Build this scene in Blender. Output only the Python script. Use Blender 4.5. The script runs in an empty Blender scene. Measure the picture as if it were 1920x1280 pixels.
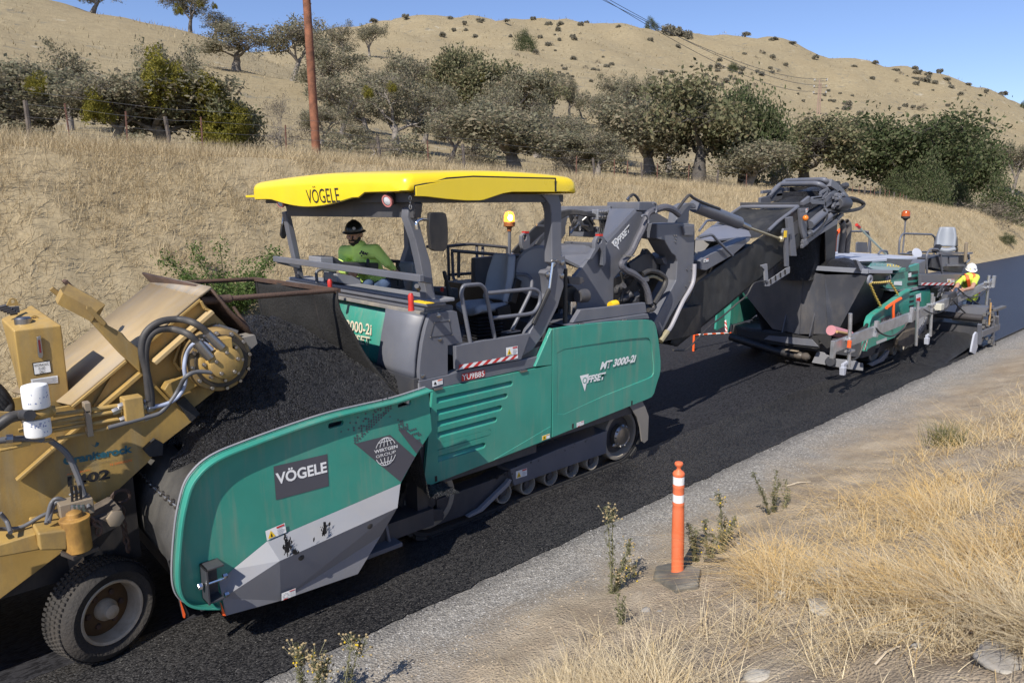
import bpy, bmesh, math, random
import numpy as np
from mathutils import Vector as V, Matrix, Quaternion, noise as mn
from mathutils.geometry import tessellate_polygon
random.seed(7); rng = np.random.default_rng(7)
SC = bpy.context.scene; COL = SC.collection
# ---------------------------------------------------------------- camera, sky, sun, exposure
CAM_H, YAW, PITCH, ROLL, FPX = 3.3, .831485, .190686, .0035646, 1322.65
_f = V((math.cos(YAW)*math.cos(PITCH), math.sin(YAW)*math.cos(PITCH), -math.sin(PITCH)))
_r = V((math.sin(YAW), -math.cos(YAW), 0)); _d = _f.cross(_r)
_r, _d = math.cos(ROLL)*_r+math.sin(ROLL)*_d, -math.sin(ROLL)*_r+math.cos(ROLL)*_d
EYE = V((0, 0, CAM_H))
cam = bpy.data.objects.new('camera', bpy.data.cameras.new('camera')); COL.objects.link(cam)
cam.data.sensor_width = 36; cam.data.lens = 36*FPX/1920; cam.data.clip_end = 6000; cam.data.clip_start = .05
cam.matrix_world = Matrix.Translation(EYE) @ Matrix((_r, -_d, -_f)).transposed().to_4x4()
SC.camera = cam
SUN_AZ, SUN_EL = math.radians(20.5), math.radians(45)      # direction the light travels in, height of the sun
LDIR = V((math.cos(SUN_AZ)*math.cos(SUN_EL), math.sin(SUN_AZ)*math.cos(SUN_EL), -math.sin(SUN_EL)))
W = bpy.data.worlds.new('World'); SC.world = W; W.use_nodes = True
nt = W.node_tree; bg = nt.nodes['Background']; sky = nt.nodes.new('ShaderNodeTexSky')
sky.sky_type = 'NISHITA'; sky.sun_disc = False; sky.sun_elevation = SUN_EL
sky.sun_rotation = math.atan2(-LDIR.x, -LDIR.y); sky.altitude = 200; sky.air_density = 1.0; sky.dust_density = .12; sky.ozone_density = 4.5
tint = nt.nodes.new('ShaderNodeMix'); tint.data_type = 'RGBA'; tint.blend_type = 'MULTIPLY'; tint.inputs[0].default_value = 1; tint.inputs[7].default_value = (1.14, 1.07, 1.2, 1)
nt.links.new(sky.outputs[0], tint.inputs[6]); nt.links.new(tint.outputs[2], bg.inputs[0]); bg.inputs[1].default_value = .1
sl = bpy.data.lights.new('sun', 'SUN'); sl.energy = 5.0; sl.angle = math.radians(.5); sl.color = (1, .94, .85)
so = bpy.data.objects.new('sun', sl); COL.objects.link(so); so.rotation_euler = LDIR.to_track_quat('-Z', 'Y').to_euler(); so.location = (0, 0, 60)
SC.view_settings.view_transform = 'Standard'; SC.view_settings.look = 'None'; SC.view_settings.exposure = .31; SC.view_settings.gamma = 1
SC.view_settings.use_curve_mapping = False
# ---------------------------------------------------------------- points of the place from sight lines
def ray(px, py): return _r*((px-960)/FPX)+_d*((py-640)/FPX)+_f
def PY(px, py, y): r = ray(px, py); return EYE+r*(y/r.y)
def PX(px, py, x): r = ray(px, py); return EYE+r*(x/r.x)
def PZ(px, py, z): r = ray(px, py); return EYE+r*((z-CAM_H)/r.z)
def PD(px, py, d): r = ray(px, py); return EYE+r*(d/math.hypot(r.x, r.y))
def zm(x0, y0, s): return lambda a, b: (x0+a/s, y0+b/s)     # coordinates read in an enlarged detail
# ---------------------------------------------------------------- mesh builder
def catmull(pts, k=5, closed=False):
    pts = [V(p) for p in pts]; n = len(pts)
    if n < 3: return pts
    out = []
    for i in range(n if closed else n-1):
        if closed: a, b, c, d = pts[i-1], pts[i], pts[(i+1) % n], pts[(i+2) % n]
        else: a, b, c, d = pts[max(i-1, 0)], pts[i], pts[i+1], pts[min(i+2, n-1)]
        for j in range(k):
            t = j/k
            out.append(.5*((2*b)+(c-a)*t+(2*a-5*b+4*c-d)*t*t+(3*b-a-3*c+d)*t**3))
    if not closed: out.append(pts[-1])
    return out
def rounded(pts, r, k=4):                                   # polyline with its inner corners rounded
    pts = [V(p) for p in pts]; out = [pts[0]]
    for i in range(1, len(pts)-1):
        a, b, c = pts[i-1], pts[i], pts[i+1]
        u, w = (a-b), (c-b); q = min(r, u.length*.45, w.length*.45); s, e = b+u.normalized()*q, b+w.normalized()*q
        for j in range(k+1):
            t = j/k; out.append((1-t)**2*s+2*t*(1-t)*b+t*t*e)
    out.append(pts[-1]); return out
class MB:
    def __init__(s): s.v = []; s.f = []
    def add(s, vs, fs):
        o = len(s.v); s.v += [V(p) for p in vs]; s.f += [tuple(i+o for i in f) for f in fs]; return s
    def box(s, a, b):
        x0, y0, z0 = (min(a[i], b[i]) for i in range(3)); x1, y1, z1 = (max(a[i], b[i]) for i in range(3))
        return s.add([(x, y, z) for z in (z0, z1) for y in (y0, y1) for x in (x0, x1)],
                     [(0, 2, 3, 1), (4, 5, 7, 6), (0, 1, 5, 4), (2, 6, 7, 3), (0, 4, 6, 2), (1, 3, 7, 5)])
    def bar(s, p, q, w, h, up=(0, 0, 1)):                   # rectangular bar, w sideways, h along up
        p, q, up = V(p), V(q), V(up); d = (q-p).normalized(); a = d.cross(up)
        a = a.normalized() if a.length > 1e-5 else V((1, 0, 0)); b = a.cross(d)
        vs = [e+a*(w/2*i)+b*(h/2*j) for e in (p, q) for i, j in ((-1, -1), (1, -1), (1, 1), (-1, 1))]
        return s.add(vs, [(0, 1, 2, 3), (7, 6, 5, 4), (0, 4, 5, 1), (1, 5, 6, 2), (2, 6, 7, 3), (3, 7, 4, 0)])
    def tube(s, pts, r, n=8, cap=True, closed=False):
        pts = [V(p) for p in pts]; m = len(pts); rs = r if isinstance(r, (list, tuple)) else [r]*m
        o = len(s.v); up = None
        for i, p in enumerate(pts):
            if closed: t = pts[(i+1) % m]-pts[i-1]
            else: t = pts[min(i+1, m-1)]-pts[max(i-1, 0)]
            t = t.normalized() if t.length > 1e-9 else V((0, 0, 1))
            if up is None: up = t.orthogonal().normalized()
            up = up-t*up.dot(t); up = up.normalized() if up.length > 1e-6 else t.orthogonal().normalized()
            w = t.cross(up)
            s.v += [p+(up*math.cos(2*math.pi*j/n)+w*math.sin(2*math.pi*j/n))*rs[i] for j in range(n)]
        for i in range(m if closed else m-1):
            a, b = o+i*n, o+((i+1) % m)*n
            s.f += [(a+j, a+(j+1) % n, b+(j+1) % n, b+j) for j in range(n)]
        if cap and not closed: s.f += [tuple(o+j for j in reversed(range(n))), tuple(o+(m-1)*n+j for j in range(n))]
        return s
    def lathe(s, base, axis, prof, n=24, cap=True):         # prof: (radius, distance along axis)
        base, ax = V(base), V(axis).normalized(); u = ax.orthogonal().normalized(); w = ax.cross(u); o = len(s.v)
        for r, h in prof: s.v += [base+ax*h+(u*math.cos(2*math.pi*j/n)+w*math.sin(2*math.pi*j/n))*r for j in range(n)]
        for i in range(len(prof)-1):
            a, b = o+i*n, o+(i+1)*n
            s.f += [(a+j, a+(j+1) % n, b+(j+1) % n, b+j) for j in range(n)]
        if cap: s.f += [tuple(o+j for j in reversed(range(n))), tuple(o+(len(prof)-1)*n+j for j in range(n))]
        return s
    def plate(s, pts, t, holes=()):                         # flat outline (with holes) made t thick
        t = V(t); loops = [[V(p) for p in pts]]+[[V(p) for p in h] for h in holes]
        flat = [p for l in loops for p in l]; n = len(flat); o = len(s.v)
        s.v += flat+[p+t for p in flat]
        if holes:
            tr = tessellate_polygon(loops)
        else: tr = [tuple(range(n))] if n <= 4 else tessellate_polygon(loops)
        s.f += [tuple(o+i for i in f) for f in tr]+[tuple(o+n+i for i in reversed(f)) for f in tr]
        k = o
        for l in loops:
            m = len(l); s.f += [(k+i, k+n+i, k+n+(i+1) % m, k+(i+1) % m) for i in range(m)]; k += m
        return s
    def grid(s, rows):                                      # rows of points, quads between
        o = len(s.v); m = len(rows[0])
        for r in rows: s.v += [V(p) for p in r]
        for i in range(len(rows)-1):
            for j in range(m-1): s.f.append((o+i*m+j, o+i*m+j+1, o+(i+1)*m+j+1, o+(i+1)*m+j))
        return s
    def loft(s, rows, cap=True):                            # closed rings
        o = len(s.v); m = len(rows[0])
        for r in rows: s.v += [V(p) for p in r]
        for i in range(len(rows)-1):
            for j in range(m): s.f.append((o+i*m+j, o+i*m+(j+1) % m, o+(i+1)*m+(j+1) % m, o+(i+1)*m+j))
        if cap: s.f += [tuple(o+j for j in reversed(range(m))), tuple(o+(len(rows)-1)*m+j for j in range(m))]
        return s
    def ball(s, c, r, n=10):
        rx, ry, rz = r if isinstance(r, (tuple, list, V)) else (r, r, r); c = V(c); o = len(s.v); m = max(4, n//2)
        for i in range(1, m):
            a = math.pi*i/m; s.v += [c+V((rx*math.sin(a)*math.cos(2*math.pi*j/n), ry*math.sin(a)*math.sin(2*math.pi*j/n), rz*math.cos(a))) for j in range(n)]
        s.v += [c+V((0, 0, rz)), c-V((0, 0, rz))]; t, b = len(s.v)-2, len(s.v)-1
        for i in range(m-2): s.f += [(o+i*n+j, o+(i+1)*n+j, o+(i+1)*n+(j+1) % n, o+i*n+(j+1) % n) for j in range(n)]
        s.f += [(t, o+j, o+(j+1) % n) for j in range(n)]+[(b, o+(m-2)*n+(j+1) % n, o+(m-2)*n+j) for j in range(n)]
        return s
    def bolt(s, c, ax, r, h, n=6): return s.lathe(c, ax, [(r, 0), (r, h*.8), (r*.8, h)], n)
SMALL = {'bolt', 'fitting', 'pipe_fitting', 'gate_fitting', 'motor_fitting', 'hub_bolt', 'rubber_stop', 'hose_fitting', 'top_fittings', 'slot', 'hydraulic_lines', 'pole_clamp', 'beam_bracket', 'sticker_print', 'hazard_stripe', 'filter_print', 'small_print', 'wheel_nut', 'white_band', 'fairing_joint', 'cover_joint', 'globe_emblem', 'hydraulic_motor', 'rail_bracket', 'leaves', 'flower_heads'}
ORG = {}
def link_mesh(name, me, m, parent=None):
    o = bpy.data.objects.new(name, me); COL.objects.link(o)
    if m is not None:
        for q in (m if isinstance(m, (list, tuple)) else [m]): me.materials.append(q)
    if parent is not None: o.parent = parent; ORG[o.name] = ORG[parent.name]
    else: ORG[o.name] = V((0, 0, 0))
    return o
def build(mb, name, m, parent=None, bevel=0, smooth=40, fix=True, label=None, org=None):
    g = org if org is not None else (ORG[parent.name] if parent is not None else V((0, 0, 0)))
    me = bpy.data.meshes.new(name); me.from_pydata([p-g for p in mb.v], [], mb.f)
    if fix:
        bm = bmesh.new(); bm.from_mesh(me); bmesh.ops.recalc_face_normals(bm, faces=bm.faces); bm.to_mesh(me); bm.free()
    me.validate(); me.update()
    if smooth: me.shade_smooth(); me.set_sharp_from_angle(angle=math.radians(smooth))
    o = link_mesh(name, me, m, parent)
    if parent is None: o.location = g; ORG[o.name] = g
    if bevel:
        b = o.modifiers.new('edge', 'BEVEL'); b.width = bevel; b.segments = 2; b.limit_method = 'ANGLE'; b.angle_limit = math.radians(35); b.harden_normals = True
    if label: o['label'] = label
    if name in SMALL and parent is not None: o['kind'] = 'stuff'
    return o
def tag(o, label, cat, group=None, kind=None):
    if label: o['label'] = label
    if cat: o['category'] = cat
    if group: o['group'] = group
    if kind: o['kind'] = kind
    return o
def thing(name, loc, label, cat, group=None):
    o = bpy.data.objects.new(name, None); COL.objects.link(o); o.location = V(loc); o.empty_display_size = .2; ORG[o.name] = V(loc)
    return tag(o, label, cat, group)
def copy_tree(o, parent=None):
    c = o.copy(); COL.objects.link(c)
    if parent is not None: c.parent = parent
    for ch in list(o.children): copy_tree(ch, c)
    return c
def lettering(txt, bl, br, tl, m, parent, name='lettering', bold=.0, shear=0, label=None):
    cu = bpy.data.curves.new('t', 'FONT'); cu.body = txt; cu.offset = bold; cu.shear = shear; cu.resolution_u = 3
    tmp = bpy.data.objects.new('t', cu); me = bpy.data.meshes.new_from_object(tmp); bpy.data.objects.remove(tmp)
    n = len(me.vertices); co = np.empty(n*3); me.vertices.foreach_get('co', co); co = co.reshape(-1, 3)
    lo, hi = co.min(0), co.max(0); bl, br, tl = V(bl), V(br), V(tl); g = ORG[parent.name]
    u = (co[:, 0]-lo[0])/(hi[0]-lo[0]); w = (co[:, 1]-lo[1])/(hi[1]-lo[1])
    out = np.array(bl-g)+u[:, None]*np.array(br-bl)+w[:, None]*np.array(tl-bl)
    me.vertices.foreach_set('co', out.ravel()); me.update()
    o = link_mesh(name, me, m, parent)
    if label: o['label'] = label
    return o
# ---------------------------------------------------------------- materials
def newmat(name):
    m = bpy.data.materials.new(name); m.use_nodes = True; return m, m.node_tree, m.node_tree.nodes['Principled BSDF']
def mat(name, col, rough=.5, metal=0, var=.12, vscale=3., bump=0., bscale=60., dust=0., dcol=(.36, .3, .22), dscale=2.2, spec=.5, coat=0., streak=0.):
    m, t, b = newmat(name); N = t.nodes.new; L = t.links.new
    b.inputs['Metallic'].default_value = metal; b.inputs['Specular IOR Level'].default_value = spec; b.inputs['Coat Weight'].default_value = coat
    tc = N('ShaderNodeTexCoord'); n1 = N('ShaderNodeTexNoise'); n1.inputs['Scale'].default_value = vscale; n1.inputs['Detail'].default_value = 6
    L(tc.outputs['Object'], n1.inputs[0])
    r = N('ShaderNodeValToRGB'); c = col
    r.color_ramp.elements[0].position = .3; r.color_ramp.elements[1].position = .7
    r.color_ramp.elements[0].color = (*[x*(1-var) for x in c], 1); r.color_ramp.elements[1].color = (*[min(1, x*(1+var)) for x in c], 1)
    L(n1.outputs[0], r.inputs[0]); src = r.outputs[0]
    rr = N('ShaderNodeMapRange'); rr.inputs[3].default_value = max(.02, rough-.1); rr.inputs[4].default_value = min(1, rough+.12); L(n1.outputs[0], rr.inputs[0]); rs = rr.outputs[0]
    if dust:
        n2 = N('ShaderNodeTexNoise'); n2.inputs['Scale'].default_value = dscale; n2.inputs['Detail'].default_value = 9; n2.inputs['Roughness'].default_value = .7
        mp = N('ShaderNodeMapping'); mp.inputs['Scale'].default_value = (1, 1, .45); L(tc.outputs['Object'], mp.inputs[0]); L(mp.outputs[0], n2.inputs[0])
        q = N('ShaderNodeMapRange'); q.inputs[1].default_value = .45; q.inputs[2].default_value = .75; q.inputs[4].default_value = dust; L(n2.outputs[0], q.inputs[0])
        mx = N('ShaderNodeMix'); mx.data_type = 'RGBA'; L(q.outputs[0], mx.inputs[0]); L(src, mx.inputs[6]); mx.inputs[7].default_value = (*dcol, 1); src = mx.outputs[2]
        m2 = N('ShaderNodeMix'); L(q.outputs[0], m2.inputs[0]); L(rs, m2.inputs[2]); m2.inputs[3].default_value = .85; rs = m2.outputs[0]
    if streak:                                              # run-down dust streaks and fine scuffs
        n4 = N('ShaderNodeTexNoise'); n4.inputs['Scale'].default_value = 1; n4.inputs['Detail'].default_value = 7; n4.inputs['Roughness'].default_value = .65
        mp4 = N('ShaderNodeMapping'); mp4.inputs['Scale'].default_value = (11, 11, .9); L(tc.outputs['Object'], mp4.inputs[0]); L(mp4.outputs[0], n4.inputs[0])
        q4 = N('ShaderNodeMapRange'); q4.inputs[1].default_value = .52; q4.inputs[2].default_value = .74; q4.inputs[4].default_value = streak; L(n4.outputs[0], q4.inputs[0])
        m4 = N('ShaderNodeMix'); m4.data_type = 'RGBA'; L(q4.outputs[0], m4.inputs[0]); L(src, m4.inputs[6]); m4.inputs[7].default_value = (.26, .26, .2, 1); src = m4.outputs[2]
    L(src, b.inputs['Base Color']); L(rs, b.inputs['Roughness'])
    if bump:
        n3 = N('ShaderNodeTexNoise'); n3.inputs['Scale'].default_value = bscale; n3.inputs['Detail'].default_value = 4; L(tc.outputs['Object'], n3.inputs[0])
        bp = N('ShaderNodeBump'); bp.inputs['Strength'].default_value = bump; bp.inputs['Distance'].default_value = .02; L(n3.outputs[0], bp.inputs['Height']); L(bp.outputs[0], b.inputs['Normal'])
    return m
def chips(name, dark, light, scale=120., frac=.5, rough=.6, stretch=(1, 1, 1), bump=.8, big=.6, dist=.01, spec=.5):      # crushed stone bound in tar, or gravel
    m, t, b = newmat(name); N = t.nodes.new; L = t.links.new
    tc = N('ShaderNodeTexCoord'); mp = N('ShaderNodeMapping'); mp.inputs['Scale'].default_value = stretch; L(tc.outputs['Object'], mp.inputs[0])
    vo = N('ShaderNodeTexVoronoi'); vo.inputs['Scale'].default_value = scale; L(mp.outputs[0], vo.inputs[0])
    n1 = N('ShaderNodeTexNoise'); n1.inputs['Scale'].default_value = big; n1.inputs['Detail'].default_value = 8; n1.inputs['Roughness'].default_value = .65; L(mp.outputs[0], n1.inputs[0])
    n2 = N('ShaderNodeTexNoise'); n2.inputs['Scale'].default_value = scale*.35; n2.inputs['Detail'].default_value = 3; L(mp.outputs[0], n2.inputs[0])
    sp = N('ShaderNodeSeparateColor'); L(vo.outputs['Color'], sp.inputs[0])
    a = N('ShaderNodeMath'); a.operation = 'ADD'; L(sp.outputs[0], a.inputs[0]); L(n1.outputs[0], a.inputs[1])
    a2 = N('ShaderNodeMath'); a2.operation = 'ADD'; L(a.outputs[0], a2.inputs[0]); L(n2.outputs[0], a2.inputs[1])
    r = N('ShaderNodeValToRGB'); r.color_ramp.elements[0].position = max(0, (1.5-frac)/2-.12+.1); r.color_ramp.elements[1].position = min(1, (1.5-frac)/2+.25)
    dv = N('ShaderNodeMath'); dv.operation = 'MULTIPLY'; dv.inputs[1].default_value = .5; L(a2.outputs[0], dv.inputs[0]); L(dv.outputs[0], r.inputs[0])
    r.color_ramp.elements[0].color = (*dark, 1); r.color_ramp.elements[1].color = (*light, 1); L(r.outputs[0], b.inputs['Base Color'])
    b.inputs['Roughness'].default_value = rough; b.inputs['Specular IOR Level'].default_value = spec
    h = N('ShaderNodeMath'); h.operation = 'SUBTRACT'; L(n2.outputs[0], h.inputs[0]); L(vo.outputs['Distance'], h.inputs[1])
    bp = N('ShaderNodeBump'); bp.inputs['Strength'].default_value = bump; bp.inputs['Distance'].default_value = dist; L(h.outputs[0], bp.inputs['Height']); L(bp.outputs[0], b.inputs['Normal'])
    return m
GREEN = mat('green_paint', (.036, .265, .2), .38, dust=.3, var=.08, dcol=(.2, .27, .21), coat=.12, streak=.42)
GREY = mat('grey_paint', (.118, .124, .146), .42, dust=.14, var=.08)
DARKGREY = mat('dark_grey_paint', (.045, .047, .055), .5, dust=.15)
LIGHTGREY = mat('light_grey_paint', (.22, .225, .245), .5, dust=.2, var=.05)
BLACK = mat('black_plastic', (.012, .012, .014), .5, dust=.12)
RUBBER = mat('rubber', (.018, .018, .019), .75, dust=.3, dcol=(.1, .09, .08), bump=.2)
HOSE = mat('hose_rubber', (.03, .03, .032), .55, dust=.2)
STEEL = mat('bare_steel', (.38, .37, .36), .35, 1, var=.2, dust=.2)
CHROME = mat('polished_steel', (.75, .75, .76), .18, 1)
ALU = mat('aluminium', (.5, .51, .53), .42, .8, var=.15, vscale=8, dust=.25)
YELLOW = mat('canopy_yellow', (.82, .6, .014), .3, var=.04, coat=.3, dust=.12, dcol=(.6, .47, .12))
OCHRE = mat('worn_yellow_paint', (.38, .245, .07), .5, var=.22, vscale=2.2, dust=.8, dcol=(.15, .11, .06), dscale=3.5, bump=.05, streak=.3)
OCHRE_WORN = mat('scraped_yellow_plate', (.38, .28, .15), .62, var=.1, vscale=3, dust=.65, dcol=(.3, .275, .25), dscale=1.8, bump=.1)
RUST = mat('rusty_steel', (.07, .042, .03), .75, var=.4, dust=.5, dcol=(.16, .08, .04), bump=.3)
RED = mat('red_paint', (.5, .03, .02), .4)
ORANGE = mat('orange_plastic', (.72, .16, .06), .5, var=.06, dust=.25, dcol=(.5, .3, .22), dscale=6)
ORANGE_SPRAY = mat('orange_spray_paint', (.9, .12, .02), .6)
WHITE = mat('white_print', (.78, .78, .76), .5, var=.03)
BLACKPRINT = mat('black_print', (.015, .015, .017), .5)
TEALPRINT = mat('teal_print', (.02, .1, .13), .55)
GREYPRINT = mat('grey_print', (.075, .075, .09), .45, var=.04)
ORANGEPRINT = mat('orange_print', (.8, .15, .03), .5)
REDPRINT = mat('red_print', (.55, .03, .025), .5)
YELLOWPRINT = mat('yellow_print', (.85, .55, .02), .5)
SEATMAT = mat('grey_vinyl', (.25, .27, .3), .5, bump=.1)
TARP = mat('black_tarpaulin', (.02, .02, .0195), .62, var=.35, vscale=2, dust=.45, dcol=(.1, .095, .085), dscale=3, bump=.25, bscale=9)
ASPH = chips('loose_asphalt', (.005, .005, .0055), (.042, .042, .046), 95, .42, .36, bump=1.4, dist=.02, spec=.6)
SKIN = mat('skin', (.42, .23, .14), .5, var=.08)
SKIN2 = mat('light_skin', (.5, .27, .17), .5, var=.08)
HAIR = mat('dark_hair', (.012, .009, .008), .6)
LIME = mat('lime_shirt_cloth', (.66, .9, .2), .85, bump=.5, bscale=14)
HIVIS = mat('yellow_shirt_cloth', (.62, .78, .09), .85, bump=.4, bscale=14)
JEANS = mat('blue_denim', (.045, .075, .14), .85, var=.2, bump=.5, bscale=18)
HELMETBLACK = mat('black_helmet', (.012, .014, .013), .25)
HELMETWHITE = mat('white_helmet', (.8, .8, .78), .3)
GLASS = mat('lens_glass', (.6, .6, .62), .12, var=.02)
# ---------------------------------------------------------------- the ground, the road, the hills
def fbm(x, y, s, o=4, seed=0.):
    return mn.fractal(V((x*s+seed, y*s-seed, seed*.7)), 1, 2, o)
def near_ground(x, y, fine=True):
    t = max(0, 4.05-y); z = .22*t**1.42; z = min(z, 1.75-.6*math.exp(-max(0, z-1.15)/.6)) if z > 1.15 else z
    k = min(1, t/.8)
    z += k*.1*fbm(x, y, .6, 3, 3.1)+(.006+k*.028)*fbm(x, y, 3.2, 3, 1.7)
    if fine: z += (.003+k*.012)*fbm(x, y, 14, 2, 8.2)
    return z-.012*max(0, min(1, (y-4.3)/.25))
CREST = [(-60, 4.6), (-10, 4.5), (0, 4.45), (9, 4.4), (20, 4.0), (30, 3.8), (42, 3.55), (50, 3.1), (55, 2.75), (62, 1.9), (68, 1.2), (76, .55), (90, .2), (160, .2)]
def lerp_list(l, x):
    if x <= l[0][0]: return l[0][1]
    for (a, p), (b, q) in zip(l, l[1:]):
        if x <= b: t = (x-a)/(b-a); t = t*t*(3-2*t); return p+(q-p)*t
    return l[-1][1]
def bank(x, y):                                             # the cut bank on the far side of the road
    c = lerp_list(CREST, x); t = min(1, max(0, (y-11.6)/(5.4*max(.55, c/4.4))))
    s = t*t*(3-2*t)*.55+t*.45
    k = math.sin(math.pi*min(1, t))
    return c*s+.03+k*(.22*fbm(x, y, .35, 4, 5.5)+.09*fbm(x, y, 1.6, 3, 2.2)+.05*fbm(x, y, 4.2, 3, 7))+.05*fbm(x, y, .9, 3, 9)*min(1, t*2)
# control points of the far land: (pixel x, pixel y, distance)
FAR = [(100, 284, 35), (300, 290, 34), (600, 314, 36), (850, 312, 42), (1000, 325, 48), (1250, 343, 58), (1450, 352, 72), (1650, 362, 80), (1780, 372, 90), (1900, 385, 110),
 (1100, 338, 36), (1400, 365, 50), (1600, 372, 58),
 (100, 235, 60), (350, 240, 62), (620, 255, 66), (800, 262, 75), (950, 275, 85), (1200, 300, 95), (1500, 320, 110), (1750, 335, 120), (1900, 345, 130),
 (150, 160, 85), (450, 128, 105), (570, 150, 100), (50, 60, 115), (250, 80, 115), (330, 105, 112),
 (-60, -40, 150), (0, -12, 150), (120, 4, 150), (200, 28, 148), (330, 50, 145), (400, 68, 142), (470, 100, 135), (540, 128, 128), (640, 178, 118), (760, 215, 112), (900, 235, 115), (1060, 218, 118), (1150, 222, 120), (1300, 262, 130), (1500, 275, 150), (1700, 280, 165), (1850, 285, 180),
 (560, 96, 205), (640, 104, 205), (700, 106, 200), (800, 150, 175), (985, 130, 180), (1100, 175, 165), (1300, 200, 180),
 (985, 88, 250), (850, 75, 260), (1150, 120, 230), (1350, 130, 270), (1500, 205, 230), (1650, 215, 240), (1800, 235, 240), (1920, 260, 230),
 (560, 74, 300), (640, 60, 320), (740, 38, 330), (800, 29, 340), (870, 36, 345), (960, 38, 355), (1100, 48, 370), (1210, 55, 380), (1300, 58, 390), (1370, 67, 400), (1440, 71, 405), (1500, 94, 410), (1590, 125, 420), (1640, 127, 425), (1720, 134, 430), (1800, 152, 430), (1860, 172, 430), (1920, 192, 430), (2010, 235, 430), (2150, 290, 430),
 (1400, 100, 330), (1550, 160, 320), (1650, 165, 340), (1800, 195, 330), (1900, 225, 320), (1000, 70, 300), (1200, 85, 300)]
RC = [];
for px, py, d in FAR: RC.append(PD(px, py, d))
for px, py, d in FAR:
    if d in (150, 148, 145, 142, 135) or d >= 300 and py < 300 and d not in (330, 320, 300) : pass
for px, py, d in [(-60, -40, 150), (120, 4, 150), (330, 50, 145), (740, 38, 330), (960, 38, 355), (1210, 55, 380), (1440, 71, 405), (1640, 127, 425), (1860, 172, 430), (2150, 290, 430)]:
    p = PD(px, py, d*1.22); p.z = PD(px, py, d).z-(3 if d < 200 else 12); RC.append(p)
    p = PD(px, py, d*2.6); p.z = PD(px, py, d).z-(25 if d < 200 and px > 200 else 20); RC.append(p)
for x in (-60, -30, -10, 0, 9, 20, 30, 42, 50, 55, 62, 68, 76, 90, 130): RC.append(V((x, 17.4, lerp_list(CREST, x)+.02)))
for x, y, z in [(-60, 40, 7), (-60, 120, 35), (-150, 150, 50), (-90, 80, 22), (150, 20, .3), (200, 10, .2), (300, 40, 6), (160, -20, .2), (400, 0, 10)]: RC.append(V((x, y, z)))
_cx = np.array([[p.x, p.y] for p in RC]); _cz = np.array([p.z for p in RC])
def _tp(a, b):
    r = np.hypot(a[:, None, 0]-b[None, :, 0], a[:, None, 1]-b[None, :, 1])/100
    return r
_n = len(RC); _A = np.zeros((_n+3, _n+3)); _A[:_n, :_n] = _tp(_cx, _cx); _A[:_n, _n] = 1; _A[:_n, _n+1:] = _cx/100; _A[_n:, :_n] = _A[:_n, _n:].T
_w = np.linalg.solve(_A, np.r_[_cz, 0, 0, 0])
def far_land_np(P):
    B = np.zeros((len(P), _n+3)); B[:, :_n] = _tp(P, _cx); B[:, _n] = 1; B[:, _n+1:] = P/100
    return B@_w
def far_land(x, y):
    d = math.hypot(x, y); z = float(far_land_np(np.array([[x, y]]))[0])
    return z+min(1, max(0, (d-60)/120))*(1.6*fbm(x, y, .022, 4, 4.4)+.7*fbm(x, y, .085, 4, 2.1)+3.4*min(1, max(0, (d-130)/150))*fbm(x, y, .034, 3, 8.8)-1.3*max(0, .55-abs(mn.noise(V((x*.018, y*.018, 5)))))**2*4)+.12*fbm(x, y, .3, 3, 6)
def land(x, y):
    t = min(1, max(0, (y-16.6)/1.4))
    return bank(x, y) if t <= 0 else far_land(x, y) if t >= 1 else bank(x, y)*(1-t)+far_land(x, y)*t
def sheet(name, m, x0, x1, y0, y1, z, nx=1, ny=1):
    mb = MB(); mb.grid([[(x0+(x1-x0)*i/nx, y0+(y1-y0)*j/ny, z) for i in range(nx+1)] for j in range(ny+1)])
    return tag(build(mb, name, m, fix=False), None, None, kind='structure')
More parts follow.
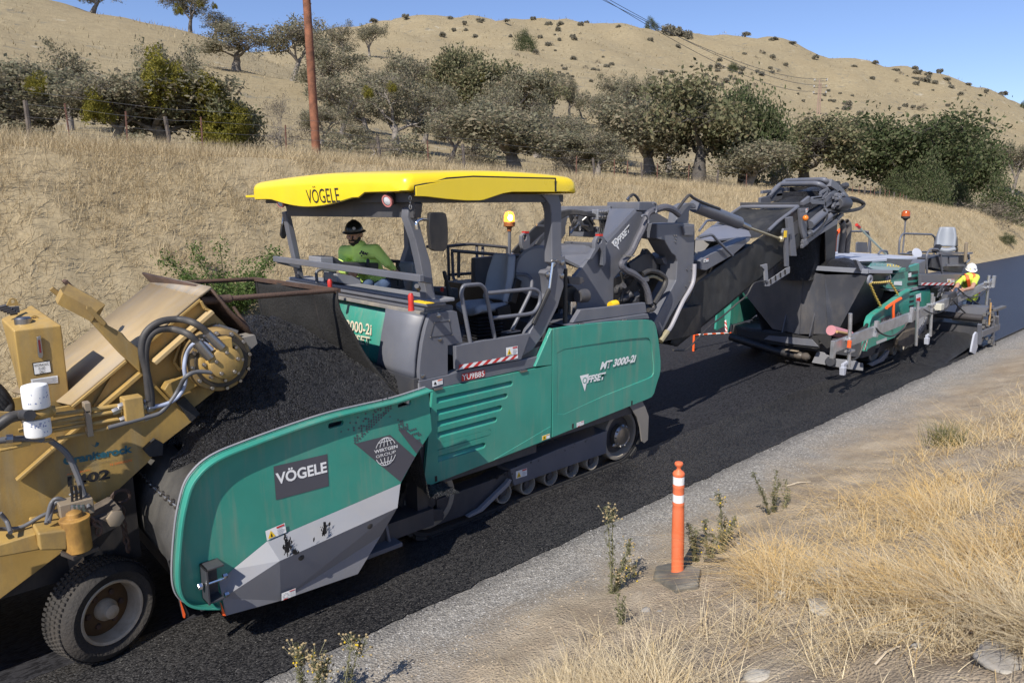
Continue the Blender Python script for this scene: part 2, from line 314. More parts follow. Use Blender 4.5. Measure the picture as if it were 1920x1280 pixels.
def grass_ground(name, c1, c2, c3, scale=1., bump=.6, shrub=0):
    m, t, b = newmat(name); N = t.nodes.new; L = t.links.new
    tc = N('ShaderNodeTexCoord'); src = None
    def nz(s, det=8, st=(1, 1, 1)):
        mp = N('ShaderNodeMapping'); mp.inputs['Scale'].default_value = st; L(tc.outputs['Object'], mp.inputs[0])
        n = N('ShaderNodeTexNoise'); n.inputs['Scale'].default_value = s*scale; n.inputs['Detail'].default_value = det; n.inputs['Roughness'].default_value = .68; L(mp.outputs[0], n.inputs[0]); return n.outputs[0]
    def ramp(f, p0, p1, a, c):
        r = N('ShaderNodeValToRGB'); r.color_ramp.elements[0].position = p0; r.color_ramp.elements[1].position = p1
        r.color_ramp.elements[0].color = (*a, 1); r.color_ramp.elements[1].color = (*c, 1); L(f, r.inputs[0]); return r.outputs[0]
    def mix(f, a, c):
        x = N('ShaderNodeMix'); x.data_type = 'RGBA'; L(f, x.inputs[0]); L(a, x.inputs[6]); L(c, x.inputs[7]); return x.outputs[2]
    big, med, fine = nz(.09), nz(.9), nz(5, 10)
    A = ramp(med, .35, .68, c1, c2); B = ramp(fine, .3, .7, tuple(x*.62 for x in c3), tuple(min(1, x*1.25) for x in c3))
    f = N('ShaderNodeMath'); f.operation = 'MULTIPLY'; f.inputs[1].default_value = 1.; L(big, f.inputs[0])
    q = N('ShaderNodeMapRange'); q.inputs[1].default_value = .35; q.inputs[2].default_value = .7; L(f.outputs[0], q.inputs[0])
    src = mix(q.outputs[0], A, B)
    if shrub:
        s1 = ramp(nz(shrub, 5), .6, .66, (0, 0, 0), (1, 1, 1)); s2 = N('ShaderNodeRGB'); s2.outputs[0].default_value = (.19, .17, .125, 1); src = mix(s1, src, s2.outputs[0])
        s3 = ramp(nz(1.5, 4), .58, .66, (0, 0, 0), (.75, .75, .75)); s4 = ramp(nz(.05, 5), .42, .6, (0, 0, 0), (1, 1, 1)); m_ = N('ShaderNodeMath'); m_.operation = 'MULTIPLY'; L(s3, m_.inputs[0]); L(s4, m_.inputs[1]); src = mix(m_.outputs[0], src, s2.outputs[0])
        s5 = ramp(nz(.17, 6), .63, .72, (0, 0, 0), (.7, .7, .7)); s6 = N('ShaderNodeRGB'); s6.outputs[0].default_value = (.43, .4, .32, 1); src = mix(s5, src, s6.outputs[0])
    L(src, b.inputs['Base Color']); b.inputs['Roughness'].default_value = .95; b.inputs['Specular IOR Level'].default_value = .1
    bp = N('ShaderNodeBump'); bp.inputs['Strength'].default_value = bump; bp.inputs['Distance'].default_value = .12/scale; L(nz(3.4, 9), bp.inputs['Height']); L(bp.outputs[0], b.inputs['Normal'])
    return m
ROAD = chips('old_tarred_road', (.009, .009, .011), (.03, .03, .034), 70, .35, .75, (.35, 1, 1), .35, .5, spec=.2)
TACK = chips('tarred_chip_strip', (.006, .006, .007), (.05, .048, .047), 140, .2, .5, (.4, 1, 1), .9, 1.6, dist=.009, spec=.35)
FRESH = chips('fresh_asphalt', (.013, .013, .0155), (.03, .03, .035), 95, .4, .45, (1, 1, 1), .4, .3, dist=.005)
GRAVEL = (.33, .32, .31)
def roadside_mat():
    m, t, b = newmat('gravel_and_dry_dirt'); N = t.nodes.new; L = t.links.new
    tc = N('ShaderNodeTexCoord')
    def nz(s, det=8, ro=.6):
        n = N('ShaderNodeTexNoise'); n.inputs['Scale'].default_value = s; n.inputs['Detail'].default_value = det; n.inputs['Roughness'].default_value = ro; L(tc.outputs['Object'], n.inputs[0]); return n.outputs[0]
    vo = N('ShaderNodeTexVoronoi'); vo.inputs['Scale'].default_value = 52; L(tc.outputs['Object'], vo.inputs[0])
    sp = N('ShaderNodeSeparateColor'); L(vo.outputs['Color'], sp.inputs[0])
    def ramp(f, *st):
        r = N('ShaderNodeValToRGB'); e = r.color_ramp.elements
        e[0].position, e[0].color = st[0][0], (*st[0][1], 1); e[1].position, e[1].color = st[-1][0], (*st[-1][1], 1)
        for p, c in st[1:-1]: q = e.new(p); q.color = (*c, 1)
        L(f, r.inputs[0]); return r.outputs[0]
    def mix(f, a, c, d=None):
        x = N('ShaderNodeMix'); x.data_type = 'RGBA'; L(f, x.inputs[0]); L(a, x.inputs[6]); L(c, x.inputs[7]); return x.outputs[2]
    g = ramp(sp.outputs[0], (0, (.17, .16, .148)), (.5, (.255, .24, .217)), (.8, (.3, .283, .255)), (1, (.39, .37, .34)))
    d = ramp(nz(2.2), (.3, (.26, .205, .145)), (.55, (.36, .295, .215)), (.72, (.43, .365, .275)))
    xyz = N('ShaderNodeSeparateXYZ'); L(tc.outputs['Object'], xyz.inputs[0])
    ad = N('ShaderNodeMath'); ad.operation = 'MULTIPLY_ADD'; L(nz(1.3, 9, .7), ad.inputs[0]); ad.inputs[1].default_value = 1.5; L(xyz.outputs[1], ad.inputs[2])
    q = N('ShaderNodeMapRange'); q.inputs[1].default_value = 4.15; q.inputs[2].default_value = 4.9; L(ad.outputs[0], q.inputs[0])
    c = mix(q.outputs[0], d, g)
    # tar-stained rim next to the road
    ad2 = N('ShaderNodeMath'); ad2.operation = 'MULTIPLY_ADD'; L(nz(5, 9, .75), ad2.inputs[0]); ad2.inputs[1].default_value = .5; L(xyz.outputs[1], ad2.inputs[2])
    q2 = N('ShaderNodeMapRange'); q2.inputs[1].default_value = 4.5; q2.inputs[2].default_value = 4.85; q2.inputs[4].default_value = .75; L(ad2.outputs[0], q2.inputs[0])
    k = N('ShaderNodeRGB'); k.outputs[0].default_value = (.07, .07, .073, 1); c = mix(q2.outputs[0], c, k.outputs[0])
    L(c, b.inputs['Base Color']); b.inputs['Roughness'].default_value = .9; b.inputs['Specular IOR Level'].default_value = .2
    h = N('ShaderNodeMath'); h.operation = 'MULTIPLY_ADD'; L(nz(38, 6, .7), h.inputs[0]); h.inputs[1].default_value = 1.2; L(vo.outputs['Distance'], h.inputs[2])
    bp = N('ShaderNodeBump'); bp.inputs['Strength'].default_value = .7; bp.inputs['Distance'].default_value = .02; L(h.outputs[0], bp.inputs['Height']); L(bp.outputs[0], b.inputs['Normal'])
    return m
BANKMAT = grass_ground('dry_bank_grass', (.27, .215, .13), (.4, .325, .205), (.31, .25, .155), 2.2, .5)
HILLMAT = grass_ground('dry_hill_grass', (.225, .185, .115), (.35, .29, .18), (.28, .225, .135), .8, 1., shrub=.32)
sheet('road', ROAD, -60, 160, 4.56, 11.75, 0, 60, 4)
mb = MB(); xs = np.arange(-10, 18.96, .05); ye = [4.47+.05*mn.noise(V((x*1.3, 1, 0)))+.03*mn.noise(V((x*5, 4, 0)))+.02*mn.noise(V((x*17, 7, 0))) for x in xs]
mb.grid([[(x, y, .004) for x, y in zip(xs, ye)], [(x, 4.7, .004) for x in xs], [(x, 5.62+.04*mn.noise(V((x*2, 9, 0))), .004) for x in xs]]); tag(build(mb, 'tarred_strip', TACK, fix=False), None, None, kind='structure')
mb = MB(); xs = [20.6, 30, 45, 60, 80, 160]
mb.box((18.9, 4.5, .002), (160, 11.5, .055)); tag(build(mb, 'fresh_asphalt', FRESH, bevel=.03), None, None, kind='structure')
# near side: gravel shoulder rising into a dirt bank
xs = list(np.arange(-8, 1, .4))+list(np.arange(1, 9, .055))+list(np.arange(9, 16, .12))+list(np.arange(16, 60, .8)); ys = list(np.arange(-8, .4, .3))+list(np.arange(.4, 4.62, .055))
mb = MB(); mb.grid([[(x, y, near_ground(x, y)) for x in xs] for y in ys]); NEAR = build(mb, 'gravel_shoulder_and_dirt_bank', roadside_mat(), fix=False); NEAR.name = 'roadside_ground'; tag(NEAR, None, None, kind='structure')
# far side: cut bank
xs = list(np.arange(-30, -1, .5))+list(np.arange(-1, 24, .13))+list(np.arange(24, 60, .28))+list(np.arange(60, 160, 1.2)); ys = list(np.arange(11.3, 18.2, .14))
mb = MB(); mb.grid([[(x, y, land(x, y)) for x in xs] for y in ys]); tag(build(mb, 'roadside_bank', BANKMAT, fix=False), None, None, kind='structure')
# hills beyond
az = np.radians(np.arange(-8, 118, .35)); rd = 18*np.exp(np.linspace(0, math.log(1500/18), 125))
rows = []
A, R = np.meshgrid(az, rd); X, Y = R*np.cos(A), R*np.sin(A); Yc = np.maximum(Y, 17.9)
Z = far_land_np(np.c_[X.ravel(), Yc.ravel()]).reshape(X.shape)
mb = MB()
for i in range(X.shape[0]):
    row = []
    for j in range(X.shape[1]):
        x, y, d = X[i, j], Yc[i, j], math.hypot(X[i, j], Yc[i, j])
        z = Z[i, j]+min(1, max(0, (d-60)/120))*(1.6*fbm(x, y, .022, 4, 4.4)+.7*fbm(x, y, .085, 4, 2.1)+3.4*min(1, max(0, (d-130)/150))*fbm(x, y, .034, 3, 8.8)-1.3*max(0, .55-abs(mn.noise(V((x*.018, y*.018, 5)))))**2*4)+.12*fbm(x, y, .3, 3, 6)
        row.append((x, y, z))
    rows.append(row)
mb.grid(rows); tag(build(mb, 'hills', HILLMAT, fix=False), None, None, kind='structure')
# ---------------------------------------------------------------- trees, shrubs, fence, poles
def leafmat(name, cols, rough=.7, trans=.4):
    m, t, b = newmat(name); N = t.nodes.new; L = t.links.new
    g = N('ShaderNodeNewGeometry'); r = N('ShaderNodeValToRGB'); e = r.color_ramp.elements
    e[0].position, e[0].color = 0, (*cols[0], 1); e[1].position, e[1].color = 1, (*cols[-1], 1)
    for i, c in enumerate(cols[1:-1]): q = e.new((i+1)/(len(cols)-1)); q.color = (*c, 1)
    L(g.outputs['Random Per Island'], r.inputs[0]); L(r.outputs[0], b.inputs['Base Color'])
    b.inputs['Roughness'].default_value = rough; b.inputs['Specular IOR Level'].default_value = .25
    if trans:
        tr = N('ShaderNodeBsdfTranslucent'); L(r.outputs[0], tr.inputs[0]); mx = N('ShaderNodeMixShader'); mx.inputs[0].default_value = trans
        L(b.outputs[0], mx.inputs[1]); L(tr.outputs[0], mx.inputs[2]); L(mx.outputs[0], t.nodes['Material Output'].inputs[0])
    return m
LEAF_GREY = leafmat('grey_green_leaves', [(.13, .13, .08), (.2, .195, .125), (.27, .255, .17), (.3, .245, .165), (.19, .185, .115)])
LEAF_OLIVE = leafmat('olive_leaves', [(.11, .115, .06), (.165, .17, .085), (.22, .21, .115), (.26, .205, .12)])
LEAF_GREEN = leafmat('deep_green_leaves', [(.045, .06, .024), (.075, .1, .038), (.115, .135, .06), (.15, .14, .08)])
LEAF_MIST = leafmat('yellow_green_mistletoe', [(.13, .125, .02), (.21, .195, .03), (.3, .25, .045)])
LEAF_TWIG = leafmat('dry_grey_twigs', [(.14, .115, .085), (.2, .17, .125), (.25, .215, .16)])
LEAF_BUSH = leafmat('bright_green_leaves', [(.06, .1, .025), (.1, .16, .04), (.15, .2, .06)])
BARK = mat('pale_bark', (.2, .175, .15), .9, var=.4, vscale=6, bump=.6, bscale=20)
BARKDARK = mat('dark_bark', (.085, .075, .065), .9, var=.4, vscale=6, bump=.6, bscale=20)
def leaves(name, pts, n, size, m, sig, seed, flat=.8, aspect=.55):
    r = np.random.default_rng(seed); P = np.array([[*p] for p in pts])
    c = P[r.integers(0, len(P), n)]+r.normal(0, 1, (n, 3))*np.array([sig, sig, sig*flat])
    a = r.normal(0, 1, (n, 3)); a[:, 2] *= .8; a /= np.linalg.norm(a, axis=1)[:, None]
    q = r.normal(0, 1, (n, 3)); q -= a*(a*q).sum(1)[:, None]; q /= np.linalg.norm(q, axis=1)[:, None]
    s = (size*r.uniform(.55, 1.35, n))[:, None]
    v = np.stack([c-a*s*.5, c+q*s*aspect*.5, c+a*s*.5, c-q*s*aspect*.5], 1).reshape(-1, 3)
    return quads(name, v, m)
def quads(name, v, m, k=4):
    n = len(v)//k; me = bpy.data.meshes.new(name); me.vertices.add(n*k); me.loops.add(n*k); me.polygons.add(n)
    me.vertices.foreach_set('co', v.astype(np.float32).ravel()); me.loops.foreach_set('vertex_index', np.arange(n*k, dtype=np.int32))
    me.polygons.foreach_set('loop_start', np.arange(0, n*k, k, dtype=np.int32)); me.polygons.foreach_set('loop_total', np.full(n, k, dtype=np.int32))
    me.update(calc_edges=True); me.materials.append(m); return me
def branches(seed, h, spread, trunk_h, r0, levels=4, lean=.15, kids=(4, 5, 4, 3), twist=.5, up=.25):
    rd = random.Random(seed); mb = MB(); tips = []
    def grow(p, d, l, r, lev):
        n = 4+(lev < 2); pts = [p]; rs = [r]; q = p.copy(); dd = d.copy()
        for i in range(n):
            dd = (dd+V((rd.gauss(0, 1), rd.gauss(0, 1), rd.gauss(0, .7)))*.24*(1 if lev else .45)+V((0, 0, up*.12*(1 if lev < levels-1 else -.5)))).normalized()
            q = q+dd*(l/n); pts.append(q.copy()); rs.append(max(.006, r*(1-(.55 if lev < levels else .8)*(i+1)/n)))
        mb.tube(pts, rs, 7 if lev < 2 else 4 if lev < 3 else 3, cap=False)
        if lev >= levels-1: tips.extend(pts[2:])
        if lev == levels: return
        k = kids[min(lev, len(kids)-1)]+rd.randint(0, 1)
        for j in range(k):
            t = .45+.55*(j+1)/k if lev else .7+.3*(j+1)/k
            i = min(n, max(1, int(round(t*n)))); a = 2*math.pi*(j/k+rd.random()*.35)
            o = V((math.cos(a), math.sin(a), 0)); base = (pts[i]-pts[i-1]).normalized()
            sd = (base*(.62-.1*lev)+o*spread*rd.uniform(.7, 1.2)+V((0, 0, rd.uniform(-.1, .45)))).normalized()
            grow(pts[i].copy(), sd, l*rd.uniform(.58, .85)*(1 if lev else 1.15), rs[i]*rd.uniform(.5, .72), lev+1)
    grow(V((0, 0, -.25)), V((rd.gauss(0, lean), rd.gauss(0, lean), 1)).normalized(), trunk_h, r0, 0)
    return mb, tips
def tree_proto(name, seed, h, spread, trunk_h, r0, nleaf, size, lm, bm, sig=.3, levels=4, kids=(4, 4, 4, 3), twig=False):
    mb, tips = branches(seed, h, spread, trunk_h, r0, levels, kids=kids)
    zmax = max(p.z for p in tips); w = max(max(abs(p.x), abs(p.y)) for p in tips)
    tm = bpy.data.meshes.new(name+'_trunk'); tm.from_pydata(mb.v, [], mb.f); tm.shade_smooth(); tm.materials.append(bm)
    rs2 = random.Random(seed); sub_ = [p for p in tips if rs2.random() < .5 and mn.noise(p*.9+V((seed, 0, 0))) > -.16]; lv = leaves(name+'_crown', sub_, nleaf, size, lm, sig, seed) if nleaf else None
    return dict(trunk=tm, crown=lv, h=zmax+sig*.7, w=2*(w*.92+sig*.5), name=name, tips=tips)
PT = dict(
 sparse=tree_proto('sparse_oak', 11, 8, 1.0, 1.7, .26, 6300, .135, LEAF_GREY, BARK, .17),
 sparse2=tree_proto('sparse_oak', 23, 8, 1., 1.6, .24, 5800, .135, LEAF_GREY, BARK, .17),
 oak=tree_proto('grey_oak', 5, 8, 1.12, 1.4, .3, 13000, .14, LEAF_GREY, BARK, .22),
 oak2=tree_proto('grey_oak', 42, 8, 1.15, 1.3, .28, 12500, .14, LEAF_OLIVE, BARKDARK, .22),
 green=tree_proto('green_oak', 77, 8, 1.12, 1.0, .3, 26000, .1, LEAF_GREEN, BARKDARK, .28),
 bare=tree_proto('bare_tree', 31, 8, .6, 2.6, .17, 900, .14, LEAF_TWIG, BARK, .3, 4, (3, 4, 3, 3)),
 dead=tree_proto('bare_tree', 35, 8, .9, 1.6, .22, 300, .14, LEAF_TWIG, BARK, .3, 4, (4, 4, 4, 3)))
def blob_tips(seed, n=60, flat=.75):
    r = np.random.default_rng(seed); p = r.normal(0, 1, (n, 3)); p /= np.linalg.norm(p, axis=1)[:, None]; p *= (r.uniform(.55, 1, n)**.5)[:, None]*(1+.25*np.sin(p[:, :1]*5+seed))
    p[:, 2] = np.abs(p[:, 2])*flat*1.1+.05; return p
SH = dict(green=leaves('shrub_leaves', blob_tips(3, 120, .95), 9000, .06, LEAF_GREEN, .13, 3), grey=leaves('shrub_leaves', blob_tips(4, 50), 1500, .13, LEAF_TWIG, .15, 4, aspect=.25),
 sage=leaves('shrub_leaves', blob_tips(5, 40), 800, .34, leafmat('sage_leaves', [(.16, .15, .11), (.22, .2, .15), (.27, .25, .19)]), .15, 5), mist=leaves('mistletoe_leaves', [(x, y, z*1.6-.8) for x, y, z in blob_tips(9, 70, .95)], 4200, .13, LEAF_MIST, .15, 9))
def put_tree(kind, px, d, top, wpx, label, group='oaks and other trees on the hillside', rot=None, mist=(), sink=0, base=None):
    p = PD(px, 300, d); z = land(p.x, p.y)-sink; t = PD(px, top, d); h = max(1., t.z-z); T = PT[kind]
    depth = (p-EYE).dot(_f); w = wpx*depth/FPX*(1.25 if d < 130 else 1.05); rz = rot if rot is not None else random.uniform(0, 6.28)
    e = thing({'green': 'green_oak_tree', 'bare': 'bare_tree', 'dead': 'dead_tree'}.get(kind, 'oak_tree'), (p.x, p.y, z), label, 'tree', group)
    e.rotation_euler = (0, 0, rz); s = w/T['w']; e.scale = (s, s, h/T['h'])
    link_mesh('trunk', T['trunk'], None, e)
    if T['crown']: link_mesh('crown', T['crown'], None, e)
    for mx, my, mr in mist:                                 # hanging balls of mistletoe in the crown
        c = PD(mx, my, d-.33*w); o = link_mesh('mistletoe_clump', SH['mist'], None, e); r = mr*depth/FPX
        o.matrix_parent_inverse = Matrix.Identity(4)
        inv = (Matrix.Translation(e.location) @ Matrix.Rotation(rz, 4, 'Z') @ Matrix.Diagonal((s, s, h/T['h'], 1))).inverted()
        o.location = inv @ c; o.scale = (r/s, r/s, r*1.15/(h/T['h']))
    return e
def put_shrub(kind, px, d, wpx, hpx, label, cat='shrub', group=None, name='shrub', py=None, sink=.1):
    p = PD(px, 300 if py is None else py, d); z = land(p.x, p.y) ; depth = (V((p.x, p.y, z))-EYE).dot(_f); w = wpx*depth/FPX; h = hpx*depth/FPX
    o = link_mesh(name, SH[kind], None); o.location = (p.x, p.y, z-sink*h); o.scale = (w/2.2, w/2.2, h/1.05); o.rotation_euler = (0, 0, random.uniform(0, 6.28))
    return tag(o, label, cat, group)
TREES = [
 ('oak', 8, 37, 98, 210, 'grey-green oak cut by the left edge of the frame, behind the bank'),
 ('sparse', 138, 56, 76, 125, 'thin leaning oak with a bare pale limb rising above the left thicket'),
 ('sparse', 105, 36, 158, 200, 'bushy grey oak left of the fork, right behind the leftmost dark fence post', None, [(72, 162, 17)]),
 ('sparse2', 205, 35, 140, 220, 'broad olive oak with one mistletoe ball low on its left side', None, [(180, 205, 24)]),
 ('oak', 320, 36, 124, 230, 'big oak with a large yellow mistletoe clump on top and forking dark trunk', None, [(300, 147, 34), (338, 158, 24), (300, 182, 20)]),
 ('sparse2', 333, 62, 84, 110, 'grey sparse crown showing just above the oak with the large mistletoe'),
 ('oak2', 420, 35, 148, 140, 'oak hung to the ground with yellow-green mistletoe, left of the bare sapling', None, [(390, 168, 22), (412, 240, 38), (400, 275, 30), (440, 225, 24)]),
 ('bare', 532, 36, 158, 62, 'leafless pale sapling between the mistletoe oak and the utility pole'),
 ('dead', 500, 40, 222, 120, 'tangle of bare grey branches low beside the leafless sapling'),
 ('sparse', 455, 105, 38, 150, 'spreading oak alone on the open left slope with its pale trunk in view'),
 ('sparse2', 202, 147, -26, 130, 'dark oak on the left skyline, cut by the top of the picture'),
 ('sparse2', 376, 143, -18, 105, 'skyline oak with round mistletoe balls hanging from its left limbs', None, [(334, 20, 8), (376, 8, 6), (402, 12, 5)]),
 ('sparse', 420, 141, 18, 85, 'smaller skyline oak just right of the one with mistletoe balls'),
 ('sparse2', 556, 101, 34, 130, 'sparse oak on the slope directly left of the utility pole'),
 ('sparse', 622, 92, 66, 130, 'sparse oak on the slope directly right of the utility pole'),
 ('sparse2', 640, 66, 140, 130, 'low oak with bare pale stems at the right foot of the slope behind the pole'),
 ('sparse', 655, 204, 38, 70, 'left one of two thin oaks standing together high on the hill'),
 ('sparse2', 700, 202, 38, 72, 'right one of two thin oaks standing together high on the hill'),
 ('sparse', 745, 57, 116, 165, 'tall open oak with light stems left of the middle thicket', None, [(690, 175, 9), (735, 165, 8)]),
 ('sparse2', 842, 52, 212, 115, 'small leaning oak with a dark trunk above the yellow roof'),
 ('oak', 968, 46, 184, 215, 'wide round grey-green oak standing behind the rear end of the yellow roof'),
 ('oak2', 848, 112, 86, 95, 'round dense crown topping the belt of trees in mid hillside'),
 ('sparse2', 785, 115, 92, 100, 'thin grey oak left of the round dense crown in mid hillside'),
 ('oak2', 905, 108, 112, 120, 'oak in the tree belt just right and below the round dense crown', None, [(903, 148, 6)]),
 ('oak', 965, 104, 124, 115, 'grey oak in the middle of the descending tree belt'),
 ('oak2', 1010, 112, 134, 80, 'last dense oak at the right end of the descending tree belt'),
 ('sparse', 820, 85, 150, 130, 'sparse grey oak filling the slope below the descending tree belt'),
 ('sparse2', 915, 82, 160, 110, 'sparse oak with a pale forked trunk under the tree belt'),
 ('sparse2', 1030, 117, 138, 60, 'narrow oak first in the row along the pale grass slope'),
 ('sparse', 1066, 119, 140, 55, 'narrow oak second in the row along the pale grass slope'),
 ('dead', 1090, 121, 150, 48, 'bare dead oak with white limbs beside the row on the pale grass slope'),
 ('sparse', 1140, 128, 134, 80, 'thin oak standing upslope behind the dead oak with white limbs'),
 ('sparse2', 1133, 112, 168, 90, 'thin oak right of the dead oak, at the foot of the pale grass slope'),
 ('sparse', 1120, 50, 235, 120, 'sparse low oak between the yellow roof and the big dark oak'),
 ('oak', 1222, 62, 163, 175, 'big grey oak forming the left half of the large grove right of centre'),
 ('oak2', 1312, 60, 136, 190, 'tallest oak of the grove, with twin trunks above the grey steel tower'),
 ('green', 1395, 63, 168, 115, 'greener oak on the right flank of the large grove'),
 ('oak', 1395, 58, 255, 150, 'low dusty oak in front of the greener oak'),
 ('oak2', 1508, 73, 212, 175, 'rounded brownish oak above the conveyor head with a curved trunk'),
 ('sparse', 1455, 80, 245, 110, 'light sparse oak tucked between the grove and the rounded brownish oak'),
 ('green', 1690, 80, 218, 205, 'wide dark green oak with grey dead branches above the paver'),
 ('dead', 1705, 79, 218, 150, 'bare grey limbs standing in the top of the wide dark green oak'),
 ('green', 1800, 98, 246, 105, 'low dark green oak right behind the wide dark green one'),
 ('sparse', 690, 72, 158, 110, 'sparse grey oak between the utility pole and the tall open oak'),
 ('sparse2', 730, 88, 122, 100, 'thin oak uphill of the tall open oak with light stems'),
 ('sparse2', 795, 72, 160, 120, 'grey oak right of the tall open oak, over the middle of the yellow roof'),
 ('oak', 885, 64, 178, 120, 'dusty oak above the right half of the yellow roof'),
 ('sparse', 1005, 78, 172, 110, 'open oak on the slope behind the wide round oak'),
 ('sparse2', 1070, 74, 205, 110, 'light oak just right of the wide round oak'),
 ('sparse', 1165, 88, 195, 100, 'sparse oak left of the large grove, on the slope'),
 ('sparse2', 1185, 112, 138, 70, 'small oak above the left edge of the large grove'),
 ('oak', 1085, 54, 242, 130, 'low wide oak under the light oak, by the fence'),
 ('sparse', 1255, 78, 150, 120, 'airy oak rising at the back of the large grove'),
 ('sparse2', 600, 56, 196, 110, 'low sparse oak directly behind the utility pole'),
 ('dead', 690, 46, 252, 110, 'bare tangled small tree right of the utility pole foot'),
 ('sparse', 660, 52, 228, 120, 'low pale oak right behind the bare tangled tree'),
 ('sparse2', 755, 100, 135, 90, 'hazy grey oak at the left end of the hillside belt'),
 ('dead', 470, 37, 205, 100, 'bare grey tree between the mistletoe oak and the leafless sapling'),
 ('sparse2', 1905, 122, 258, 80, 'grey sparse oak near the right edge, below the far hillside'),
]
for i, t in enumerate(TREES):
    random.seed(100+i); kind, px, d, top, w, lab = t[:6]
    put_tree(kind, px, d, top, w, lab, mist=t[7] if len(t) > 7 else ())
random.seed(5)
put_shrub('green', 1748, 62, 95, 105, 'dark green bush reaching the ground below the wide green oak', group='green bushes')
put_shrub('green', 1690, 74, 90, 60, 'low green bush tucked under the left side of the wide green oak', group='green bushes')
put_shrub('green', 1895, 76, 130, 100, 'dark green bush cut by the right edge of the frame', group='green bushes')
put_shrub('green', 1800, 86, 70, 52, 'small green bush between the two big dark bushes at right', group='green bushes')
put_shrub('green', 985, 245, 47, 36, 'solitary round dark green bush on the open tan hillside', group='green bushes')
put_shrub('green', 1213, 372, 28, 22, 'dark round bush on the ridge under the overhead wires', group='green bushes')
put_shrub('green', 1365, 272, 20, 15, 'small green bush on the slope right of the ridge bushes', group='green bushes')
put_shrub('green', 1905, 405, 11, 14, 'tiny dark tree on the skyline at the far right', group='green bushes')
for k, (px, w, hh) in enumerate(((1246, 26, 20), (1262, 22, 18), (1280, 18, 16))):
    put_shrub('sage', px, 350, w, hh, ('left', 'middle', 'right')[k]+' one of three grey bushes in a line below the ridge', group='grey ridge bushes')
for k, (px, d, w, hh, lab) in enumerate([(1835, 66, 110, 45, 'tangle of grey brush on the slope between two dark green bushes'), (1880, 60, 90, 40, 'grey brush low at the right edge under the dark green bush'), (1800, 70, 60, 30, 'small clump of grey brush left of the larger grey tangle'), (880, 46, 90, 40, 'grey brush behind the front of the yellow roof'), (1330, 55, 80, 26, 'bare grey brush at the foot of the twin trunks'), (590, 60, 90, 50, 'bare brush behind the foot of the utility pole'), (1060, 47, 70, 45, 'grey brush right under the wide round oak')]):
    put_shrub('grey', px, d, w, hh, lab, group='grey brush')
SH['brush'] = leaves('shrub_leaves', blob_tips(14, 60, 1.0), 1300, .13, LEAF_GREY, .14, 14)
for k, (px, d, w, hh, lab) in enumerate([(40, 34, 150, 60, 'grey-green brush under the oak at the left edge'), (150, 34, 120, 55, 'grey-green brush below the thin leaning oak'), (255, 33, 130, 50, 'low brush under the broad olive oak'), (350, 33, 90, 55, 'brush right of the forking dark trunk'), (478, 36, 80, 55, 'brush at the right foot of the mistletoe oak'), (560, 40, 90, 60, 'brush left of the utility pole foot'), (640, 44, 110, 60, 'brush right of the utility pole foot'), (700, 52, 110, 55, 'brush left under the tall open oak'), (765, 50, 110, 60, 'brush right under the tall open oak'), (830, 60, 120, 60, 'brush between the tall open oak and the small leaning oak'), (905, 56, 110, 60, 'brush behind the small leaning oak'), (1040, 60, 120, 60, 'brush right behind the wide round oak'), (1110, 64, 120, 60, 'brush left of the low wide oak by the fence'), (1170, 60, 110, 60, 'brush left under the large grove'), (1265, 62, 110, 45, 'brush in the shade of the large grove'), (1370, 66, 120, 60, 'brush under the greener oak'), (1445, 66, 110, 70, 'brush right of the low dusty oak'), (1560, 80, 110, 60, 'brush between the rounded brownish oak and the dark green oak'), (1150, 100, 90, 50, 'brush on the slope above the large grove'), (860, 95, 120, 55, 'brush on the slope under the hillside belt'), (960, 92, 110, 55, 'brush right of the middle of the hillside slope'), (780, 98, 100, 50, 'brush left on the slope under the hillside belt')]):
    if k % 2 == 0: put_shrub('brush', px, d, w*.9, hh*.75, lab, group='grey-green brush among the oaks', name='brush')
# sagebrush dotted over the far hillside
random.seed(21)
def land_hit(px, py, d0=90, d1=520):
    d = d0
    while d < d1:
        p = PD(px, py, d)
        if land(p.x, p.y) > p.z: return d
        d *= 1.03
    return None
n = 0
ZONES = [((1040, 105), (1180, 160), 22), ((1290, 110), (1450, 195), 46), ((1480, 160), (1580, 235), 26), ((1580, 130), (1900, 175), 34), ((1650, 180), (1900, 260), 30), ((850, 45), (1250, 110), 34), ((1180, 90), (1400, 180), 26)]
for (xa, ya), (xb, yb), k in ZONES:
    cen = [(random.uniform(xa, xb), random.uniform(ya, yb)) for _ in range(max(3, k//6))]
    for _ in range(k):
        c_ = random.choice(cen); px, py = (c_[0]+random.gauss(0, 17), c_[1]+random.gauss(0, 9)) if random.random() < .72 else (random.uniform(xa, xb), random.uniform(ya, yb)); d = land_hit(px, py)
        if not d: continue
        s = random.uniform(4.5, 12)*(1 if random.random() < .85 else 1.6)
        put_shrub('sage' if random.random() < .7 else 'grey', px, d, s, s*.62, 'low grey sagebrush dotted over the far tan hillside', 'shrub', 'sagebrush on the far hillside', 'sagebrush', py=py)
SKY = [(700, 44), (760, 36), (845, 33), (900, 36), (950, 37), (1000, 41), (1050, 45), (1100, 48), (1160, 54), (1320, 58), (1400, 68), (1450, 74), (1485, 88), (1530, 105), (1600, 125), (1640, 127), (1680, 131), (1720, 135), (1740, 138), (1775, 146), (1815, 156), (1850, 168), (1880, 178)]
for px, py in SKY:
    d = land_hit(px, py+5, 250)
    if d: put_shrub('sage', px, d, random.uniform(8, 16), random.uniform(4, 8), 'small dark shrub standing on the far ridge line', 'shrub', 'shrubs along the far ridge', 'ridge_shrub', py=py)
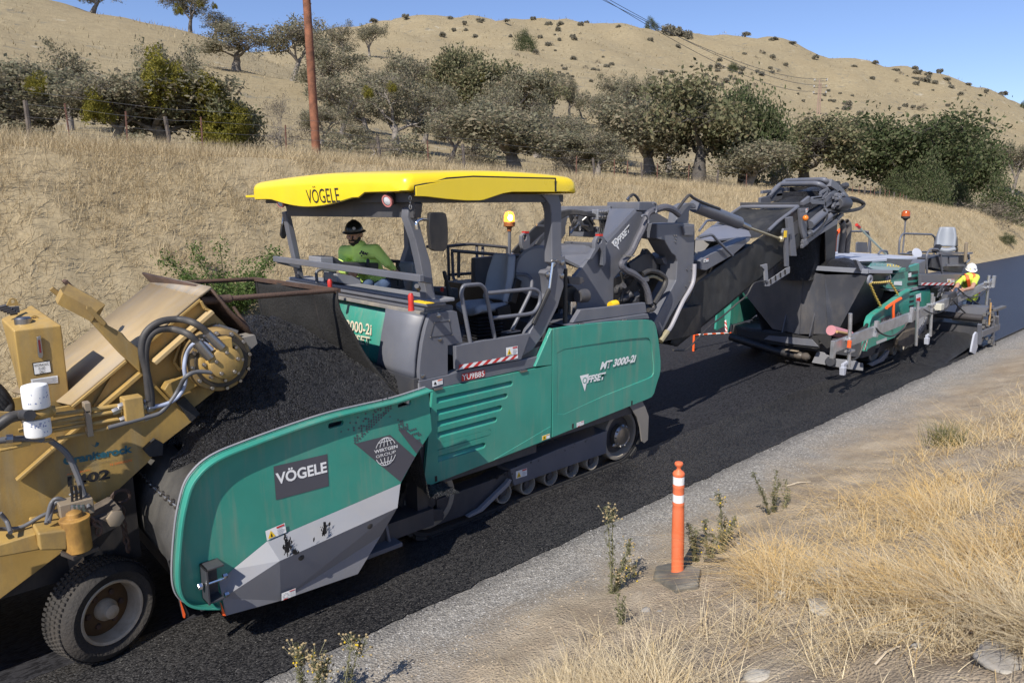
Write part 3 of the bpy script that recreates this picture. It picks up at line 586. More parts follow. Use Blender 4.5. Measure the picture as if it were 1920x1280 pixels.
# wire fence along the top of the bank
WOOD = mat('weathered_wood', (.11, .09, .075), .9, var=.35, vscale=7, bump=.5)
POLEWOOD = mat('red_brown_pole_wood', (.2, .08, .042), .85, var=.5, vscale=4, bump=.5, bscale=30)
TPOST = mat('rusty_post', (.16, .075, .05), .8)
WIRE = mat('fence_wire', (.2, .19, .18), .5, .6)
FY = 19.6
def fence(name, posts, steel, label, far=False):
    e = thing(name, PY(posts[0], 300, FY), label, 'fence', 'wire fences'); e.location.z = 0; ORG[e.name] = e.location.copy(); xs = []
    for px in posts:
        p = PY(px, 340, FY); z = land(p.x, FY); mb = MB(); r = .055
        mb.tube([(p.x, FY, z-.2), (p.x+.02, FY+.01, z+.5), (p.x+random.uniform(-.06, .06), FY+.02, z+.98)], [r, r*.95, r*.9], 7); build(mb, 'wooden_post', WOOD, e); xs.append(p.x)
    for px in steel:
        p = PY(px, 340, FY); z = land(p.x, FY); mb = MB(); mb.bar((p.x, FY, z-.2), (p.x+random.uniform(-.05, .05), FY, z+1.0), .03, .035, (0, 1, 0)); build(mb, 'steel_post', TPOST, e); xs.append(p.x)
    xs.sort()
    for k in range(4):
        mb = MB(); mb.tube([(x, FY-.06, land(x, FY)+.35+.27*k) for x in np.linspace(xs[0], xs[-1], 60)], .005, 4); build(mb, 'wire', WIRE, e)
fence('wire_fence', [65, 323, 713, 870, 1113, 1203, 1345], [142, 245, 385, 540, 805, 1080, 1152, 1176, 1232, 1290, 1400], 'old wire fence with wooden and rusty steel posts along the bank top, behind the machines')
fence('wire_fence', [1591, 1623, 1652, 1679, 1703], [1600, 1612, 1634, 1642, 1662, 1670, 1690, 1697], 'closely posted stretch of wire fence under the wide green oak')
# utility poles and wires
p0, p1 = PY(595, 312, 21.5), PY(575, 0, 21.5); z0 = land(p0.x, 21.5); top = p1+(p1-p0)*.55; base = V((p0.x, 21.5, z0-.4))
pole = thing('utility_pole', base+V((0, 0, .4)), 'tall reddish-brown wooden utility pole rising out of the top of the picture', 'utility pole')
mb = MB(); mb.tube([base+(top-base)*t for t in np.linspace(0, 1, 12)], [.14-.03*t for t in np.linspace(0, 1, 12)], 16); build(mb, 'pole_shaft', POLEWOOD, pole)
mb = MB(); q = base+(top-base)*.97; mb.bar(q-V((1.2, 0, 0)), q+V((1.2, 0, 0)), .1, .12); build(mb, 'crossarm', WOOD, pole)
d = 235; b = PD(1532, 216, d); zb = land(b.x, b.y); t = PD(1533, 150, d)
pp = thing('utility_pole', (b.x, b.y, zb), 'far power pole with white insulators on the tan hillside', 'utility pole'); u = V((_r.x, _r.y, 0)).normalized()
mb = MB(); mb.tube([(b.x, b.y, zb-.5), (b.x, b.y, t.z)], [.28, .2], 8); mb.tube([V((b.x, b.y, zb-.5))+u*.7, V((b.x, b.y, t.z-1))+u*.5], [.24, .18], 8); build(mb, 'pole_shaft', mat('pale_pole_wood', (.28, .2, .15), .8), pp)
ends = []
for k in range(3):
    zz = t.z-.4-k*1.75; c = V((b.x, b.y, zz)); mb = MB(); mb.bar(c-u*1.6, c+u*2.2, .16, .16); build(mb, 'crossarm', WOOD, pp)
    for sgn, off in ((-1, 1.5), (1, 2.1)):
        mb = MB()
        for j in range(3): mb.lathe(c+u*sgn*off*(1)+V((0, 0, .12+.2*j)), (0, 0, 1), [(.1, 0), (.32, .06), (.1, .16)], 8)
        build(mb, 'insulator', WHITE, pp)
    ends.append(c+u*(2.1 if k < 2 else -1.5)+V((0, 0, .7)))
for k, (ex, lab) in enumerate(((1140, 'upper left overhead power line crossing the blue sky'), (1168, 'middle overhead power line crossing the blue sky'), (1174, 'lower right overhead power line crossing the blue sky'))):
    a = PD(ex-190, -95, 60); m = (a+ends[k])/2-V((0, 0, 6.)); pts = [a*(1-s)**2+m*2*s*(1-s)+ends[k]*s*s for s in np.linspace(0, 1, 40)]
    mb = MB(); mb.tube(pts, [.02+.05*s for s in np.linspace(0, 1, 40)], 4); o = build(mb, 'power_line', HOSE, org=a); tag(o, lab, 'power line', 'overhead power lines')
# white mast on the far summit
c = PD(1146, 44, 372); c.z = land(c.x, c.y); mb = MB(); mb.tube([c-V((0, 0, 1)), c+V((0, 0, 2.6))], .16, 6); tag(build(mb, 'mast', WHITE, org=c), 'tiny white mast on the farthest summit', 'mast')
# ---------------------------------------------------------------- the green material feeder
Z1, Z2, Z3, Z4, Z5, Z6, Z7, Z8 = zm(0, 500, 3.2), zm(0, 860, 3.048), zm(300, 680, 2.5607), zm(460, 300, 4), zm(640, 520, 4.267), zm(800, 300, 4), zm(740, 720, 3.692), zm(1000, 540, 4.267)
Q1, Q2, Q3, Q4, H7, H6, H4, H5 = zm(1040, 330, 3.88), zm(1220, 320, 3.555), zm(1360, 440, 4.57), zm(1560, 380, 4), zm(1440, 330, 7.53), zm(860, 380, 7.11), zm(1420, 560, 7.113), zm(1640, 560, 7.112)
def on(Z, pts, y): return [PY(*Z(a, b), y) for a, b in pts]
def onx(Z, pts, x): return [PX(*Z(a, b), x) for a, b in pts]
def onz(Z, pts, z): return [PZ(*Z(a, b), z) for a, b in pts]
def atY(p, y): return V((p.x, y, p.z))
YW, YP = 4.95, 5.25                                         # outer faces: hopper wing, body panels
def flange(path, y0, y1, w, sgn=1):                         # flat bar of width w following a path in a side plane
    mb = MB(); rows = []
    for i, p in enumerate(path):
        t = (path[min(i+1, len(path)-1)]-path[max(i-1, 0)]); n = V((-t.z, 0, t.x)).normalized()*w*sgn
        rows.append([V((p.x, y0, p.z)), V((p.x, y1, p.z)), V((p.x+n.x, y1, p.z+n.z)), V((p.x+n.x, y0, p.z+n.z))])
    return mb.loft(rows)
def sticker(parent, bl, br, tl, kind='warning', off=(0, -.003, 0)):
    bl, br, tl = V(bl)+V(off), V(br)+V(off), V(tl)+V(off); u, w = br-bl, tl-bl; o2 = V(off)*.5
    def q(a, b, c, d, z=1): return [bl+u*a+w*b+o2*z, bl+u*c+w*b+o2*z, bl+u*c+w*d+o2*z, bl+u*a+w*d+o2*z]
    mb = MB(); mb.add([bl, br, br+w, tl], [(0, 1, 2, 3)]); s = build(mb, 'sticker', WHITE, parent, fix=False, smooth=0)
    def piece(m, *qs):
        mb = MB()
        for a in qs: mb.add(a, [tuple(range(len(a)))])
        build(mb, 'sticker_print', m, parent, fix=False, smooth=0)
    grey = mat_cache('print_grey', (.45, .45, .45))
    if kind in ('warning', 'wide'):
        piece(YELLOWPRINT, [bl+u*a+w*b+o2*2 for a, b in ((.06, .12), (.44, .12), (.25, .85))]); piece(BLACKPRINT, [bl+u*a+w*b+o2*3 for a, b in ((.2, .22), (.3, .22), (.25, .6))])
        piece(REDPRINT, q(.55, .78, .95, .95, 2)); piece(grey, *[q(.55, .12+.15*i, .55+.38*(.7+.3*((i*7) % 3)/2), .18+.15*i, 2) for i in range(4)])
    elif kind == 'double':
        piece(ORANGEPRINT, q(.24, .78, .48, .92, 2), q(.76, .78, .98, .92, 2)); piece(grey, *[q(a, .15+.14*i, a+.2, .2+.14*i, 2) for i in range(4) for a in (.26, .76)])
        c = bl+u*.6+w*.5; ring = []
        for k in range(20):
            a0, a1 = 2*math.pi*k/20, 2*math.pi*(k+1)/20; e = [(math.cos(a)*r, math.sin(a)*r) for r, a in ((1, a0), (1, a1), (.8, a1), (.8, a0))]; ring.append([c+u*.095*x+w*.4*y+o2*2 for x, y in e])
        piece(REDPRINT, *ring); piece(BLACKPRINT, [c+u*a+w*b+o2*2 for a, b in ((-.03, -.2), (.03, -.2), (.045, .12), (0, .25), (-.045, .12))], [bl+u*a+w*b+o2*2 for a, b in ((.03, .1), (.2, .1), (.2, .18), (.03, .18))])
        piece(REDPRINT, [bl+u*a+w*b+o2*2 for a, b in ((.06, .25), (.16, .3), (.2, .8), (.14, .6))])
    elif kind == 'foot':
        piece(BLACKPRINT, [bl+u*a+w*b+o2*2 for a, b in ((.12, .3), (.35, .2), (.4, .35), (.3, .75), (.22, .75))]); piece(ORANGEPRINT, q(.5, .75, .95, .95, 2)); piece(grey, *[q(.5, .15+.17*i, .9, .21+.17*i, 2) for i in range(3)])
    elif kind == 'yellow':
        piece(YELLOWPRINT, q(.03, .05, .5, .95, 2)); piece(YELLOWPRINT, q(.5, .8, .97, .95, 2)); piece(BLACKPRINT, q(.15, .3, .38, .42, 3), q(.2, .5, .33, .7, 3))
    elif kind == 'ring':
        c = bl+u*.27+w*.5
        piece(grey, *[[c+u*(.17*math.cos(a)+dx)+w*(.32*math.sin(a)+dy)+o2*2 for dx, dy in ((-.04, -.06), (.04, -.06), (.04, .06), (-.04, .06))] for a in [i*math.pi/4 for i in range(8)]])
        piece(REDPRINT, q(.55, .82, .95, .93, 2), q(.12, .02, .42, .12, 2)); piece(grey, *[q(.55, .2+.15*i, .92, .25+.15*i, 2) for i in range(4)])
    return s
_mc = {}
def mat_cache(n, c, r=.5):
    if n not in _mc: _mc[n] = mat(n, c, r, var=.05)
    return _mc[n]
def pipe(parent, name, pts, r, m, n=10, rad=.08, k=4): mb = MB(); mb.tube(rounded(pts, rad, k), r, n); return build(mb, name, m, parent)
F = thing('material_feeder', (4.5, 6.75, 0), 'big green tracked asphalt feeder with yellow canopy and grey slewing conveyor', 'road machine')
# --- hopper wing facing us
rim = catmull(on(Z3, [(1310, 130), (1150, 182), (1000, 217), (850, 253), (700, 300), (550, 353), (420, 402), (310, 447), (235, 492), (180, 547), (145, 605), (122, 685), (105, 770), (94, 870), (87, 970), (86, 1050), (92, 1100), (106, 1138), (130, 1165), (165, 1181), (210, 1187), (290, 1187)], YW-.07), 4)
tip = on(Z3, [(315, 1213), (580, 1140), (950, 1012), (1060, 830), (1140, 695), (1155, 580), (1225, 450), (1305, 325)], YW)
def slot(Z, a, b, c, d, y):                                 # rounded slot from corner points
    p = on(Z, [a, b, c, d], y); q = []
    for i in range(4):
        s, e, f = p[i-1], p[i], p[(i+1) % 4]; r = min((s-e).length, (f-e).length)*.3; u, w = (s-e).normalized()*r, (f-e).normalized()*r; q += [e+u, e+u*.3+w*.3, e+w]
    return q
s1 = slot(Z3, (1142, 197), (1207, 177), (1205, 202), (1142, 219), YW); s2 = slot(Z3, (808, 291), (882, 274), (880, 299), (808, 318), YW)
wing = MB(); wing.plate([atY(p, YW) for p in rim]+tip, (0, .03, 0), [s1, s2]); wing = build(wing, 'hopper_wing', GREEN, F)
fl = flange([atY(p, 0) for p in rim], YW-.07, YW+.03, .02, 1); build(fl, 'rim_flange', GREEN, wing, bevel=.005)
fl = flange([V((p.x, 0, p.z)) for p in rim[:-8]], YW+.032, YW+.055, .012, -1); build(fl, 'hopper_wall_edge', LIGHTGREY, F, bevel=.006)
inn = [V((p.x+.06, YW+.2, p.z-.09)) for p in rim]+[V((p.x, YW+.2, p.z)) for p in tip]
build(MB().plate(inn, (0, .06, 0)), 'hopper_wall', LIGHTGREY, F)
A = on(Z3, [(283, 1050), (350, 990), (515, 855), (1155, 580)], YW-.004); Fd = on(Z3, [(300, 1130), (575, 950), (1140, 695)], YW-.15); Fd[0] = PY(*Z3(300, 1130), YW-.04); Bt = on(Z3, [(315, 1213), (580, 1140), (950, 1012), (1060, 830)], YW-.03)
mb = MB(); mb.add(A+Fd+Bt, [(0, 1, 4), (1, 2, 5, 4), (2, 3, 6, 5), (4, 5, 8, 7), (5, 6, 10, 9, 8), (0, 4, 7)]); skirt = build(mb, 'wing_skirt', LIGHTGREY, F, smooth=0)
mb = MB()
for a, b in ((674, 930), (1004, 780)): mb.lathe(PY(*Z3(a, b), YW-.12), (0, -1, 0), [(.025, -.02), (.025, .015), (.015, .02)], 12)
build(mb, 'rubber_stop', BLACK, F)
mb = MB(); mb.plate(on(Z3, [(300, 1185), (292, 1150), (316, 1213), (303, 1213)], YW-.045), (0, .02, 0)); build(mb, 'orange_tip', ORANGE_SPRAY, F)
mb = MB(); mb.plate(on(Z3, [(40, 950), (62, 935), (80, 1000), (92, 1110), (138, 1200), (140, 1217), (115, 1222), (80, 1080)], YW+.1), (0, .04, 0)); fb = build(mb, 'edge_blade', RUBBER, F)
mb = MB(); mb.plate(on(Z3, [(76, 1040), (84, 1035), (95, 1130), (122, 1205), (120, 1224), (112, 1222)], YW+.094), (0, .004, 0)); build(mb, 'orange_mark', ORANGE_SPRAY, fb)
br = on(Z3, [(190, 970), (265, 955), (285, 980), (270, 1105), (212, 1128), (190, 1090)], YW)
mb = MB(); p = on(Z3, [(190, 965), (268, 950), (268, 1110), (205, 1128)], YW-.01)
x0, x1, z0, z1 = p[0].x, p[1].x, p[2].z, p[0].z
mb.box((x0, YW, z0), (x1, YW-.015, z1)); mb.box((x0, YW, z1-.015), (x1+.015, YW-.13, z1)); mb.box((x0, YW, z0), (x1, YW-.12, z0+.015)); mb.box((x0, YW, z0), (x0+.015, YW-.13, z1))
bk = build(mb, 'mounting_bracket', DARKGREY, F, bevel=.003)
mb = MB(); zc = (z0+z1)/2; mb.bolt((x0-.015, YW-.07, zc), (-1, 0, 0), .025, .03); mb.tube([(x0, YW-.07, zc), (x1+.03, YW-.07, zc)], .012, 8)
for zz in (z0+.02, zc+.03): mb.bolt((x1+.01, YW-.1, zz), (1, 0, 0), .02, .03)
build(mb, 'bolt', CHROME, bk)
# wing print
def quad_on(Z, pts, y, m, name, parent): mb = MB(); mb.add(on(Z, pts, y), [tuple(range(len(pts)))]); return build(mb, name, m, parent, fix=False, smooth=0)
lg = quad_on(Z3, [(545, 497), (803, 437), (810, 590), (557, 658)], YW-.003, GREYPRINT, 'name_panel', wing)
lettering('VÖGELE', *on(Z3, [(560, 585), (803, 525), (553, 519)], YW-.006), WHITE, F, 'lettering', .03)
quad_on(Z3, [(935, 388), (1105, 345), (1225, 452), (1156, 572)], YW-.003, GREYPRINT, 'print_patch', wing)
quad_on(Z3, [(1145, 322), (1175, 320), (1260, 390), (1232, 436)], YW-.003, GREYPRINT, 'print_patch', wing)
mb = MB(); r = random.Random(3)
def px_print(mb, c, k, y=YW-.004): p = PY(*Z3(*c), y); mb.add([p+V((-k, 0, 0)), p+V((0, 0, -k)), p+V((k, 0, 0)), p+V((0, 0, k))], [(0, 1, 2, 3)])
e1, e2 = V((11.5, 8.5)), V((11.5, -11.))                     # the two diagonal steps of the checker print
for i in range(-3, 16):
    for j in range(0, 14):
        c = V((936, 384))+(e1*(-j*.55)+e2*i)+V((5.5*j, -7.5*j)); t = i/15
        if i >= 0 and r.random() < max(0, .93-j*.115): px_print(mb, (c.x, c.y), .0105)
for i in range(0, 11):
    for j in range(0, 9):
        c = V((1150, 318))+e1*i*.95+e2*j*.55+V((-8*j, -5*j))
        if r.random() < max(0, .85-j*.13): px_print(mb, (c.x, c.y), .0105)
for a, b in ((870, 330), (905, 320), (913, 288), (950, 262), (985, 268), (1015, 275), (1030, 230), (1060, 215), (1080, 245), (1105, 258)): px_print(mb, (a, b), .009)
build(mb, 'pixel_print', GREYPRINT, wing, fix=False, smooth=0)['kind'] = 'stuff'
lettering('WIRTGEN', *on(Z3, [(1030, 436), (1141, 407), (1028, 420)], YW-.006), WHITE, F, 'lettering', .02)
lettering('GROUP', *on(Z3, [(1038, 458), (1133, 432), (1036, 444)], YW-.006), WHITE, F, 'lettering', .0)
c = PY(*Z3(1084, 425), YW-.006); rx, rz = .103, .122; mb = MB()
_ar = [0]
def arc(fn, a0, a1, n=20, w=.0028):
    _ar[0] += 1; dy = V((0, -.0004*_ar[0], 0))
    for k in range(n):
        p, q = fn(a0+(a1-a0)*k/n), fn(a0+(a1-a0)*(k+1)/n); t = (q-p).normalized(); s = V((-t.z, 0, t.x))*w; mb.add([p-s+dy, q-s+dy, q+s+dy, p+s+dy], [(0, 1, 2, 3)])
for k in (1, .6, .2):
    for sg in (1, -1):
        for lo, hi in ((.42, math.pi-.42), (math.pi+.42, 2*math.pi-.42)): arc(lambda a: c+V((rx*k*sg*math.cos(a) if True else 0, 0, rz*math.sin(a))), lo, hi)
for zz in (-.75, .75): arc(lambda t: c+V((t, 0, rz*zz)), -rx*.66, rx*.66, 4)
build(mb, 'globe_emblem', WHITE, wing, fix=False, smooth=0)
sticker(F, *on(Z3, [(513, 852), (606, 812), (505, 806)], YW-.012), 'warning'); sticker(F, *on(Z3, [(583, 1140), (650, 1114), (583, 1105)], YW-.075), 'ring')
mb = MB(); r = random.Random(9); FO = .15
for (cx, cy, sx, sy, n) in ((612, 880, 22, 32, 130), (790, 800, 18, 26, 80), (645, 907, 16, 8, 30), (738, 845, 4, 9, 8), (812, 775, 4, 14, 8), (600, 838, 5, 10, 8)):
    for i in range(n):
        a, b = cx+r.gauss(0, sx*.5)*(.4+.6*r.random()), cy+r.gauss(0, sy*.5); Xc = PY(*Z3(a, b), YW)
        top = PY(*Z3(a, 855-(a-515)*.43), YW); bot = PY(*Z3(a, 950-(a-575)*.451), YW-FO); t = max(0, min(1, (top.z-Xc.z)/max(.01, top.z-bot.z))); p = PY(*Z3(a, b), YW-.004-(FO-.004)*t-.004-.0003*(i % 9)); k = r.uniform(1, 4.2)/500
        mb.add([p+V((k*math.cos(q)*r.uniform(.5, 1.3), -.001, k*2.2*math.sin(q)*r.uniform(.5, 1.4))) for q in np.linspace(0, 5.5, 7)], [tuple(range(7))])
build(mb, 'tar_splash', BLACKPRINT, F, fix=False, smooth=0)['kind'] = 'stuff'
# far wing and rubber front apron
far = [V((p.x, 8.5, p.z)) for p in rim]+[V((p.x, 8.5, p.z)) for p in tip]; build(MB().plate(far, (0, .05, 0)), 'hopper_wing', GREEN, F)
prof = catmull([(1.62, 1.32), (1.5, 1.28), (1.36, 1.12), (1.3, .92), (1.34, .75), (1.46, .58), (1.62, .38)], 4) if False else [(1.66, 1.38), (1.52, 1.3), (1.4, 1.16), (1.33, .98), (1.34, .8), (1.42, .64), (1.53, .5), (1.62, .36)]
mb = MB(); rows = []
for j in range(12):
    y = 5.03+3.4*j/11; rows.append([(x+.02*math.sin(j*2.1+i), y, z-.02*math.sin(j*1.3)) for i, (x, z) in enumerate(prof)])
mb.grid(rows); o = build(mb, 'rubber_apron', mat('scuffed_rubber', (.05, .048, .045), .6, var=.3, dust=.5, dcol=(.13, .12, .1), dscale=3, bump=.2), F); sd = o.modifiers.new('thick', 'SOLIDIFY'); sd.thickness = .03
def chain(parent, pts, m, step=.045, r=.007, name='chain'):
    pts = [V(p) for p in pts]; mb = MB(); L = 0; k = 0
    for a, b in zip(pts, pts[1:]):
        d = (b-a); n = max(1, int(d.length/step)); t = d.normalized(); s = t.orthogonal().normalized(); w = t.cross(s)
        for i in range(n):
            c = a+d*((i+.5)/n); u = s if k % 2 else w; k += 1
            mb.tube([c+t*(math.cos(q)*step*.68)+u*(math.sin(q)*step*.36) for q in np.linspace(0, 2*math.pi, 9)[:-1]], r, 5, closed=True)
    return build(mb, name, m, parent)
chain(F, [(1.42, y, 1.2-.03*math.sin((y-5)*2.2)) for y in np.linspace(5.05, 6.6, 10)], STEEL, .05, .009)
mb = MB(); mb.box((1.55, 5.25, .25), (3.75, 8.45, .42)); mb.box((3.6, 5.3, .25), (3.72, 8.25, 1.72)); build(mb, 'hopper_floor', DARKGREY, F)
# --- body panels
pm = on(Z7, [(263, 43), (1088, -132), (1080, 375), (200, 714), (185, 700), (255, 330)], YP)
pm = on(Z5, [(733, 903), (1686, 702)], YP)+on(Z7, [(1081, 376), (200, 715)], YP)
gro = []
for (zl, zr) in (((262, 135), (1370, 830)),): pass
ends = [(1372, 822, 868), (1331, 921, 965), (1288, 1016, 1062), (1246, 1110, 1156), (1200, 1208, 1254)]; ends2 = [(668, 308, 352), (630, 398, 440)]
holes = []
for i in range(7):
    if i < 5: e = ends[i]; a, b = PY(*Z5(e[0], e[1]), YP), PY(*Z5(e[0], e[2]), YP)
    else: e = ends2[i-5]; a, b = PY(*Z7(e[0], e[1]), YP), PY(*Z7(e[0], e[2]), YP)
    zc, hh = (a.z+b.z)/2, (a.z-b.z)/2*.98; xr = a.x; xl = PY(814, 760, YP).x+.03
    holes.append((xl, xr, zc, hh))
hl = [[V((xl, YP, zc+hh)), V((xr-hh, YP, zc+hh)), V((xr-.3*hh, YP, zc+.7*hh)), V((xr, YP, zc)), V((xr-.3*hh, YP, zc-.7*hh)), V((xr-hh, YP, zc-hh)), V((xl, YP, zc-hh))] for xl, xr, zc, hh in holes]
panel = build(MB().plate(pm, (0, .035, 0), hl), 'side_panel', GREEN, F, bevel=.006)
for xl, xr, zc, hh in holes:
    mb = MB(); e = .035
    mb.add([(xl-.01, YP+.05, zc+hh+.005), (xr+.01, YP+.05, zc+hh+.005), (xr+.01, YP+.006, zc-hh-.004), (xl-.01, YP+.006, zc-hh-.004), (xl-.01, YP+.055, zc-hh-.004), (xr+.01, YP+.055, zc-hh-.004)], [(0, 1, 2, 3), (3, 2, 5, 4), (4, 5, 1, 0)]); build(mb, 'louvre', GREEN, panel, smooth=0)
cr = on(Z7, [(1082, 290), (690, 520)], YP-.004)+on(Z7, [(690, 526), (1080, 374)], YP-.004)
build(MB().plate(cr, (0, .02, 0)), 'lower_crease', GREEN, panel, bevel=.004)
rp = on(Z8, [(158, 326), (280, 305), (420, 288), (560, 274), (700, 263), (820, 257), (915, 254), (948, 258), (970, 275), (984, 310), (1000, 400), (1012, 500), (1019, 580), (1019, 650), (1010, 700), (990, 760), (968, 840), (950, 868), (925, 882), (150, 1193)], YP)
rec = on(Z8, [(600, 432), (760, 410), (900, 397), (925, 402), (942, 430), (955, 520), (966, 620), (964, 680), (950, 705), (920, 722), (760, 785), (580, 855), (400, 935), (240, 1010), (190, 1000), (190, 520), (250, 490), (420, 460)], YP)
mb = MB(); mb.plate(rp, (0, .035, 0), [rec]); rear = build(mb, 'engine_door', GREEN, F, bevel=.006)
mb = MB(); c = sum(rec, V())/len(rec); outer = [p+(p-c).normalized()*.012 for p in rec]
fl = [V((p.x, YP+(.014 if p.x > c.x-.2 else .008 if p.x > c.x-.6 else .003), p.z)) for p in outer]; mb.plate(fl, (0, .02, 0)); build(mb, 'recessed_field', GREEN, rear, bevel=.003)
tri = on(Z5, [(1686, 405), (1550, 715), (1686, 700)], YP+.0); build(MB().plate(tri, (0, .05, 0)), 'corner_panel', GREEN, F, bevel=.006)
lettering('MT 3000-2i', *on(Z8, [(533, 655), (815, 590), (545, 590)], YP-.001), WHITE, F, 'lettering', .04, .12)
lettering('FFSET', *on(Z8, [(428, 762), (572, 728), (437, 702)], YP-.001), WHITE, F, 'lettering', .04, .12)
q = on(Z8, [(372, 702), (444, 685), (412, 826)], YP-.001); mb = MB(); mb.add(q, [(0, 1, 2)]); build(mb, 'arrow_emblem', WHITE, rear, fix=False, smooth=0)
def ring_mark(Z, c, r, y, m, parent, r2=.55):
    p = PY(*Z(*c), y); mb = MB(); n = 20
    for k in range(n): mb.add([p+V((math.cos(a)*s*r, 0, math.sin(a)*s*r)) for a, s in ((6.2832*k/n, 1), (6.2832*(k+1)/n, 1), (6.2832*(k+1)/n, r2), (6.2832*k/n, r2))], [(0, 1, 2, 3)])
    build(mb, 'ring_emblem', m, parent, fix=False, smooth=0)
ring_mark(Z8, (412, 738), .036, YP-.003, GREEN, rear, .72)
for Z, a, b in ((Z8, 318, 1103), (Z8, 790, 918), (Z7, 955, 400), (Z7, 288, 655)):
    p = PY(*Z(a, b), YP-.004); mb = MB(); mb.box((p.x-.016, YP-.003, p.z-.03), (p.x+.016, YP+.01, p.z+.03)); build(mb, 'latch', BLACK, panel if Z is Z7 else rear, bevel=.006)
sticker(F, *on(Z8, [(345, 1112), (403, 1090), (345, 1078)], YP-.002), 'ring'); sticker(F, *on(Z8, [(68, 1218), (130, 1196), (68, 1182)], YP-.002), 'yellow')
for a, b in ((1460, 750), (777, 892)): p = PY(*Z5(a, b), YP-.01); build(MB().box(p+V((-.05, -.005, -.01)), p+V((.05, .06, .012))), 'hinge', STEEL, F, bevel=.003)
for a, b in ((725, 257), (385, 288)): p = PY(*Z8(a, b), YP+.02); build(MB().box(p+V((-.04, -.01, -.005)), p+V((.04, .05, .012))), 'hinge', STEEL, F, bevel=.003)
# inner body block so nothing shows through
mb = MB(); mb.box((3.75, YP+.06, .62), (5.2, 8.2, 1.6)); mb.box((5.2, YP+.06, .72), (7.0, 8.2, 1.7)); build(mb, 'chassis', DARKGREY, F)
mb = MB(); mb.plate([V((p.x, 8.25, p.z)) for p in pm], (0, .03, 0)); mb.plate([V((p.x, 8.25, p.z)) for p in rp], (0, .03, 0)); build(mb, 'side_panel', GREEN, F)
# main frame strip, platform step, deck
fs = on(Z5, [(622, 828), (860, 778), (975, 740), (1435, 660), (1580, 632), (1545, 718), (1436, 742), (735, 896), (640, 905)], YP+.03)
build(MB().plate(fs, (0, .12, 0)), 'frame_beam', GREY, F, bevel=.008)
mb = MB(); a = PY(*Z5(622, 830), YP+.03); b = PY(*Z5(640, 905), YP+.03)
mb.box((a.x-.02, YP+.05, a.z-.02), (a.x+.15, 8.2, a.z)); build(mb, 'hopper_back_ledge', GREY, F, bevel=.008)
mb = MB(); mb.box((a.x, YP+.04, a.z-.34), (a.x+.04, 8.2, a.z-.022)); build(mb, 'hopper_back_wall', mat('stained_grey_paint', (.3, .3, .31), .5, dust=.8, dcol=(.22, .15, .06), dscale=3), F)
sp = on(Z5, [(915, 549), (1110, 510), (1515, 447), (1440, 655), (1415, 660), (920, 738)], YP)
step = build(MB().plate(sp, (0, .05, 0)), 'step_panel', GREY, F, bevel=.006)
def hazard(parent, bl, br, tr, tl, n=13, skew=.5, off=V((0, -.003, 0)), first=0):
    bl, br, tr, tl = (V(q)+off for q in (bl, br, tr, tl)); w = MB(); r = MB()
    for k in range(-1, n):
        a, b = k/n, (k+1)/n; s = 1/n
        lo0, lo1, hi0, hi1 = (min(1, max(0, v)) for v in (a, b, a+s*1.1, b+s*1.1))
        if lo1 <= 0 and hi1 <= 0: continue
        (r if (k+first) % 2 == 0 else w).add([bl+(br-bl)*lo0, bl+(br-bl)*lo1, tl+(tr-tl)*hi1, tl+(tr-tl)*hi0], [(0, 1, 2, 3)])
    build(r, 'hazard_stripe', REDPRINT, parent, fix=False, smooth=0); build(w, 'hazard_stripe', WHITE, parent, fix=False, smooth=0)
hazard(step, *on(Z5, [(936, 738), (1412, 645), (1412, 617), (938, 700)], YP), n=13, first=1)
sticker(F, *on(Z5, [(1318, 628), (1411, 612), (1316, 562)], YP-.002), 'warning')
quad_on(Z5, [(962, 832), (1148, 792), (1150, 737), (965, 772)], YP+.026, REDPRINT, 'number_plate', F); lettering('YU9B85', *on(Z5, [(968, 824), (1144, 790), (966, 778)], YP+.022), WHITE, F, 'lettering', .01)
sticker(F, *on(Z5, [(727, 874), (810, 852), (725, 828)], YP+.027), 'foot')
FLOOR = 1.8
mb = MB(); mb.box((4.3, YP+.06, FLOOR-.2), (5.6, 8.2, FLOOR)); mb.box((3.9, 5.8, FLOOR-.2), (4.32, 8.2, FLOOR)); build(mb, 'platform_floor', DARKGREY, F)
# nose cowl: side plate + rounded nose
side = on(Z5, [(712, 292), (760, 282), (900, 266), (925, 275), (930, 300), (972, 520), (853, 543), (853, 775), (628, 822), (624, 760), (632, 660), (650, 520), (676, 400), (697, 330)], YP+.04)
sidep = build(MB().plate(side, (0, .05, 0)), 'cowl_side', GREY, F, bevel=.01)
ins = on(Z5, [(742, 362), (862, 345), (885, 458), (712, 478)], YP+.038); mb = MB()
for i in range(4): mb.bar(ins[i], ins[(i+1) % 4], .004, .006, (0, 1, 0))
build(mb, 'cover_joint', DARKGREY, sidep); mb = MB()
for p in ins: mb.bolt(p+V((0, 0, 0)), (0, -1, 0), .009, .008)
for a, b in ((777, 306), (785, 495), (648, 788)): mb.bolt(PY(*Z5(a, b), YP+.04), (0, -1, 0), .02, .012, 10)
build(mb, 'bolt', STEEL, sidep)
nose = [V((p.x, 0, p.z)) for p in side[8:]]+[V((side[0].x, 0, side[0].z))]       # bottom to top
def nose_strip(y0, y1, dx, m, name):
    mb = MB(); mb.grid([[V((p.x+dx, y, p.z)) for p in nose] for y in (y0, y1)]); o = build(mb, name, m, F); s = o.modifiers.new('thick', 'SOLIDIFY'); s.thickness = .05; s.offset = -1; return o
ny = 5.98
mb = MB(); rows = []
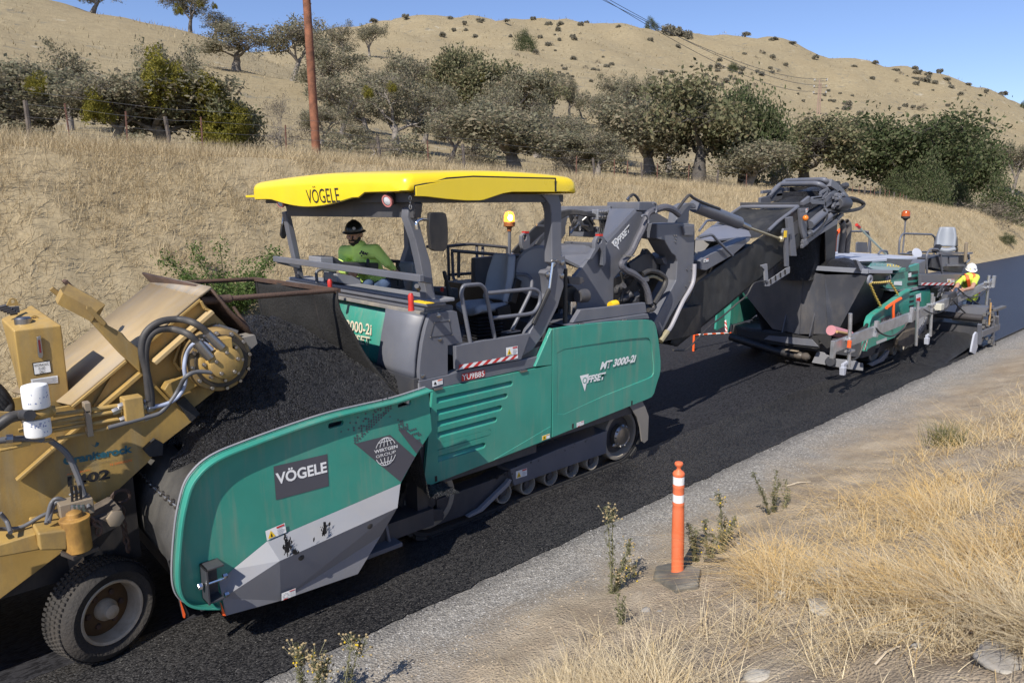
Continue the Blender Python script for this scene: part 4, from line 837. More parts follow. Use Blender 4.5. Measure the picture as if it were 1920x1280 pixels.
for y in (YP+.095, ny-.12, ny-.05, ny): rows.append([V((p.x-.03+(0 if y < ny else .06)-.012*max(0, math.sin(math.pi*i/(len(nose)-1))) , y+(.14*(1-math.sin(math.pi*(.15+.7*i/(len(nose)-1)))) if y > ny-.1 else 0), p.z)) for i, p in enumerate(nose)])
mb.grid(rows); o = build(mb, 'nose_cowl', LIGHTGREY if False else GREY, F); s = o.modifiers.new('thick', 'SOLIDIFY'); s.thickness = .04
for y0, y1 in ((7.5, 8.2),): nose_strip(y0, y1, -.05, GREY, 'nose_cowl')
gp = nose_strip(ny-.1, 7.55, .05, GREEN, 'nose_panel')
def npt(px, py, dx):                                        # sight line onto the green nose panel
    for k in range(60):
        y = 5.9+k*.03; p = PY(px, py, y)
        for a, b in zip(nose, nose[1:]):
            if min(a.z, b.z) <= p.z <= max(a.z, b.z):
                t = (p.z-a.z)/(b.z-a.z); x = a.x+(b.x-a.x)*t+dx
                if p.x >= x: return p
    return PY(px, py, 6.6)
HN = zm(540, 560, 6.4)
lettering('MT 3000-2i', *[npt(*HN(a, b), .02) for a, b in ((540, 345), (1000, 440), (545, 220))], mat_cache('aged_white_print', (.6, .55, .42)), F, 'lettering', .02)
lettering('OFFSET', *[npt(*HN(a, b), .02) for a, b in ((650, 500), (975, 565), (655, 400))], _mc['aged_white_print'], F, 'lettering', .02)
sticker(F, *[npt(*HN(a, b), -.09) for a, b in ((1255, 708), (1475, 770), (1258, 603))], 'double', off=(-.004, 0, 0))
# top ledge of the nose: dusty strip, deck sill, lid with red pegs
zt = nose[-1].z; xt = nose[-1].x
mb = MB(); mb.box((xt-.04, YP+.1, zt-.02), (xt+.2, 8.2, zt+.012)); build(mb, 'dusty_ledge', mat('dusty_grey_paint', (.2, .19, .18), .8, dust=1., dcol=(.4, .34, .25), dscale=5), F, bevel=.005)
mb = MB(); mb.box((xt+.0, YP+.1, zt+.012), (xt+.16, 8.25, zt+.06)); mb.box((xt-.02, YP+.06, zt+.06), (xt+.2, 8.28, zt+.09)); build(mb, 'front_sill', GREY, F, bevel=.01)
mb = MB(); mb.box((xt+.03, YP+.05, zt+.09), (xt+.3, 8.3, zt+.125)); lid = build(mb, 'deck_lid', LIGHTGREY, F, bevel=.01)
for px, py, h in ((771, 572, .13), (619, 537, .11)):
    p = PZ(px, py+6, zt+.125); mb = MB(); mb.lathe(p, (0, 0, 1), [(.028, -.02), (.024, h*.4), (.026, h*.8), (.015, h)], 10); build(mb, 'red_peg', RED, lid)
p = PZ(791, 567, zt+.125); build(MB().box(p+V((-.04, -.12, 0)), p+V((.05, .12, .006))), 'yellow_mark', YELLOWPRINT, lid)
b = on(Z4, [(1450, 1075), (1560, 1090), (1560, 1130), (1460, 1150)], YP+.15); build(MB().plate(b, (0, .5, 0)), 'cowl_block', GREY, F, bevel=.01)
# --- canopy
canopy_z0, canopy_z1 = 3.4, 3.57
x0, x1, y0, y1 = 3.5, 5.72, 5.2, 8.45
def skirt_z(t, edge):
    if edge == 'front':                                     # t from far (0) to near (1)
        return 3.37-.085*max(0, math.sin(math.pi*min(1, max(0, (t-.14)/.6))))**1.0*(1 if .14 < t < .74 else 0)+.045*(t > .78)
    if edge == 'side': return 3.43
    return 3.4
mb = MB(); per = []
rc = .1
def perim(inset):
    out = []; a0, a1, b0, b1 = x0+inset, x1-inset, y0+inset, y1-inset; r = max(.02, rc-inset*.5)
    def edge(p, q, n, e, rev=False):
        for i in range(n): t = i/(n-1); out.append((p[0]+(q[0]-p[0])*t, p[1]+(q[1]-p[1])*t, e, t))
    def corner(cx, cy, a):
        for k in range(1, 4): q = a+math.pi/2*k/4; out.append((cx+r*math.cos(q), cy+r*math.sin(q), 'c', 0))
    edge((a0, b1-r), (a0, b0+r), 28, 'front'); corner(a0+r, b0+r, math.pi); edge((a0+r, b0), (a1-r, b0), 22, 'side'); corner(a1-r, b0+r, -math.pi/2)
    edge((a1, b0+r), (a1, b1-r), 10, 'rear'); corner(a1-r, b1-r, 0); edge((a1-r, b1), (a0+r, b1), 10, 'far'); corner(a0+r, b1-r, math.pi/2)
    return out
rows = []
def crown(x, y): u = (x-x0)/(x1-x0); return .03*math.sin(math.pi*u)+.045*math.sin(math.pi*(y-y0)/(y1-y0))+.05*max(0, u-.12)*(1.3-u)
for inset, zz in ((.012, 'sk'), (0, 'sk2'), (0, canopy_z1-.09), (.008, canopy_z1-.05), (.03, canopy_z1-.02), (.07, canopy_z1-.002), (.16, canopy_z1+.008), (.4, canopy_z1+.01), (.8, canopy_z1+.01), (1.05, canopy_z1+.01)):
    row = []
    for x, y, e, t in perim(inset):
        sz = skirt_z(t, e) if e == 'front' else 3.43 if e == 'side' else 3.42
        z = sz if zz == 'sk' else sz+.01 if zz == 'sk2' else zz+crown(min(max(x, x0), x1), y)*(1 if inset > .05 else .55+inset*6)
        row.append((x, y, z))
    rows.append(row)
mb.loft(rows, cap=False); n = len(rows[0]); o0 = (len(rows)-1)*n; mb.f.append(tuple(o0+i for i in range(n)))
roof = build(mb, 'canopy_roof', YELLOW, F, smooth=50); s = roof.modifiers.new('thick', 'SOLIDIFY'); s.thickness = .012; s.offset = -1
fr = on(Z4, [(1278, 198), (1440, 168)], y0-.01)+on(Z6, [(0, 172), (150, 145), (350, 130), (700, 139), (960, 145), (962, 240), (700, 240), (640, 240), (580, 250), (530, 266), (490, 280), (440, 297), (390, 305), (300, 305), (150, 293), (0, 275)], y0-.01)+on(Z4, [(1280, 272)], y0-.01)
build(MB().plate(fr, (0, .03, 0)), 'side_fairing', YELLOW, F, bevel=.008)
gq = on(Z4, [(1268, 196), (1440, 162)], y0-.002)+on(Z6, [(150, 138), (350, 124), (700, 133), (968, 139)], y0-.002)
mb = MB()
for a, b in zip(gq, gq[1:]): mb.bar(a, b, .004, .016, (0, 0, 1))
a, b = on(Z6, [(966, 139), (968, 236)], y0-.002); mb.bar(a, b, .016, .004, (0, 1, 0)); a, b = on(Z4, [(1272, 196), (1274, 268)], y0-.002); mb.bar(a, b, .016, .004, (0, 1, 0)); build(mb, 'fairing_joint', BLACK, F)
# name on the front skirt
fx = x0-.004
lettering('VÖGELE', *onx(Z4, [(468, 326), (712, 318), (447, 200)], fx), BLACKPRINT, F, 'lettering', .0)
# inner ceiling, front header
mb = MB(); mb.box((x0+.12, y0+.12, 3.33), (x1-.12, y1-.12, 3.41)); build(mb, 'canopy_ceiling', DARKGREY, F)
mb = MB(); mb.plate(onx(Z4, [(300, 340), (330, 300), (1230, 280), (1275, 330), (1262, 436), (1215, 432), (345, 422), (318, 420)], x0+.17), (.08, 0, 0)); build(mb, 'front_header', DARKGREY, F, bevel=.008)
# pilars
def pillar(Z, pts, y, w, name='canopy_post', m=GREY): return build(MB().plate(on(Z, pts, y), (0, w, 0)), name, m, F, bevel=.012)
pillar(Z4, [(1215, 425), (1222, 360), (1262, 345), (1285, 395), (1330, 560), (1392, 770), (1412, 930), (1450, 1150), (1378, 1150), (1350, 960), (1318, 790), (1275, 600)], YP+.13, .11)
pillar(Z4, [(300, 392), (330, 385), (345, 420), (385, 590), (418, 760), (448, 915), (410, 915), (378, 760), (340, 590)], 8.05, .11)
pillar(Z6, [(865, 262), (990, 262), (1000, 300), (1012, 330), (1014, 720), (1040, 712), (1044, 790), (1028, 840), (1030, 950), (985, 1100), (890, 1290), (800, 1420), (705, 1480), (780, 1280), (840, 1180), (918, 1010), (905, 880), (890, 850), (905, 828), (950, 818), (968, 790), (940, 770), (938, 400), (925, 340), (895, 290)], YP+.05, .12)
pillar(Z4, [(1220, 440), (1290, 440), (1300, 660), (1350, 690), (1350, 900), (1190, 900), (1195, 750), (1225, 660)], 8.05, .12)
rb = onx(Z4, [(312, 760), (412, 764), (1312, 893), (1288, 918)], 0.0) if False else None
a, b = PY(*Z4(330, 772), 8.05), PY(*Z4(1312, 897), YP+.02); mb = MB(); mb.bar(V((3.62, 8.18, 2.68)), V((3.62, 5.15, 2.665)), .05, .065); build(mb, 'front_rail', GREY, F, bevel=.008)
mb = MB()
mb.bar(V((3.62, 5.19, 2.66)), PY(*Z4(1390, 905), YP+.1), .04, .06); mb.bar(V((3.62, 8.1, 2.67)), PY(*Z4(410, 790), 8.05), .06, .08); build(mb, 'rail_bracket', GREY, F, bevel=.008)
mb = MB(); mb.tube([PY(*Z4(1285, 945), 5.2), PY(*Z4(1300, 965), 5.3)], .022, 8); build(mb, 'rail_knob', DARKGREY, F)
# work lights under the front edge
for (a, b), r_ in (((1068, 305), .055), ((266, 323), .05)):
    p = PX(*Z4(a, b), x0+.06); d = V((-1, -.25, -.35)).normalized(); mb = MB(); mb.lathe(p-d*.09, d, [(.03, 0), (.06, .02), (r_*.95, .06), (r_, .1)], 18); l = build(mb, 'work_light', BLACK, F)
    mb = MB(); mb.lathe(p-d*.005, d, [(r_*.78, .02), (r_*1.05, .02), (r_*1.08, 0), (r_*.9, -.02)], 18, cap=False); build(mb, 'light_bezel', mat_cache('faded_pink_plastic', (.6, .22, .2)), l); mb = MB(); mb.lathe(p, d, [(r_*.82, 0), (r_*.7, .012), (.01, .02)], 18); build(mb, 'light_lens', GLASS, l)
    mb = MB(); mb.bar(p+V((.02, 0, .03)), p+V((.05, 0, .12)), .08, .03); build(mb, 'light_bracket', BLACK, l)
mb = MB(); p = PX(*Z4(165, 285), x0+.1); mb.box((x0+.02, y1-.05, 3.4), (x0+.3, y1+.22, 3.43)); build(mb, 'roof_lip', YELLOW, F, bevel=.006)
# mirrors
mp = on(Z4, [(1384, 400), (1400, 392), (1480, 392), (1505, 402), (1515, 440), (1522, 520), (1522, 620), (1510, 668), (1490, 684), (1420, 684), (1395, 670), (1386, 600), (1378, 500)], 4.95)
mr = build(MB().plate(mp, (.02, .07, 0)), 'mirror', BLACK, F, bevel=.015); pipe(mr, 'mirror_arm', on(Z4, [(1285, 520), (1280, 470), (1310, 445), (1385, 445), (1400, 470), (1406, 575)], 5.02), .014, CHROME)
mp = on(Z4, [(272, 480), (290, 470), (305, 490), (312, 560), (300, 592), (275, 590), (262, 560)], 8.3); mr = build(MB().plate(mp, (.02, .07, 0)), 'mirror', BLACK, F, bevel=.015); pipe(mr, 'mirror_arm', on(Z4, [(325, 390), (290, 395), (275, 500), (290, 440), (310, 500), (322, 580)], 8.2), .014, STEEL)
chain(F, [PY(*Z4(1236, 270), 5.3), PY(*Z4(1238, 370), 5.3)], STEEL, .03, .004); chain(F, on(Z6, [(932, 757), (960, 750), (1005, 762)], YP+.03), STEEL, .03, .005)
# gas strut, bolts on the rear post
mb = MB(); mb.tube(on(Z6, [(945, 770), (920, 960)], YP+.02), .014, 8); build(mb, 'strut_rod', CHROME, F); mb = MB(); mb.tube(on(Z6, [(918, 975), (800, 1230)], YP+.02), .024, 8); build(mb, 'gas_strut', BLACK, F)
mb = MB()
for a, b in ((902, 858), (1010, 868), (945, 780), (1012, 768)): mb.bolt(PY(*Z6(a, b), YP+.05), (0, -1, 0), .03, .02, 10)
build(mb, 'bolt', STEEL, F)
# hand rails
YR = YP+.03
pipe(F, 'hand_rail', on(Z5, [(1032, 518), (958, 125), (975, 65), (1110, 55), (1150, 90), (1228, 492)], YR), .021, GREY, rad=.1)
pipe(F, 'hand_rail', on(Z5, [(1166, 127), (1540, 90), (1592, 120), (1590, 200), (1545, 280), (1490, 294), (1208, 326)], YR), .02, GREY, rad=.1)
pipe(F, 'hand_rail', [PY(*Z6(a, b), y) for a, b, y in ((680, 855, 5.75), (760, 862, 5.6), (792, 905, 5.5), (782, 985, 5.45), (640, 1275, 5.45))], .02, GREY, rad=.1)
build(MB().box(PY(*Z5(1325, 440), 5.42), PY(*Z5(1395, 452), 5.5)+V((0, 0, .04))), 'rail_foot', GREY, F)
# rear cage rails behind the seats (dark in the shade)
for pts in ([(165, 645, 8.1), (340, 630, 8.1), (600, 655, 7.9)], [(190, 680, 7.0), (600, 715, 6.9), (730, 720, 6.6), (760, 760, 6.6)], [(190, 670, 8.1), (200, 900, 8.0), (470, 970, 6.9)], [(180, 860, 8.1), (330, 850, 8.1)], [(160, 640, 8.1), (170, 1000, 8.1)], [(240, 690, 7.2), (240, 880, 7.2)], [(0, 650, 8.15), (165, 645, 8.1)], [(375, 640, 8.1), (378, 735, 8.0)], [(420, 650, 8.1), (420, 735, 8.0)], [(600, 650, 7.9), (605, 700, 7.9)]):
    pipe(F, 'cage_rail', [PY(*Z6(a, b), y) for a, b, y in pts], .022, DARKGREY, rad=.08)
# seats
def seat(o, ang=0, name='operator_seat', k=.85):
    s = MB(); R = Matrix.Rotation(ang, 3, 'Z')
    def T(p): return V(o)+R @ (V(p)*k)
    def cushion(nx, ny, fn, m, nm, par):
        mb = MB(); mb.grid([[T(fn(i/(nx-1), j/(ny-1))) for i in range(nx)] for j in range(ny)]); q = build(mb, nm, m, par); k = q.modifiers.new('thick', 'SOLIDIFY'); k.thickness = .09; k.offset = 0; b = q.modifiers.new('e', 'BEVEL'); b.width = .03; b.segments = 3; b.limit_method = 'ANGLE'; return q
    mb = MB(); mb.box((0, 0, 0), (0, 0, 0)); base = MB()
    for i in range(7): base.loft([[T(p) for p in ((-.2+d, -.2+d, z), (.2-d, -.2+d, z), (.2-d, .2-d, z), (-.2+d, .2-d, z))] for d, z in ((.03, -.42+i*.045), (0, -.4+i*.045), (.03, -.376+i*.045))])
    base.box(T((-.24, -.24, -.46)), T((.24, .24, -.42))); root = build(base, name, BLACK, F)
    def sf(u, v): x, y = -.27+.52*u, -.26+.52*v; return (x, y, .0-.03*math.cos(math.pi*(v-.5))**2+.03*(u < .12)*-1+.03*(abs(v-.5)*2)**3)
    cushion(7, 7, sf, SEATMAT, 'seat_cushion', root)
    def bf(u, v): w = .27*(1-.25*max(0, u-.55)/.45); y = -w+2*w*v; return (.24+.14*u+.05*math.sin(math.pi*v)-.05*(abs(v-.5)*2)**2, y, .06+.62*u)
    cushion(8, 7, bf, SEATMAT, 'backrest', root)
    mb = MB(); mb.bar(T((.26, -.3, .06)), T((.38, -.27, .36)), .05, .1); mb.bar(T((.26, .3, .06)), T((.38, .27, .36)), .05, .1); build(mb, 'armrest', BLACK, root, bevel=.01); mb = MB()
    mb.bar(T((.22, -.31, -.02)), T((.02, -.31, -.06)), .05, .12); build(mb, 'seat_side', BLACK, root, bevel=.01)
    mb = MB(); p = T((.33, 0, .55)); return root
sc = PY(905, 578, 6.05); seat((sc.x, 6.05, sc.z+.02), -.12); seat((4.75, 7.45, 2.02), .05)
# control consoles
mb = MB(); mb.plate(on(Z4, [(682, 845), (860, 880), (862, 905), (690, 905)], 7.2), (0, .3, 0)); build(mb, 'console_leg', LIGHTGREY, F)
mb = MB(); mb.plate(on(Z4, [(562, 722), (660, 722), (740, 768), (1000, 772), (1002, 835), (740, 800), (566, 782)], 7.05), (0, .22, 0)); build(mb, 'control_console', DARKGREY, F, bevel=.01)
mb = MB(); mb.plate(on(Z4, [(562, 728), (660, 728), (662, 780), (566, 782)], 7.03), (0, .28, 0)); build(mb, 'console_screen', LIGHTGREY, F, bevel=.01)
mb = MB(); mb.plate(on(Z4, [(686, 852), (800, 868), (870, 905), (872, 960), (690, 915)], 7.0), (0, .3, 0)); build(mb, 'console_base', LIGHTGREY, F, bevel=.01)
pipe(F, 'console_rail', on(Z4, [(600, 840), (600, 920)], 7.3), .02, GREY); pipe(F, 'console_rail', on(Z4, [(538, 920), (530, 840), (560, 820), (680, 835)], 7.5), .018, GREY)
p = PY(*Z4(920, 770), 7.02); mb = MB(); mb.lathe(p, (0, 0, 1), [(.018, -.05), (.02, .03), (.012, .045)], 8); build(mb, 'control_lever', BLACK, F)
pipe(F, 'arm_pad', on(Z4, [(1050, 755), (1155, 762)], 7.3), .02, BLACK)
p = PY(*Z4(1140, 800), 7.3); mb = MB(); mb.lathe(p, (.1, 0, 1), [(.03, -.16), (.022, -.08), (.02, .0), (.026, .05), (.015, .07)], 10); build(mb, 'joystick', BLACK, F); mb = MB(); mb.plate(on(Z4, [(1010, 810), (1170, 845), (1200, 960), (1100, 980), (1040, 880)], 7.35), (0, .16, 0)); build(mb, 'arm_console', DARKGREY, F, bevel=.01)
mb = MB(); mb.plate(on(Z4, [(1470, 990), (1500, 960), (1600, 962), (1600, 1040), (1500, 1060)], 6.6), (0, .3, 0)); build(mb, 'control_console', DARKGREY, F, bevel=.015)
mb = MB(); mb.lathe(PY(*Z4(1515, 930), 6.6), (-.3, 0, 1), [(.05, -.14), (.03, -.06), (.018, 0), (.026, .1), (.02, .16)], 10); build(mb, 'joystick', BLACK, F); mb = MB(); mb.lathe(PY(*Z4(1476, 972), 6.6), (0, 0, 1), [(.02, -.02), (.022, .02), (.01, .03)], 10); build(mb, 'red_button', RED, F)
# engine cover wall behind the seats and front face of the tower
mb = MB(); mb.plate(on(Z6, [(365, 735), (520, 720), (740, 725), (765, 800), (765, 1010), (700, 1290), (365, 1290)], 7.0), (0, .1, 0)); build(mb, 'rear_wall', DARKGREY, F, bevel=.02)
p = PY(*Z6(745, 815), 6.98); build(MB().box(p-V((.02, .01, .03)), p+V((.02, .01, .03))), 'yellow_tag', YELLOWPRINT, F)
mb = MB(); c = PY(*Z6(855, 838), 5.75); mb.lathe(c, (-.75, -.65, .05), [(.3, 0), (.3, .1), (.27, .13)], 32); build(mb, 'round_cover', LIGHTGREY, F, bevel=.006)
# air filter canister, black post and odds behind the rear post
mb = MB(); mb.lathe(PY(*Z6(1085, 1030), 5.6), (0, 1, 0), [(.13, 0), (.15, .05), (.15, .4), (.1, .45)], 20); build(mb, 'air_cleaner', BLACK, F); mb = MB(); mb.lathe(PY(*Z6(1160, 1020), 5.5), (1, 0, 0), [(.07, -.06), (.08, 0), (.08, .08)], 16); build(mb, 'cleaner_cap', DARKGREY, F)
mb = MB(); mb.lathe(PY(*Z6(1085, 1090), 5.55), (0, 0, 1), [(.06, -.1), (.06, .05)], 12); build(mb, 'intake_pipe', CHROME, F)
pipe(F, 'black_post', on(Z6, [(1040, 815), (1037, 1225)], 5.42), .026, BLACK); mb = MB(); mb.plate(on(Z6, [(1060, 875), (1175, 880), (1186, 915), (1150, 935), (1075, 930)], 5.5), (0, .14, 0)); build(mb, 'rear_lamp', DARKGREY, F, bevel=.01)
# rear deck cover above the engine door
dk = on(Z6, [(1095, 1220), (1155, 1122), (1300, 1108), (1640, 1068), (1652, 1145), (1400, 1180)], YP+.1); build(MB().plate(dk, (0, .06, 0)), 'deck_shield', GREY, F, bevel=.006)
dk = on(Z6, [(1050, 1240), (1400, 1190), (1660, 1152), (1672, 1190), (1400, 1210), (1100, 1250)], YP+.05); build(MB().plate(dk, (0, .5, 0)), 'deck_edge', GREY, F, bevel=.006)
mb = MB(); a = PY(*Z6(1640, 1068), YP+.13); mb.box((5.55, YP+.16, 1.7), (a.x, 8.2, a.z-.12)); build(mb, 'engine_deck', DARKGREY, F)
mb = MB(); mb.lathe(PY(*Z6(1400, 1085), 5.55), (1, 0, .1), [(.05, -.06), (.055, 0), (.05, .06)], 12); build(mb, 'yellow_cap', YELLOWPRINT, F)
# --- tracks
def track(parent, yo, w, cf, rf, cr_, rr, rollers, zb, shoes=True, m=RUBBER, n=46):
    R = .05; pts = []
    for k in range(13): a = math.pi*.5+math.pi*k/12; pts.append((cf.x+(rf+R*.5)*math.cos(a), cf.z+(rf+R*.5)*math.sin(a)))
    for k in range(13): a = -math.pi*.5+math.pi*k/12; pts.append((cr_.x+(rr+R*.5)*math.cos(a), cr_.z+(rr+R*.5)*math.sin(a)))
    L = [0]
    P = pts+[pts[0]]
    for a, b in zip(P, P[1:]): L.append(L[-1]+math.hypot(b[0]-a[0], b[1]-a[1]))
    def at(s):
        s %= L[-1]
        for i in range(len(pts)):
            if s <= L[i+1]: t = (s-L[i])/max(1e-6, L[i+1]-L[i]); a, b = P[i], P[i+1]; return V((a[0]+(b[0]-a[0])*t, 0, a[1]+(b[1]-a[1])*t)), V((b[0]-a[0], 0, b[1]-a[1])).normalized()
    mb = MB(); rows = []
    for i in range(90):
        p, t = at(L[-1]*i/90); nn = V((t.z, 0, -t.x)); rows.append([V((p.x+nn.x*o, y, p.z+nn.z*o)) for o, y in ((-.02, yo+.02), (-.02, yo+w-.02), (.015, yo+w-.02), (.015, yo+.02))])
    rows.append(rows[0]); mb.loft(rows, cap=False); build(mb, 'track_belt', m, parent)
    if shoes:
        me = None; all_ = MB()
        for i in range(n):
            p, t = at(L[-1]*(i+.5)/n); nn = V((t.z, 0, -t.x))
            if me is None or shoes == 'joined':
                mb = all_ if shoes == 'joined' else MB(); h = L[-1]/n*.42; c = V((p.x, yo+w/2, p.z)) if shoes == 'joined' else V((0, 0, 0)); tt, n2 = (t, nn) if shoes == 'joined' else (V((1, 0, 0)), V((0, 0, 1)))
                vs = [c+tt*h*a*k+V((0, w/2*b, 0))+n2*o for o, k in ((.012, 1), (.05, .8)) for a, b in ((-1, -1), (1, -1), (1, 1), (-1, 1))]
                mb.add(vs, [(3, 2, 1, 0), (4, 5, 6, 7), (0, 1, 5, 4), (1, 2, 6, 5), (2, 3, 7, 6), (3, 0, 4, 7)])
            if shoes != 'joined':
                if me is None: o = build(mb, 'track_shoe', m, parent, org=V((0, 0, 0))); me = o.data
                else: o = link_mesh('track_shoe', me, None, parent)
                rot = Matrix((t, V((0, 1, 0)), V((-t.z, 0, t.x)).normalized()*-1 if False else nn)).transposed().to_4x4()
                o.matrix_basis = Matrix.Translation(V((p.x, yo+w/2, p.z))-ORG[parent.name]) @ rot
        if shoes == 'joined': build(all_, 'track_shoes', m, parent)['kind'] = 'stuff'
YT = 5.46
def cz(Z, a, b, y=YT): return PY(*Z(a, b), y)
cs = cz(Z7, 1572, 385); rs = (cz(Z7, 1590, 205).z-cz(Z7, 1560, 558).z)/2
ci = cz(Z7, 268, 885); ci.z = cs.z; ri = rs
cs.z = ci.z = rs+.05
ROLL_M = mat('worn_wheel_rim', (.3, .27, .22), .6, dust=.5, dcol=(.12, .11, .1))
def wheel_disc(parent, c, r, w, name, rim=.78, hub=True, y=None):
    c = V(c); mb = MB(); d = V((0, -1, 0))
    mb.lathe(c+V((0, w, 0)), d, [(r, 0), (r, w), (r*.96, w+.006), (r*rim, w+.006), (r*(rim-.04), w-.02), (r*(rim-.1), w-.07), (.02, w-.07)], 32); o = build(mb, name, ROLL_M, parent, smooth=30)
    mb = MB(); mb.lathe(c+V((0, .065, 0)), d, [(r*(rim-.12), 0), (r*.4, .012), (r*.36, .05), (.01, .055)], 24); build(mb, 'hub', DARKGREY, o); return o
def side_track(parent, yo, shoes):
    track(parent, yo, .3, V((ci.x, 0, ci.z)), ri, V((cs.x, 0, cs.z)), rs, None, 0, shoes)
side_track(F, YT, True); side_track(F, 7.75, 'joined')
wheel_disc(F, V((ci.x, YT+.05, ci.z)), ri*.92, .2, 'idler_wheel', .8)
o = wheel_disc(F, V((cs.x, YT+.03, cs.z)), rs*.97, .2, 'drive_wheel', .86)
mb = MB(); c = V((cs.x, YT+.03, cs.z)); mb.lathe(c, (0, -1, 0), [(.15, -.03), (.15, .03), (.13, .05), (.125, .055), (.115, .05), (.1, .055), (.02, .06)], 32); hub = build(mb, 'drive_hub', STEEL, o); mb = MB()
for k in range(10): a = k*.628; mb.bolt(c+V((.138*math.cos(a), -.035, .138*math.sin(a))), (0, -1, 0), .012, .02)
mb.ball(c+V((.13, -.03, -.06)), (.03, .03, .06), 8); mb.ball(c+V((-.12, -.02, -.1)), (.05, .02, .03), 8); build(mb, 'hub_bolt', STEEL, F)
for a, b in ((1385, 557), (1245, 607), (1097, 662), (938, 717), (772, 772)):
    p = cz(Z7, a, b); r = .115; wheel_disc(F, V((p.x, YT+.04, r+.05)), r, .2, 'track_roller', .84)
mb = MB(); fp = on(Z7, [(800, 590), (1130, 450), (1472, 320), (1464, 478), (1180, 575), (828, 702)], YT-.01); mb.plate(fp, (0, .25, 0)); tf = build(mb, 'track_frame', GREY, F, bevel=.006)
mb = MB(); mb.plate(on(Z7, [(290, 800), (650, 670), (800, 592), (826, 700), (690, 790), (560, 880), (300, 975)], YT+.05), (0, .2, 0)); build(mb, 'track_frame', DARKGREY, F, bevel=.006)
mb = MB(); mb.plate(on(Z7, [(130, 885), (330, 862), (345, 905), (335, 940), (160, 968), (130, 950)], YT), (0, .03, 0)); build(mb, 'idler_fork', DARKGREY, F, bevel=.006)
mb = MB(); mb.plate(on(Z7, [(798, 655), (812, 662), (795, 700), (610, 880), (515, 925), (505, 915), (590, 865), (770, 690)], YT-.03), (0, .05, 0)); build(mb, 'mud_deflector', LIGHTGREY, F, bevel=.004)
mb = MB(); r = random.Random(4)
for i in range(150):                                        # crumbs of asphalt lying on the track frame
    t = r.random()**.8; p = cz(Z7, 640+t*690, 668-t*282+r.gauss(0, 8), YT-.01+r.uniform(0, .1)); mb.ball(p, (r.uniform(.005, .02), .012, r.uniform(.004, .012)), 5)
build(mb, 'asphalt_crumbs', ASPH, F)['kind'] = 'stuff'
sticker(F, *on(Z7, [(838, 654), (915, 630), (838, 602)], YT-.012), 'warning')
mb = MB(); mb.plate(on(Z7, [(1712, 110), (1738, 160), (1760, 222), (1754, 385), (1728, 408), (1712, 396), (1700, 300), (1680, 230), (1600, 110)], YP+.03), (0, .02, 0)); build(mb, 'mud_flap', mat_cache('dusty_rubber', (.2, .185, .165), .85), F, bevel=.004)
mb = MB(); mb.plate([PY(*Z3(a, b), y) for a, b, y in ((1025, 938), (1032, 910), (1110, 880), (1127, 888), (1125, 910))], (0, .25, 0)) if False else None
p = PY(*Z3(1075, 900), 5.12); mb = MB(); mb.box(p+V((-.2, 0, -.03)), p+V((.2, .22, .012))); mb.bar(p+V((-.1, .1, 0)), p+V((-.06, .2, .4)), .03, .03); mb.bar(p+V((.12, .1, 0)), p+V((.1, .2, .4)), .03, .03); build(mb, 'step', GREY, F, bevel=.006)
mb = MB(); mb.box((1.7, 5.6, .12), (3.6, 8.1, .26)); mb.plate([(1.55, 5.8, .1), (1.7, 5.8, .6), (3.1, 5.8, .6), (3.0, 5.8, .1)], (0, .05, 0)); build(mb, 'under_frame', BLACK, F)
# --- slewing tower behind the platform
YN = 6.0
sp = on(Q1, [(597, 256), (640, 264), (642, 440), (560, 560), (490, 680), (432, 745), (428, 1010), (40, 1010), (60, 900), (150, 722), (246, 612), (292, 572), (302, 545), (386, 488)], YN)
tower = build(MB().plate(sp, (0, .06, 0)), 'tower_plate', GREY, F, bevel=.012)
n1, n2 = PY(*Q1(597, 258), YN), PY(*Q1(386, 486), YN); f1, f2 = PY(*Q1(412, 256), 6.85), PY(*Q1(360, 482), 6.2)
mb = MB(); mb.add([n1, n2, f2, f1], [(0, 1, 2, 3)]); o = build(mb, 'tower_front', GREY, F, smooth=0); s = o.modifiers.new('t', 'SOLIDIFY'); s.thickness = .05
mb = MB(); mb.add([n1+V((0, 0, .02)), f1+V((0, 0, .02)), f1+V((.8, 0, .02)), n1+V((.25, 0, .02))], [(0, 1, 2, 3)]); mb.plate([V((p.x, 7.45, p.z)) for p in sp], (0, .06, 0)); o = build(mb, 'tower_plate', GREY, F)
lettering('FFSET', *on(Q1, [(462, 500), (548, 402), (456, 446)], YN-.006), WHITE, F, 'lettering', .04)
mb = MB(); mb.add(on(Q1, [(412, 484), (443, 450), (470, 536)], YN-.004), [(0, 1, 2)]); build(mb, 'arrow_emblem', WHITE, tower, fix=False, smooth=0)
ring_mark(Q1, (445, 482), .055, YN-.008, WHITE, tower, .6); ring_mark(Q1, (445, 482), .036, YN-.0085, GREY, tower, .75)
def hook(pts, hole, y): return build(MB().plate(on(Z6, pts, y), (0, .06, 0), [on(Z6, hole, y)]), 'lifting_eye', GREY, F, bevel=.008)
hook([(712, 610), (714, 570), (730, 548), (752, 543), (770, 555), (778, 585), (776, 700), (768, 722), (735, 715), (715, 640)], [(728, 600), (728, 572), (740, 560), (751, 572), (748, 598), (738, 606)], 6.9)
hook([(1262, 665), (1266, 605), (1282, 575), (1308, 564), (1332, 578), (1346, 615), (1346, 770), (1330, 800), (1320, 790), (1318, 690), (1300, 655), (1240, 745), (1215, 750)], [(1286, 628), (1290, 602), (1302, 588), (1316, 600), (1312, 620), (1296, 634)], YN-.07)
for a, b, y in ((752, 543, 6.9), (1308, 564, YN-.07)): p = PY(*Z6(a, b), y); build(MB().box(p+V((-.035, -.004, -.012)), p+V((.035, .064, .014))), 'red_mark', RED, F)
